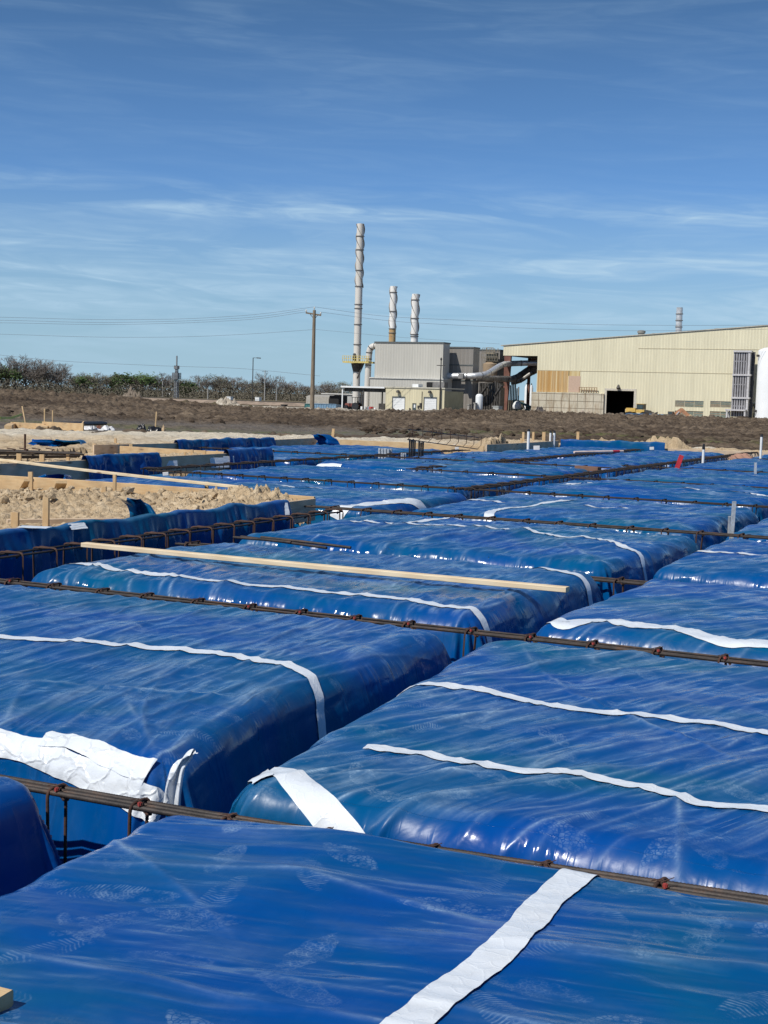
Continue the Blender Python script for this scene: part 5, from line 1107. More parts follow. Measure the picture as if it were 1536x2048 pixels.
stack('strake_stack', 'middle chimney stack with white spiral strakes and rusty yellow base', 784.0, 571.5, 690, YG+4, 13.2, STACKW, (573, 655, 9.5, .2), rings=(585, 623, 657.5, 666), rustpart=(658, 690))
stack('strake_stack', 'right white chimney stack with spiral strakes, clean at its base', 828.3, 587, 690, YG+4, 14.6, STACKW, (589, 668, 10.5, 1.3), rings=(600, 637, 669, 673))
# --- tan service building
xt0, xt1 = X_at(771, 800, YT), X_at(888.5, 800, YT); zt0, zt1 = Z_at(771, 775.5, YT), Z_at(888, 778, YT); dt = depth_for(xt1, YT, 928, 800)
tb = thing('service_building', 'small tan clad service building with two white roller doors and a flat roof', 'building', ((xt0+xt1)/2, YT, GRADE))
gd = [(785, 809, 795, 829), (848, 872.5, 796, 829)]; hl = []
for a, b, c_, d_ in gd: hl.append((X_at(a, 815, YT), X_at(b, 815, YT), GRADE, Z_at((a+b)/2, c_, YT)))
md = (X_at(824.5, 815, YT), X_at(832.5, 815, YT), GRADE, Z_at(828, 806.5, YT)); ztt = (zt0+zt1)/2
wall_cut(YT, .2, (xt0, xt1, GRADE), hl+[md], TAN, tb, 'wall', lambda x: ztt)
wallbox(xt1-.2, xt1, YT+.2, YT+dt, GRADE, ztt-.4, mat('shaded_tan_side', (.34, .32, .20), .5, var=.15, vscale=.6), tb, 'side_wall'); wallbox(xt0, xt0+.2, YT+.2, YT+dt, GRADE, ztt-.4, TAN, tb, 'side_wall'); wallbox(xt0, xt1, YT+dt-.2, YT+dt, GRADE, ztt-.6, TAN, tb, 'back_wall')  # right wall takes a darker tan that paints in its shade
k = MB(); k.box(xt0-.1, xt1+.15, YT-.15, YT+dt+.15, ztt+.003, ztt+.25); part('roof', k, mat('roof_edge', (.50, .47, .38), .5), tb)
for hx0, hx1, _, hz in hl:
    k = MB(); k.box(hx0, hx1, YT+.08, YT+.14, GRADE, hz-.003)
    for i in range(9): zz_ = GRADE+(hz-GRADE)*i/9; k.box(hx0+.02, hx1-.02, YT+.06, YT+.078, zz_+.02, zz_+.05)
    d_ = part('garage_door', k, WHITE, tb); k = MB(); k.box(hx0-.12, hx0, YT-.04, YT+.12, GRADE, hz+.2); k.box(hx1, hx1+.12, YT-.04, YT+.12, GRADE, hz+.2); k.box(hx0, hx1, YT-.04, YT+.12, hz, hz+.2); part('frame', k, TRIMG, d_)
    k = MB(); xc = (hx0+hx1)/2; zc = hz+1.2; k.lathe((xc, YT-.4, zc), [(.15, -.3), (.4, -.2), (.3, .15), (.05, .25)], 12); k.bar((xc, YT, zc), (xc, YT-.4, zc), .1, .1); part('wall_lamp', k, DSTEEL, tb, True)
k = MB(); k.box(md[0], md[1], YT+.05, YT+.12, GRADE, md[3]-.003); dd = part('door', k, mat('dark_door', (.06, .08, .085), .4), tb); k = MB(); k.box(md[0]+.3, md[0]+.62, YT+.03, YT+.045, GRADE+1.1, GRADE+1.7); part('window', k, WHITE, dd); k = MB(); k.box(md[1]-.2, md[1]-.08, YT-.02, YT+.045, GRADE+1., GRADE+1.06); part('handle', k, SILVER, dd)
for (a, c_, d_) in ((843, 783, 818),): cbox(a-.4, a+.4, c_, d_, YT-.12, .11, 'conduit_pipe', DSTEEL, tb)
for (a, b, c_, d_) in ((834.5, 837, 811, 817), (838.5, 842, 806, 815), (818, 820, 816, 822), (777, 779.5, 817, 820)): cbox(a, b, c_, d_, YT-.22, .2, 'meter_box', DSTEEL, tb)
cbox(824.5, 836.5, 768, 778, YT+3, 2., 'roof_unit', WHITE, tb)
# canopy to the left of it
xc0 = X_at(681.5, 815, YT); cp = thing('canopy', 'open flat roofed canopy with white edge left of the tan building', 'canopy', (xc0, YT, GRADE)); zc = Z_at(700, 772, YT)
k = MB(); k.box(xc0, xt0-.2, YT-.2, YT-.0, zc-.32, zc); k.box(xc0, xc0+.2, YT, YT+9, zc-.32, zc); part('white_fascia', k, WHITE, cp)
k = MB(); k.box(xc0+.2, xt0-.2, YT+.0, YT+9, zc-.30, zc-.05); part('roof', k, DSTEEL, cp); k = MB(); k.box(xc0+.4, xt0-.25, YT+.6, YT+.9, zc-1.05, zc-.31); k.box(xc0+.4, xt0-.25, YT+4.6, YT+4.9, zc-1.05, zc-.31); part('roof_beam', k, DSTEEL, cp)
for xx in (xc0+.1, X_at(725, 800, YT)): 
    for yy in (YT+.1, YT+8.5): k = MB(); k.box(xx, xx+.22, yy, yy+.22, GRADE, zc-.3); part('post', k, WHITE if xx < xc0+1 and yy < YT+1 else DSTEEL, cp)
k = MB(); k.box(xc0-.3, xt0-.1, YT-.6, YT+9, GRADE-.2, GRADE+.22); part('slab', k, CONC, cp)
def drum(px, py, m, label, Y=None, hpx=8, wpx=5):
    Yd = Y or YT+1.5; x_, _ = PY(px, py, Yd); D = x_*_fw[0]+Yd*_fw[1]; h = hpx/F*D; r = wpx/F*D/2; zb = GRADE+.22
    o = thing('drum', label, 'drum', (x_, Yd, zb), 'drums under the canopy'); k = MB(); k.lathe((x_, Yd, zb), [(r, 0), (r, h*.33), (r*1.04, h*.345), (r, h*.36), (r, h*.66), (r*1.04, h*.675), (r, h*.69), (r, h), (r*.92, h+.0), (r*.92, h-.03)], 20); part('barrel', k, m, o, True)
    k = MB(); k.lathe((x_, Yd, zb+h-.03), [(r*.9, 0), (r*.9, .02), (r*.3, .03)], 16); part('lid', k, DSTEEL, o, True)
REDM = mat('red_drum_paint', (.42, .04, .04), .45)
drum(723.5, 816, WHITE, 'white drum under the canopy, left of the group'); drum(730, 816, mat('grey_white', (.55, .56, .55), .5), 'off white drum under the canopy, second from left'); drum(736.5, 816, WHITE, 'white drum beside the red drums'); drum(741.5, 816, REDM, 'dark red drum, left of two'); drum(744.8, 816, REDM, 'dark red drum, right of two', Y=YT+2.2); drum(750, 817, WHITE, 'short white drum right of the red drums', hpx=6)
cbox(757, 769, 807, 820, YT+2, 2, 'equipment_cabinet', DSTEEL, None); tag(bpy.data.objects['equipment_cabinet'], 'dark cabinet under the canopy against the tan wall', 'cabinet')
# red tractor under the canopy
def tractor(px, label):
    Yd = YT+2.5; x_ = X_at(px, 816, Yd); zb = GRADE+.22; o = thing('tractor', label, 'tractor', (x_, Yd, zb)); rm = mat('faded_red', (.20, .06, .045), .6)
    k = MB(); k.box(x_-1.6, x_+.1, Yd-.45, Yd+.45, zb+.7, zb+1.35); k.box(x_-1.75, x_-1.6, Yd-.4, Yd+.4, zb+.75, zb+1.25); part('hood', k, rm, o); k = MB(); k.box(x_+.1, x_+1.2, Yd-.7, Yd+.7, zb+.8, zb+1.1); part('body', k, rm, o)
    for dx, r_, w_ in ((.8, .75, .4), (-1.2, .48, .28)):
        for s_ in (-1, 1):
            k = MB(); cy = Yd+s_*.85; k.tube([(x_+dx, cy-w_/2, zb+r_), (x_+dx, cy+w_/2, zb+r_)], r_, 20); part('wheel', k, BLACKP, o, True)
    k = MB()
    for (a_, b_) in ((.0, -.6), (.0, .6), (1.1, -.6), (1.1, .6)): k.box(x_+a_-.04, x_+a_+.04, Yd+b_-.04, Yd+b_+.04, zb+1.1, zb+2.5)
    k.box(x_-.1, x_+1.25, Yd-.75, Yd+.75, zb+2.5, zb+2.6); part('roll_cage', k, DSTEEL, o); k = MB(); k.box(x_+.5, x_+.95, Yd-.25, Yd+.25, zb+1.1, zb+1.3); k.box(x_+.9, x_+1., Yd-.25, Yd+.25, zb+1.3, zb+1.8); part('seat', k, BLACKP, o)
tractor(707, 'dark faded red tractor with roll cage parked under the canopy'); 
# containers and sheds left of the canopy
def skip(px0, px1, py0, py1, Y, m, label, dep=2.4, name='skip_container'):
    x0, x1 = X_at(px0, py1, Y), X_at(px1, py1, Y); z1 = Z_at((px0+px1)/2, py0, Y); z0 = min(GRADE, Z_at((px0+px1)/2, py1, Y)); z0 = z0 if z0 > GRADE-1 else GRADE
    o = thing(name, label, 'container', ((x0+x1)/2, Y, z0)); k = MB(); t = .08
    k.box(x0, x1, Y, Y+t, z0, z1); k.box(x0, x1, Y+dep-t, Y+dep, z0, z1); k.box(x0, x0+t, Y+t, Y+dep-t, z0, z1); k.box(x1-t, x1, Y+t, Y+dep-t, z0, z1); k.box(x0, x1, Y, Y+dep, z0+.1, z0+.18); part('body', k, m, o)
    k = MB(); n_ = int((x1-x0)/.55)
    for i in range(n_+1): xx = x0+(x1-x0)*i/n_; k.box(xx-.05, xx+.05, Y-.09, Y-.003, z0+.05, z1-.1)
    k.box(x0-.05, x1+.05, Y-.12, Y+.02, z1+.003, z1+.12); part('rib', k, m, o); return o
BLUEC = mat('blue_container', (.09, .17, .30), .5, var=.3, vscale=.7); TEALC = mat('teal_container', (.04, .15, .15), .5, var=.3, vscale=.7); PALEB = mat('pale_blue_container', (.16, .27, .38), .5, var=.2)
Yk = PG(620, 818, GRADE)[1]; skip(609.5, 626, 808.5, 818, Yk, TEALC, 'dark teal open container left of the utility pole'); skip(627, 672, 808.5, 818, Yk+.3, PALEB, 'long pale blue open container right of the utility pole')
Ysh = Yk+25; x0_, x1_ = X_at(612, 808, Ysh), X_at(658, 808, Ysh); zr = Z_at(640, 789.5, Ysh); ze = Z_at(640, 793, Ysh); sh = thing('arched_shed', 'grey fabric shed with dark open mouth beyond the pale blue container', 'shed', (x0_, Ysh, GRADE))
w_ = 9.; pr = [(0, GRADE), (0, ze), (w_*.3, zr), (w_*.7, zr), (w_, ze), (w_, GRADE)]; k = MB(); vs = [(x0_, Ysh+a, b) for a, b in pr]+[(x1_, Ysh+a, b) for a, b in pr]; k.add(vs, [(i, i+1, i+7, i+6) for i in range(5)]+[(5, 4, 3, 2, 1, 0)]); part('cover', k, mat('fabric_cover', (.33, .31, .27), .7), sh)
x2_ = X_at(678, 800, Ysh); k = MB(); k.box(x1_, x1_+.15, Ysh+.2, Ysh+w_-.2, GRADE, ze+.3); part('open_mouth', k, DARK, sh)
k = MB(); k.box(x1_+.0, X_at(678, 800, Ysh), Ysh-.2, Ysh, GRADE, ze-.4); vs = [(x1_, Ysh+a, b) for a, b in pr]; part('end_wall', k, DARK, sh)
Yb_ = Ysh+30; x0_, x1_ = X_at(645, 800, Yb_), X_at(712, 800, Yb_); lb = thing('low_shed', 'long low pale grey building behind the arched shed', 'building', (x0_, Yb_, GRADE)); wallbox(x0_, x1_, Yb_, Yb_+12, GRADE, Z_at(680, 789, Yb_), mat('pale_grey_wall', (.38, .38, .36), .6), lb); wallbox(x0_-.3, x1_+.3, Yb_-.3, Yb_+12.3, Z_at(680, 789, Yb_)+.003, Z_at(680, 787, Yb_), mat('pale_trim', (.55, .54, .50)), lb, 'roof')
# white vessel, cabinets
Yv = YT+3; vx, _ = PY(958, 815, Yv); D = vx*_fw[0]+Yv*_fw[1]; r = 15/F*D/2; zb, zt_ = Z_at(958, 822, Yv), Z_at(958, 787.5, Yv); vt = thing('pressure_tank', 'small upright white tank with domed top beside the dark steelwork', 'tank', (vx, Yv, GRADE))
k = MB(); k.lathe((vx, Yv, 0), [(r*.4, zb-.2), (r*.85, zb), (r, zb+.5), (r, zt_-.6), (r*.9, zt_-.3), (r*.6, zt_-.08), (.05, zt_)], 28); part('vessel', k, WHITE, vt, True)
for t in (0, 2.1, 4.2): k = MB(); k.tube([(vx+r*.8*math.cos(t), Yv+r*.8*math.sin(t), GRADE), (vx+r*.8*math.cos(t), Yv+r*.8*math.sin(t), zb+.4)], .1, 8); part('leg', k, DSTEEL, vt, True)
k = MB(); k.tube([(vx, Yv, zt_-.05), (vx, Yv, zt_+.4)], .12, 8); part('nozzle', k, DSTEEL, vt, True)
def simple(name, label, cat, px0, px1, py0, py1, Y, dep, m, top=None):
    o = thing(name, label, cat, (X_at(px0, py1, Y), Y, GRADE)); cbox(px0, px1, py0, py1, Y, dep, 'body', m, o); k = MB(); x0, x1 = X_at(px0, py0, Y), X_at(px1, py0, Y); z = Z_at((px0+px1)/2, py0, Y); k.box(x0-.08, x1+.08, Y-.08, Y+dep+.08, z+.002, z+.15); part('top', k, top or m, o)
    k = MB(); zz = (z+GRADE)/2; k.box(x0+.1, x1-.1, Y-.03, Y-.002, zz-.04, zz+.04); part('trim', k, DSTEEL, o); return o
simple('electric_cabinet', 'pale grey cabinet standing left of the brown column', 'cabinet', 985, 996.5, 813.5, 831.5, Yv-4, 2, mat('cabinet_grey', (.40, .40, .37), .6))
simple('concrete_pier', 'concrete pier at the foot of the dark grey block, left', 'pier', 934, 938, 810, 829, Yv-2, 1, CONC); simple('concrete_pier', 'concrete pier left of the white tank', 'pier', 947, 950, 807, 829, Yv-2, 1, CONC)
# behind the bay: white silos, conveyor
for i, (px, wpx, t_) in enumerate(((1053, 9, 769), (1062, 7, 770))):
    Yw = YB+45+i*4; x_, _ = PY(px, 800, Yw); D = x_*_fw[0]+Yw*_fw[1]; r = wpx/F*D/2; zt_ = Z_at(px, t_, Yw); o = thing('silo', ('white silo seen through the open bay, left one', 'white silo seen through the open bay, half behind the wall')[i], 'silo', (x_, Yw, GRADE)); k = MB(); k.lathe((x_, Yw, 0), [(r, GRADE), (r, zt_-.8), (r*.5, zt_)], 24); part('shell', k, WHITE, o, True); k = MB(); k.lathe((x_, Yw, zt_-.05), [(r*.3, 0), (r*.3, .4), (r*.1, .5)], 12); part('vent', k, DSTEEL, o, True)
Yc = YB+6; cv = thing('conveyor', 'teal steel conveyor frame behind the rubble in the open bay', 'conveyor', (X_at(1045, 825, Yc), Yc, GRADE)); TEAL = mat('teal_steel', (.05, .12, .12), .5)
a = Vector((X_at(1026, 800, Yc), Yc, Z_at(1026, 800, Yc))); b = Vector((X_at(1066, 817, Yc), Yc, Z_at(1066, 817, Yc)))
for dz_ in (0, -1.4):
    k = MB(); k.bar(a+Vector((0, 0, dz_)), b+Vector((0, 0, dz_)), .3, .3); k.bar(a+Vector((0, 1.5, dz_)), b+Vector((0, 1.5, dz_)), .3, .3); part('rail', k, TEAL, cv)
for i in range(7): k = MB(); p = a.lerp(b, i/6); q = a.lerp(b, min(1, (i+1)/6)); k.bar(p, q+Vector((0, 0, -1.4)), .16, .16); k.bar(p, p+Vector((0, 0, -1.4)), .16, .16); part('truss_web', k, TEAL, cv)
for i in (1, 4): k = MB(); p = a.lerp(b, i/6); k.box(p.x-.15, p.x+.15, Yc, Yc+.3, GRADE, p.z); part('leg', k, TEAL, cv)
k = MB(); p = (X_at(1034, 812, Yc-1), Yc-1, Z_at(1034, 812, Yc-1)); k.lathe(p, [(.9, -.6), (1.1, 0), (.7, .9), (.2, 1.1)], 14); part('feed_hopper', k, WHITE, cv, True)
# rubble heaps at the block wall
def heap(name, label, px, py, wpx, hpx, m, Y=None, seed=1, asp=.5, cat='heap', n=60):
    X_, Y_ = PG(px, py, GRADE-.05); Y_ = Y or Y_; X_ = X_at(px, py, Y_); D = X_*_fw[0]+Y_*_fw[1]; w = wpx/F*D/2; h = hpx/F*D
    X, Y = np.meshgrid(np.linspace(-1.15, 1.15, n*2), np.linspace(-1.15, 1.15, n), indexing='ij'); q = np.hypot(X, Y)
    Z = h*np.clip(1-q**1.3+.30*fbm(X*1.8, Y*1.8, seed, 3), 0, None)*(.65+.8*billow(X*w*.55, Y*w*asp*.55, seed+2, 4, .65)) - .25
    return tag(grid_mesh(name, np.stack([X_+X*w, Y_+Y*w*asp, GRADE+Z], -1), m), label, cat)
SCRAPD = soil('dark_scrap', [(.35, (.035, .032, .035)), (.5, (.11, .10, .10)), (.68, (.26, .23, .22))], 1.6, .2, 3.); PALER = soil('pale_rubble', [(.3, (.26, .22, .17)), (.5, (.42, .37, .30)), (.7, (.62, .57, .48))], 1.0, .15, 2.)
PINKR = soil('pinkish_rubble', [(.3, (.22, .18, .14)), (.5, (.40, .33, .27)), (.7, (.50, .43, .36))], 1.0, .1, 2.)
heap('scrap_heap', 'dark grey scrap heap against the block wall', 1080, 832, 34, 19, SCRAPD, YB-5, 3); heap('scrap_heap', 'low dark scrap trail right of the peaked scrap heap', 1110, 834, 44, 10, SCRAPD, YB-5, 4)
heap('rubble_heap', 'pale rubble heap in front of the conveyor', 1045, 830, 30, 11, PALER, YB-6, 5); heap('rubble_heap', 'dusty pinkish rubble along the foot of the block wall', 1170, 836, 78, 10, PINKR, YB-3, 6)
heap('rubble_heap', 'small dark rubble left of the blue container in the doorway', 1232, 839, 22, 5, SCRAPD, YB-2, 7)
heap('spoil_heap', 'long pale spoil heap on the plain left of the utility pole', 450, 815, 80, 18, PALER, None, 8, .35); heap('spoil_heap', 'low pale spoil trailing right toward the utility pole', 545, 821, 120, 8, PALER, None, 9, .3); heap('spoil_heap', 'low pale gravel right of the utility pole', 665, 822, 90, 6, PALER, None, 10, .3)
BRH = soil('brown_spoil', [(.3, (.13, .105, .08)), (.5, (.20, .165, .13)), (.7, (.30, .25, .20))], .9, .1, 2.)
heap('spoil_heap', 'brown conical spoil heap beyond the mud bank at left', 267, 800, 54, 19, BRH, None, 11, .6); heap('spoil_heap', 'tiny pale heap on the skyline of the mud bank', 69, 795, 20, 11, PALER, None, 12, .6)
# --- vehicles and containers in front of the beige wall
Yd = YB-9; skip(1251, 1326, 828.5, 841, Yd, BLUEC, 'long blue ribbed open container in front of the black doorway', 3.); 
def px2m(px, Y, x): return px/F*(x*_fw[0]+Y*_fw[1])
# wheel loader behind the container
Yl = Yd+5; lx = X_at(1281, 830, Yl); s = px2m(1, Yl, lx); wl = thing('wheel_loader', 'yellow wheel loader behind the blue container', 'loader', (lx, Yl, GRADE)); LY = mat('loader_yellow', (.62, .40, .10), .5, var=.15); 
def L_box(a, b, c_, d_, dy0, dy1, nm, m_, par): # px offsets, heights in px above ground line
    k = MB(); k.box(lx+a*s, lx+b*s, Yl+dy0, Yl+dy1, GRADE+c_*s, GRADE+d_*s); return part(nm, k, m_, par)
L_box(-27, -8, 13, 21, -1.1, 1.1, 'engine_hood', LY, wl); L_box(-29, -26, 12, 19, -1., 1., 'counterweight', mat('cream_orange', (.6, .45, .22), .5), wl); L_box(-7, 10, 12, 18, -1.1, 1.1, 'front_frame', LY, wl)
cb = L_box(-6, 8, 18.5, 29, -1., 1., 'cab', DSTEEL, wl); L_box(-4.5, 6.5, 20, 27.5, -1.05, -1.01, 'window', mat('cab_glass', (.05, .08, .09), .1), cb); L_box(-7, 9, 29.05, 30, -1.1, 1.1, 'cab_roof', LY, cb)
for dx in (-18, 9):
    for yy in (-1.3, 1.3): k = MB(); k.tube([(lx+dx*s, Yl+yy-.35, GRADE+7*s), (lx+dx*s, Yl+yy+.35, GRADE+7*s)], 7*s, 20); w_ = part('wheel', k, BLACKP, wl, True); k = MB(); k.tube([(lx+dx*s, Yl+yy-.38, GRADE+7*s), (lx+dx*s, Yl+yy-.36, GRADE+7*s)], 3.4*s, 16); part('rim', k, LY, w_, True)
for yy in (-.8, .8): k = MB(); k.bar((lx+6*s, Yl+yy, GRADE+16*s), (lx+19*s, Yl+yy, GRADE+14*s), .3, .5); k.bar((lx+19*s, Yl+yy, GRADE+14*s), (lx+25*s, Yl+yy, GRADE+7*s), .3, .4); part('lift_arm', k, DSTEEL, wl)
k = MB(); k.add([(lx+22*s, Yl-1.6, GRADE+4*s), (lx+30*s, Yl-1.6, GRADE+6*s), (lx+31*s, Yl-1.6, GRADE+15*s), (lx+23*s, Yl-1.6, GRADE+12*s), (lx+22*s, Yl+1.6, GRADE+4*s), (lx+30*s, Yl+1.6, GRADE+6*s), (lx+31*s, Yl+1.6, GRADE+15*s), (lx+23*s, Yl+1.6, GRADE+12*s)], [(0, 3, 7, 4), (0, 1, 2, 3), (7, 6, 5, 4), (0, 4, 5, 1)]); part('bucket', k, DSTEEL, wl)
# excavator
Ye = YB-7; ex_ = X_at(1339, 836, Ye); s = px2m(1, Ye, ex_); ev = thing('excavator', 'dark excavator with rusty orange arm in front of the louvred windows', 'excavator', (ex_, Ye, GRADE)); OR_ = mat('rusty_orange', (.34, .17, .09), .6, var=.3, vscale=1.)
def E_box(a, b, c_, d_, dy0, dy1, nm, m_, par): k = MB(); k.box(ex_+a*s, ex_+b*s, Ye+dy0, Ye+dy1, GRADE+c_*s, GRADE+d_*s); return part(nm, k, m_, par)
for yy in (-1.3, .7):
    k = MB(); pr = []
    for i in range(12): t = math.pi/2+math.pi*i/11; pr.append((-9*s+2.2*s*math.cos(t), 2.4*s+2.2*s*math.sin(t)))
    for i in range(12): t = -math.pi/2+math.pi*i/11; pr.append((9*s+2.2*s*math.cos(t), 2.4*s+2.2*s*math.sin(t)))
    n_ = len(pr); vs = [(ex_+a, Ye+yy, GRADE+b) for a, b in pr]+[(ex_+a, Ye+yy+.6, GRADE+b) for a, b in pr]; k.add(vs, [tuple(range(n_-1, -1, -1)), tuple(range(n_, 2*n_))]+[(i, (i+1) % n_, n_+(i+1) % n_, n_+i) for i in range(n_)]); part('track', k, DSTEEL, ev)
E_box(-11, 8, 5, 11, -1.3, 1.3, 'engine_body', DSTEEL, ev); c_ = E_box(-1, 9, 11.05, 17, -1.2, 0., 'cab', mat('cab_brown', (.14, .10, .08), .5), ev); E_box(0, 8, 12.5, 16, -1.25, -1.21, 'window', mat('cab_glass', (.05, .08, .09)), c_)
k = MB(); k.bar((ex_+9*s, Ye, GRADE+9*s), (ex_+24*s, Ye, GRADE+21*s), .5, .8); part('boom', k, OR_, ev); k = MB(); k.bar((ex_+22*s, Ye, GRADE+22*s), (ex_+42*s, Ye, GRADE+6*s), .45, .7); part('stick', k, OR_, ev); k = MB(); k.bar((ex_+38*s, Ye, GRADE+8*s), (ex_+46*s, Ye, GRADE+1.*s), .9, 1.1); part('bucket', k, mat('cream_bucket', (.45, .33, .2), .7), ev)
k = MB(); k.bar((ex_+14*s, Ye-.3, GRADE+10*s), (ex_+20*s, Ye-.3, GRADE+17*s), .2, .2); part('hydraulic_ram', k, SILVER, ev)
def boulder(px, py, wpx, hpx, label, m): heap('rubble_block', label, px, py, wpx, hpx*1.5, m, YB-6, int(px), .7, 'block', 26)
CREAM = mat('cream_lump', (.60, .50, .36), .8, var=.2)
boulder(1393, 838, 15, 8, 'cream coloured block at the excavator bucket', CREAM); boulder(1415, 841, 17, 7, 'pinkish cream block between the two lower windows', mat('pink_lump', (.50, .33, .22), .8)); boulder(1432, 842, 10, 4, 'small pale block left of the grey steel racks', CREAM)
# grey upright rack tower
Yr = YB-3.5; x0_, x1_ = X_at(1464.5, 800, Yr), X_at(1489, 800, Yr); x2_ = X_at(1496.5, 800, Yr); RK = mat('grey_rack', (.33, .32, .33), .5, .3, .15, 1.); rk = thing('louvre_tower', 'tall grey steel rack tower of vertical fins against the beige wall', 'tower', ((x0_+x1_)/2, Yr, GRADE)); 
lv = [837, 794, 748, 701]; zs = [Z_at(1478, v, Yr) for v in lv]; zs[0] = GRADE+1.
k = MB(); k.box(x0_+.1, x1_+1.4, Yr+1.3, Yr+1.6, zs[0], zs[3]-.2); part('back_plate', k, mat('rack_dark', (.07, .07, .075), .7), rk)
for a, b in zip(zs, zs[1:]):
    k = MB(); k.box(x0_-.2, x1_+1.0, Yr-.25, Yr+1.3, b-.35, b); part('cross_beam', k, mat('rack_light', (.50, .49, .50), .5), rk)
    for i in range(6):
        xx = x0_+(x1_-x0_)*i/5; k = MB(); wid = .15; k.box(xx-wid, xx+wid, Yr, Yr+1.25, a+.02, b-.37)
        if i < 5: xn = x0_+(x1_-x0_)*(i+1)/5; k.box(xx+wid, xn-wid, Yr+.7, Yr+.9, a+(b-a)*.05, a+(b-a)*.35); k.box(xx+wid, xn-wid, Yr+.1, Yr+.4, a+(b-a)*.52, a+(b-a)*.57)
        part('fin', k, RK, rk)
k = MB(); k.box(x1_+.3, x2_, Yr-.1, Yr+1.6, zs[0], zs[3]-.1); part('side_plate', k, mat('rack_light', (.50, .49, .50)), rk)
k = MB(); 
for xx in (x0_-.8, x1_+.3): k.box(xx, xx+.3, Yr-1.5, Yr-1.2, GRADE, GRADE+2.2); k.box(xx, xx+.3, Yr+.8, Yr+1.1, GRADE, GRADE+2.2)
k.box(x0_-1., x1_+.6, Yr-1.6, Yr+1.2, GRADE+2.2, GRADE+2.5); part('base_frame', k, mat('rack_light', (.50, .49, .50)), rk)
for a in (1494, 1503): pass
cbox(1500, 1503.5, 813, 838, YB-2, 1.2, 'steel_post', mat('beige_trim', (.50, .44, .30)), None); tag(bpy.data.objects['steel_post.002'] if 'steel_post.002' in bpy.data.objects else bpy.data.objects['steel_post'], 'beige post beside the grey rack tower', 'post')
# white silo at the right edge
Ysl = YB-12; sx_ = X_at(1541, 800, Ysl); D = sx_*_fw[0]+Ysl*_fw[1]; r = 57/F*D/2; zt_ = Z_at(1520, 702, Ysl); zp = Z_at(1538, 694, Ysl); sl_ = thing('storage_silo', 'big white cylindrical silo cut off by the right edge', 'silo', (sx_, Ysl, GRADE)); SW = mat('silo_white', (.80, .81, .81), .35, var=.04, vscale=.3)
k = MB(); k.lathe((sx_, Ysl, 0), [(r, GRADE), (r, zt_-.1), (r*.97, zt_+.15), (r*.6, (zt_+zp)/2+.2), (.1, zp)], 48); part('shell', k, SW, sl_, True)
for py in (712, 822): 
    k = MB(); t = math.radians(215); z_ = Z_at(1516, py, Ysl); k.tube([(sx_+r*math.cos(t), Ysl+r*math.sin(t), z_), (sx_+(r+.5)*math.cos(t), Ysl+(r+.5)*math.sin(t), z_)], .22, 12); part('nozzle', k, DSTEEL, sl_, True)
k = MB(); k.lathe((sx_, Ysl, GRADE), [(r+.3, -.2), (r+.3, .35), (r, .36)], 40); part('base_ring', k, CONC, sl_, True)
# ---------------------------------------------------------------- poles and wires
POLEW = mat('pole_wood', (.22, .175, .125), .9, var=.3, vscale=3., stretch=(3, 3, .3))
Xp, Yp = PG(624, 822, GRADE); Dp = Xp*_fw[0]+Yp*_fw[1]; zt_ = CH + (ray(631, 621)*(Dp))[2]*1.0
hp = (np.array(ray(631, 621))*Dp)[2]+CH
up = thing('utility_pole', 'tall wooden utility pole with one crossarm left of the tall stack', 'utility pole', (Xp, Yp, GRADE)); k = MB(); k.tube([(Xp, Yp, GRADE), (Xp+.0, Yp, hp)], [.42, .28], 12); part('pole', k, POLEW, up, True)
rx = Vector((_r0[0], _r0[1], 0)); pc = Vector((Xp, Yp, hp-.7)); aL = pc+rx*(-1.6)+Vector((0, 0, .15)); aR = pc+rx*1.3+Vector((0, 0, -.25)); k = MB(); k.bar(aL, aR, .25, .28); part('crossarm', k, POLEW, up)
INS = mat('insulator', (.55, .55, .52), .4); ends = []
for q in (aL.lerp(aR, .03), aL.lerp(aR, .97), Vector((Xp, Yp, hp))):
    k = MB(); k.lathe(tuple(q+Vector((0, 0, .12))), [(.08, 0), (.16, .12), (.09, .2), (.16, .3), (.06, .5)], 10); part('insulator', k, INS, up, True); ends.append(q+Vector((0, 0, .6)))
k = MB(); k.bar(pc+rx*(-.9)+Vector((0, 0, .05)), pc+Vector((0, 0, -1.)), .1, .1); k.bar(pc+rx*(.8)+Vector((0, 0, -.1)), pc+Vector((0, 0, -1.)), .1, .1); part('brace', k, DSTEEL, up)
WIRE = mat('wire', (.16, .17, .19), .6)
def wire(label, pts, r=.026):
    k = MB(); k.tube(pts, r, 5); o = part('power_line', k, WIRE); tag(o, label, 'power line')
def wpts(pix, D, a=None):
    P = [PD(x, y, D) for x, y in pix]; 
    if a is not None: P = [a]+P if pix[0][0] > 640 else P+[a]
    return [tuple(p) for p in smooth_path(P, 60, 5)]
wire('power line left of the utility pole, topmost', wpts([(-400, 628), (-150, 634), (0, 634), (200, 640), (380, 638), (520, 629)], Dp, ends[2]))
wire('power line left of the utility pole, second from top', wpts([(-400, 636), (-150, 641), (0, 640), (200, 646), (380, 642), (520, 634)], Dp, ends[0]))
wire('power line left of the utility pole, third from top', wpts([(-400, 642), (-150, 647), (0, 645), (200, 650), (380, 646), (520, 638)], Dp, ends[0]+Vector((0, 0, -.4))))
wire('thin lower power line left of the utility pole', wpts([(-400, 660), (0, 668), (200, 675), (380, 674), (520, 667), (628, 659)], Dp), .025)
wire('power line right of the utility pole, upper', wpts([(760, 633), (1000, 644), (1200, 650), (1400, 651), (1560, 650), (1900, 640)], Dp, ends[2]))
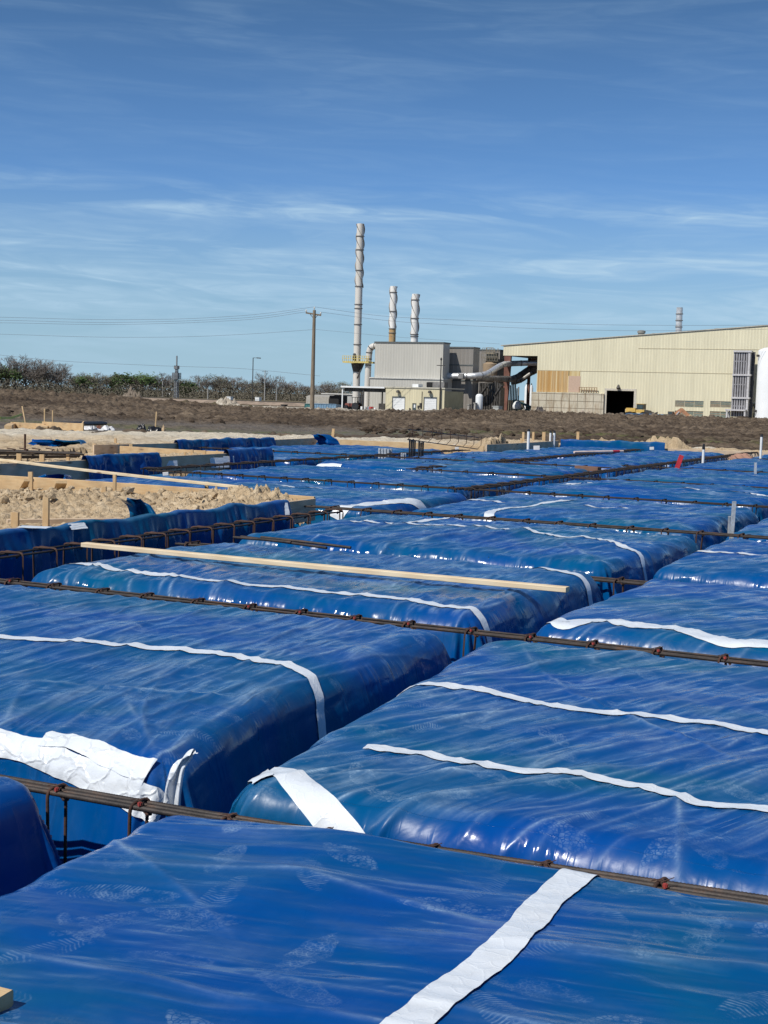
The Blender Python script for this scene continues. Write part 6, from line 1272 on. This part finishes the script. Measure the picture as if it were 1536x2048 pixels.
wire('power line right of the utility pole, middle', wpts([(780, 643), (1000, 655), (1250, 662), (1400, 661), (1560, 658), (1900, 645)], Dp, ends[1]))
wire('faint low power line right of the utility pole', wpts([(632, 659), (800, 675), (1000, 688)], Dp+3), .02)
wire('faint distant power line across the lattice tower', wpts([(-100, 698), (100, 722), (355, 733), (480, 736), (640, 752)], 600), .06)
# pole in front of the tan building
Xq, Yq = PG(879, 828.5, GRADE); zq = Z_at(884, 716, Yq); o = thing('utility_pole', 'slim dark utility pole with crossarm in front of the tan building corner', 'utility pole', (Xq, Yq, GRADE)); k = MB(); k.tube([(Xq, Yq, GRADE), (Xq, Yq, zq)], [.16, .1], 10); part('pole', k, DSTEEL, o, True)
k = MB(); z_ = Z_at(884, 731, Yq); k.bar(Vector((Xq, Yq-.1, z_))-rx*.8, Vector((Xq, Yq-.1, z_))+rx*.8, .12, .14); part('crossarm', k, DSTEEL, o); k = MB(); k.lathe((Xq, Yq, z_+.9), [(.12, 0), (.22, .3), (.1, .6)], 8); part('transformer', k, DSTEEL, o, True)
# distant poles, lamp post
def dpole(px, pyt, pyb, label, r=.16, arm=0, m=None, lamp=0, D=None):
    Xd, Yd_ = PG(px, pyb, GRADE); Dd = Xd*_fw[0]+Yd_*_fw[1]; h = (pyb-pyt)/F*Dd*1.13; nm = 'lamp_post' if lamp else 'distant_pole'
    o = thing(nm, label, 'lamp post' if lamp else 'pole', (Xd, Yd_, GRADE)); k = MB(); k.tube([(Xd, Yd_, GRADE), (Xd, Yd_, GRADE+h)], [r, r*.7], 8); part('pole', k, m or mat('grey_pole', (.36, .35, .33), .7), o, True)
    c = Vector((Xd, Yd_, GRADE+h))
    if arm: k = MB(); k.bar(c-rx*arm+Vector((0, 0, -.5)), c+rx*arm+Vector((0, 0, -.5)), .15, .15); part('crossarm', k, m or DSTEEL, o)
    if lamp: 
        k = MB(); k.bar(c, c+rx*1.1, .15, .12); part('arm', k, DSTEEL, o); k = MB(); k.bar(c+rx*1.0, c+rx*2.2+Vector((0, 0, -.05)), .5, .25); part('lamp_head', k, DSTEEL, o)
dpole(504.5, 726.5, 807, 'tall dark lamp post standing alone on the plain', .17, m=DSTEEL, lamp=1)
dpole(529, 748, 801, 'pale pole with short arms right of the lamp post', .22, 1.2); dpole(552.5, 777, 802, 'short pale pole farther right of the lamp post', .2); dpole(415.5, 778, 799, 'short pole in front of the trees left of the lamp post', .2)
dpole(189.5, 755, 790, 'pale pole in front of the trees at left', .25); dpole(265, 770, 788, 'short pale pole above the brown spoil heap', .2); dpole(325, 766, 794, 'pale pole with crossarm left of the lattice tower', .28, 1.4); dpole(344.5, 753, 794, 'pale pole just left of the lattice tower', .28)
# small white cabinets by lamp post
for i, (px, py) in enumerate(((457, 804), (514, 804), (336, 793))):
    Xd, Yd_ = PG(px, py, GRADE); simple('utility_box', 'tiny white utility box ' + ('left of the lamp post', 'right of the lamp post', 'at the foot of the lattice tower')[i], 'box', px-4, px+4, py-10+i, py, Yd_, 1.5, WHITE)
Xd, Yd_ = PG(565, 812, GRADE); simple('debris_box', 'small dark bin on the pale spoil', 'box', 562, 569, 810, 814, Yd_, 1.5, DSTEEL)
# lattice tower
Xt, Yt_ = PG(352.5, 796, GRADE); Dt = Xt*_fw[0]+Yt_*_fw[1]; m1 = Dt/F; lt = thing('lattice_tower', 'grey lattice tower with antenna platforms before the tree line', 'tower', (Xt, Yt_, GRADE)); LG = mat('tower_grey', (.25, .26, .27), .5, .3)
hl_ = [0, 62*m1]; w0, w1 = 3.2*m1, 1.8*m1
for sx1, sy1 in ((-1, -1), (1, -1), (1, 1), (-1, 1)): k = MB(); k.tube([(Xt+sx1*w0, Yt_+sy1*w0, GRADE), (Xt+sx1*w1, Yt_+sy1*w1, GRADE+62*m1)], .16, 6); part('leg', k, LG, lt)
k = MB(); n_ = 9
for i in range(n_):
    for (s1, s2) in (((-1, -1), (1, -1)), ((1, -1), (1, 1)), ((1, 1), (-1, 1)), ((-1, 1), (-1, -1))):
        wa = w0+(w1-w0)*i/n_; wb = w0+(w1-w0)*(i+1)/n_; za = GRADE+62*m1*i/n_; zb = GRADE+62*m1*(i+1)/n_
        k.tube([(Xt+s1[0]*wa, Yt_+s1[1]*wa, za), (Xt+s2[0]*wb, Yt_+s2[1]*wb, zb)], .07, 4); k.tube([(Xt+s2[0]*wa, Yt_+s2[1]*wa, za), (Xt+s1[0]*wb, Yt_+s1[1]*wb, zb)], .07, 4); k.tube([(Xt+s1[0]*wb, Yt_+s1[1]*wb, zb), (Xt+s2[0]*wb, Yt_+s2[1]*wb, zb)], .1, 4)
part('lattice', k, LG, lt); k = MB(); k.tube([(Xt, Yt_, GRADE+55*m1), (Xt, Yt_, GRADE+84*m1)], .30, 8); part('mast', k, LG, lt, True)
for hh, ww in ((58, 7), (44, 12), (38, 12)):
    k = MB(); z_ = GRADE+hh*m1; w_ = ww*m1*.5; k.box(Xt-w_, Xt+w_, Yt_-w_, Yt_+w_, z_-.12, z_+.1)
    for i in range(6):
        for s_ in (-1, 1): k.box(Xt-w_+2*w_*i/5-.12, Xt-w_+2*w_*i/5+.12, Yt_+s_*w_-.1, Yt_+s_*w_+.1, z_, z_+1.3)
    k.box(Xt-w_, Xt+w_, Yt_-w_-.1, Yt_-w_+.05, z_+1.1, z_+1.3); part('platform', k, LG, lt)
# rail line along the plain
k = MB(); a = PG(60, 789, GRADE+.6); b = PG(700, 811, GRADE+.6); av = Vector((a[0], a[1], GRADE)); bv = Vector((b[0], b[1], GRADE)); d = (bv-av).normalized(); nrm = Vector((-d.y, d.x, 0))
vs = []
for p in (av, bv): vs += [tuple(p-nrm*5), tuple(p-nrm*2.5+Vector((0, 0, .8))), tuple(p+nrm*2.5+Vector((0, 0, .8))), tuple(p+nrm*5)]
k.add(vs, [(0, 4, 5, 1), (1, 5, 6, 2), (2, 6, 7, 3)]); o = part('railway_bed', k, mat('rail_ballast', (.25, .19, .14), .9, var=.3, vscale=.5)); struct(o)
for s_ in (-.75, .75): k = MB(); k.bar(av+nrm*s_+Vector((0, 0, .9)), bv+nrm*s_+Vector((0, 0, .9)), .15, .18); o = part('rail_track', k, DSTEEL); struct(o)
# ---------------------------------------------------------------- objects at the far edge of the caliche
Xa, Ya = PG(100, 863, -.62); zq = -.62; cr_ = thing('lumber_stack', 'stack of pine form boards nailed into long boxes on the dark soil', 'lumber stack', (Xa, Ya, zq))
def LB(px0, py0, px1, py1, w, h, z, m=WOOD): a = PG(px0, py0, z); b = PG(px1, py1, z); board('board', (a[0], a[1], z), (b[0], b[1], z), w, h, m, parent=cr_)
LB(22, 854, 95, 858, .06, .45, -.35); LB(85, 857, 167, 861, .06, .60, -.30); LB(25, 862, 106, 868, .3, .06, -.5); LB(16, 857, 24, 852, .3, .25, -.3); LB(86, 862, 93, 856, .35, .35, -.35); LB(160, 860, 167, 853, .06, .5, -.3)
# black pipes
bp = thing('pipe_pile', 'pile of big black corrugated pipes lying behind the form lumber', 'pipe pile', (*PG(140, 848, -.5), -.6))
for i in range(5):
    a = PG(111+i*6.8, 849+i*.6, -.2); b = PG(160+i*7, 843+i*1.4, -.15); v0 = Vector((a[0], a[1], -.16)); v1 = v0+Vector((_fw[0], _fw[1], 0))*4.2+Vector((_r0[0], _r0[1], 0))*(1.25-.12*i); k = MB()
    P_ = []; R_2 = []; n_ = 60
    for j in range(n_+1): P_.append(v0.lerp(v1, j/n_)); R_2.append(.078 if j % 2 else .068)
    k.tube(P_, R_2, 14, cap=False); k.tube([v0+(v1-v0)*.02, v1], .060, 12); part('pipe', k, BLACKP, bp, True)
PLW = mat('white_plastic_sheet', (.60, .60, .60), .35, var=.25, vscale=3.)
lump('plastic_heap', 'crumpled white plastic sheet beside the black pipes', 'plastic sheet', 182, 859, 30, 11, PLW, -.62, 5, .8, rough=.6); lump('plastic_heap', 'crumpled white and brown plastic at the right of the pile', 'plastic sheet', 213, 861, 26, 8, PLW, -.62, 6, .8, rough=.6); lump('brown_heap', 'rusty brown scrap between the white plastics', 'scrap', 198, 859, 16, 8, mat('rust_scrap', (.15, .06, .04), .9), -.62, 7)
BAG = mat('black_bag', (.012, .012, .014), .25, var=.3)
lump('rubbish_bag', 'round black bag, left one of the pair', 'bag', 283, 864, 21, 15, BAG, -.62, 8, .9, rough=.25); lump('rubbish_bag', 'wider black bag, right one of the pair', 'bag', 308, 865, 28, 12, BAG, -.62, 9, .9, rough=.3); lump('straw_bundle', 'small tan bundle right of the black bags', 'bundle', 327, 865, 10, 13, mat('straw_tan', (.45, .33, .20), .9), -.62, 10, .8, rough=.4)
lump('mud_heap', 'low black mud heap in front of the form lumber', 'mud heap', 55, 870, 60, 7, mat('black_mud', (.035, .03, .028), .9, var=.5, vscale=3., bump=.08, bscale=6.), -.62, 11, .5, rough=.5)
# caution tape
a = PG(0, 838, -.1); b = PG(44, 840, -.3); k = MB(); pts = [Vector((a[0]-3, a[1], .05)), Vector((a[0], a[1], -.05)), Vector(((a[0]+b[0])/2, (a[1]+b[1])/2, -.12)), Vector((b[0], b[1], .0))]
for p, q in zip(pts, pts[1:]): k.bar(p, q, .01, .12)
tag(part('barrier_tape', k, mat('yellow_green_tape', (.45, .5, .08), .5)), 'yellow green barrier tape strung at far left', 'tape')
# ---------------------------------------------------------------- trees
BARK = mat('bark', (.085, .072, .06), .9, var=.3, vscale=1.5); TWIG = mat('twigs', (.17, .145, .125), .9, var=.25, vscale=.5)
def leafmat(n, a, b): return mat(n, a, .7, col2=b, vscale=.6)
LEAFG = leafmat('spring_leaves', (.09, .14, .035), (.045, .085, .02)); LEAFO = leafmat('olive_buds', (.15, .15, .075), (.10, .095, .06)); BRUSH = leafmat('brush', (.16, .135, .10), (.085, .08, .05))
def tree_proto(kind, seed, H=14., label=''):
    rg = random.Random(seed); o = thing(('bare_tree', 'budding_tree', 'leafy_tree')[kind], label, 'tree', (0, 0, 0))
    tr = MB(); tw = MB(); lf = MB(); tips = []
    def grow(p, d, l, r, lev):
        n = 3; pts = [p]; q = p
        for i in range(n):
            d = (d+Vector((rg.uniform(-1, 1), rg.uniform(-1, 1), rg.uniform(-.3, .7)))*.14).normalized(); q = q+d*(l/n); pts.append(q)
        (tr if lev < 3 else tw).tube(pts, [max(r, .032)*(1-.45*i/n) for i in range(n+1)], 5 if lev < 2 else 3, cap=False)
        if lev >= 6: tips.append(q); return
        k = rg.choice((2, 3, 3)) if lev > 0 else 4
        for i in range(k):
            a = rg.uniform(.35, .85) if lev else rg.uniform(.3, .75); ph = rg.uniform(0, 6.28); ax = d.orthogonal().normalized(); ax.rotate(Matrix.Rotation(ph, 3, d)); nd = d.copy(); nd.rotate(Matrix.Rotation(a, 3, ax)); nd.z += .12; nd.normalize()
            grow(pts[rg.choice((2, 3, 3))] if lev else pts[-1-(i % 2)], nd, l*rg.uniform(.62, .88), r*.58, lev+1)
    grow(Vector((0, 0, -.3)), Vector((rg.uniform(-.1, .1), 0, 1)), H*.24, H*.022, 0)
    part('trunk', tr, BARK, o); 
    def leaves(n_, sz, spread, mi=0):
        for i in range(n_):
            c = rg.choice(tips)+Vector((rg.gauss(0, spread), rg.gauss(0, spread), rg.gauss(0, spread))); u = Vector((rg.gauss(0, 1), rg.gauss(0, 1), rg.gauss(0, 1))).normalized(); v = u.orthogonal().normalized(); s = sz*rg.uniform(.5, 1.3)
            lf.add([c-u*s, c+v*s*.6, c+u*s, c-v*s*.6], [(0, 1, 2, 3)])
    if kind == 0:
        part('crown', tw, TWIG, o)
    else:
        leaves(700 if kind == 1 else 2600, .22 if kind == 1 else .38, .5 if kind == 1 else .75)
        b = part('branches', tw, TWIG, o); part('crown', lf, LEAFO if kind == 1 else LEAFG, o)
    return o
used = {}
protos = {0: [11, 12, 13], 1: [21, 22], 2: [31, 32]}
def place_tree(kind, px, pyt, pyb, label, i, D=None, group='trees along the far tree line', wide=1.):
    key = (kind, i % len(protos[kind]))
    if key not in used:
        o = tree_proto(kind, protos[kind][key[1]]); b = [v for c in o.children for v in (c.data.vertices[j].co.z for j in range(0, len(c.data.vertices), 3))]; used[key] = (o, max(b))
    else: o = None
    src, H = used[key]
    if o is None: o = copy_tree(src)
    Xd, Yd_ = PG(px, pyb, GRADE); k = (D or 620)/math.hypot(Xd, Yd_); Xd *= k; Yd_ *= k; Dd = Xd*_fw[0]+Yd_*_fw[1]
    h = (pyb-pyt)/F*Dd*1.13
    o.location = (Xd, Yd_, GRADE-.2); s_ = h/H; o.scale = (s_*wide, s_*wide, s_); o.rotation_euler = (0, 0, i*2.399); o['label'] = label; o['group'] = group
    return o
# (px, top, kind)
TL = [(-30, 735, 0), (8, 744, 2), (12, 726, 0), (30, 724, 0), (52, 738, 0), (66, 734, 0), (84, 732, 0), (98, 730, 0), (112, 734, 0), (124, 742, 0), (150, 762, 1), (163, 758, 2), (175, 754, 0), (190, 754, 0), (203, 760, 1), (222, 762, 1), (235, 758, 1), (252, 753, 2), (270, 760, 0), (286, 752, 2), (300, 764, 1), (312, 758, 0), (325, 751, 0), (336, 756, 0), (366, 762, 1), (376, 766, 2), (388, 765, 2), (405, 760, 0), (420, 766, 1), (432, 752, 1), (444, 752, 0), (458, 755, 0), (472, 758, 0), (488, 764, 1), (500, 760, 0), (514, 763, 1), (529, 746, 0), (541, 751, 0), (556, 757, 0), (569, 762, 0), (582, 760, 0), (596, 765, 0), (607, 768, 0), (618, 770, 0), (640, 768, 0), (650, 766, 0), (660, 764, 0), (676, 772, 1), (686, 776, 0)]
KN = ['bare grey tree in the far tree line', 'budding olive tree in the far tree line', 'leafy green tree in the far tree line']
refs = [(30, 'at the far left'), (84, 'in the tall left clump'), (112, 'in the tall left clump, right side'), (190, 'behind the pale pole at left'), (252, 'above the brown spoil heap'), (286, 'right of the brown spoil heap'), (325, 'left of the lattice tower'), (376, 'right of the lattice tower'), (440, 'between lattice tower and lamp post'), (500, 'behind the lamp post'), (541, 'right of the lamp post'), (596, 'left of the utility pole'), (650, 'between utility pole and tall stack'), (686, 'just left of the tall stack')]
for i, (px, t, kd) in enumerate(TL):
    rf = min(refs, key=lambda q: abs(q[0]-px))[1]; place_tree(kd, px, t, 797 if px > 150 else 795, KN[kd]+', '+rf, i, wide=1.45)
rg = random.Random(77)
for i in range(34):
    px = -40+i*22.5+rg.uniform(-8, 8)
    if 700 < px < 990: continue
    kd = rg.choice((0, 0, 0, 1)); t = 768-rg.uniform(0, 9)-(14 if px < 130 else 0)-(5 if 400 < px < 480 else 0); rf = min(refs, key=lambda q: abs(q[0]-px))[1]; place_tree(kd, px, t, 796, KN[kd].replace('the far tree line', 'the back row')+', '+rf, i+50, D=655, wide=1.9)
# brush below the trees: uncountable undergrowth
rg = random.Random(3); k = MB()
for i in range(48000):
    px = rg.uniform(-160, 770); d_ = rg.uniform(600, 650); c = PD(px, 790, 1.); az_ = math.atan2(c.x, c.y); hmax = 4.2+2.4*pn(np.array([px*.03]), np.array([0.]), 5)[0]
    z = GRADE+(rg.random()**1.25*1.35-.1)*hmax; c = Vector((d_*math.sin(az_), d_*math.cos(az_), z)); u = Vector((rg.gauss(0, 1), rg.gauss(0, 1), rg.gauss(0, 1))).normalized(); v = u.orthogonal().normalized(); s = rg.uniform(.14, .36); k.add([c-u*s, c+v*s*.6, c+u*s, c-v*s*.6], [(0, 1, 2, 3)])
tag(part('brush', k, BRUSH), 'low brown brush under the far trees', 'brush', None, 'stuff')
# weeds by the tan building and mud edge
rg = random.Random(9); k = MB()
for i in range(5000):
    px = rg.uniform(690, 1060); d_ = rg.uniform(252, 262); c = PD(px, 826, 1.); az_ = math.atan2(c.x, c.y); c = Vector((d_*math.sin(az_), d_*math.cos(az_), GRADE)); h = rg.uniform(.1, .5); w = rg.uniform(.05, .12); k.add([c-rx*w, c+rx*w, c+rx*rg.uniform(-.15, .15)+Vector((0, 0, h))], [(0, 1, 2)])
tag(part('weeds', k, leafmat('weed_green', (.12, .14, .05), (.08, .09, .03))), 'thin weeds in front of the tan building', 'weeds', None, 'stuff')
# clods of earth on the near sand, too many to count
def clods(name, label, n, fn, m, smin, smax, seed):
    rg = random.Random(seed); k = MB(); ico = [(0, 0, 1), (.89, 0, .45), (.28, .85, .45), (-.72, .53, .45), (-.72, -.53, .45), (.28, -.85, .45), (.72, .53, -.45), (-.28, .85, -.45), (-.89, 0, -.45), (-.28, -.85, -.45), (.72, -.53, -.45), (0, 0, -1)]
    fc = [(0, 1, 2), (0, 2, 3), (0, 3, 4), (0, 4, 5), (0, 5, 1), (1, 6, 2), (2, 7, 3), (3, 8, 4), (4, 9, 5), (5, 10, 1), (2, 6, 7), (3, 7, 8), (4, 8, 9), (5, 9, 10), (1, 10, 6), (6, 11, 7), (7, 11, 8), (8, 11, 9), (9, 11, 10), (10, 11, 6)]
    for i in range(n):
        x, y, z = fn(rg); s = smin+(smax-smin)*rg.random()**3; a = rg.uniform(0, 6.28); ca, sa = math.cos(a), math.sin(a); sx, sy, sz = s*rg.uniform(.7, 1.3), s*rg.uniform(.7, 1.3), s*rg.uniform(.5, .9); vs = []
        for p in ico: j = rg.uniform(.7, 1.2); px_, py_ = p[0]*sx*j, p[1]*sy*j; vs.append((x+px_*ca-py_*sa, y+px_*sa+py_*ca, z+p[2]*sz*j))
        k.add(vs, fc)
    return tag(part(name, k, m), label, 'clods', None, 'stuff')
def near_sand(rg):
    if rg.random() < .55:
        px, py, sp = rg.choice(((480, 1000, 22), (400, 1000, 25), (215, 993, 30), (80, 992, 40), (540, 1000, 14), (520, 998, 18)))
        x, y = PG(px+rg.gauss(0, sp), py+rg.gauss(0, 5), .02); return (x, min(y, 16.1), rg.uniform(-.06, .10))
    return (rg.uniform(-16, -9.05), rg.uniform(9.5, 16.1), -.11)
clods('sand_clods', 'loose sandy clods in the near timber pit', 1500, lambda r: (lambda q: (min(q[0], -9.1), max(q[1], 8.6), q[2]))(near_sand(r)), SAND, .015, .085, 4)
def far_mud(rg):
    a = rg.uniform(-.33, .33); R = rg.uniform(70, 250) if a > -.02 else rg.uniform(90, 200); x, y = R*math.sin(a-YAW), R*math.cos(a-YAW); return (x, y, float(ground_z(x, y))+.0)
clods('mud_clods', 'dark clods scattered over the ploughed mud', 9000, far_mud, MUD, .08, .42, 5)
def edge_clods(rg):
    a = rg.uniform(-.0, .33); R = rg.uniform(228, 262); x, y = R*math.sin(a-YAW), R*math.cos(a-YAW); return (x, y, float(ground_z(x, y))+.3)
clods('dark_clods', 'big dark clods along the works yard at right', 1500, edge_clods, MUD, .25, .8, 6)
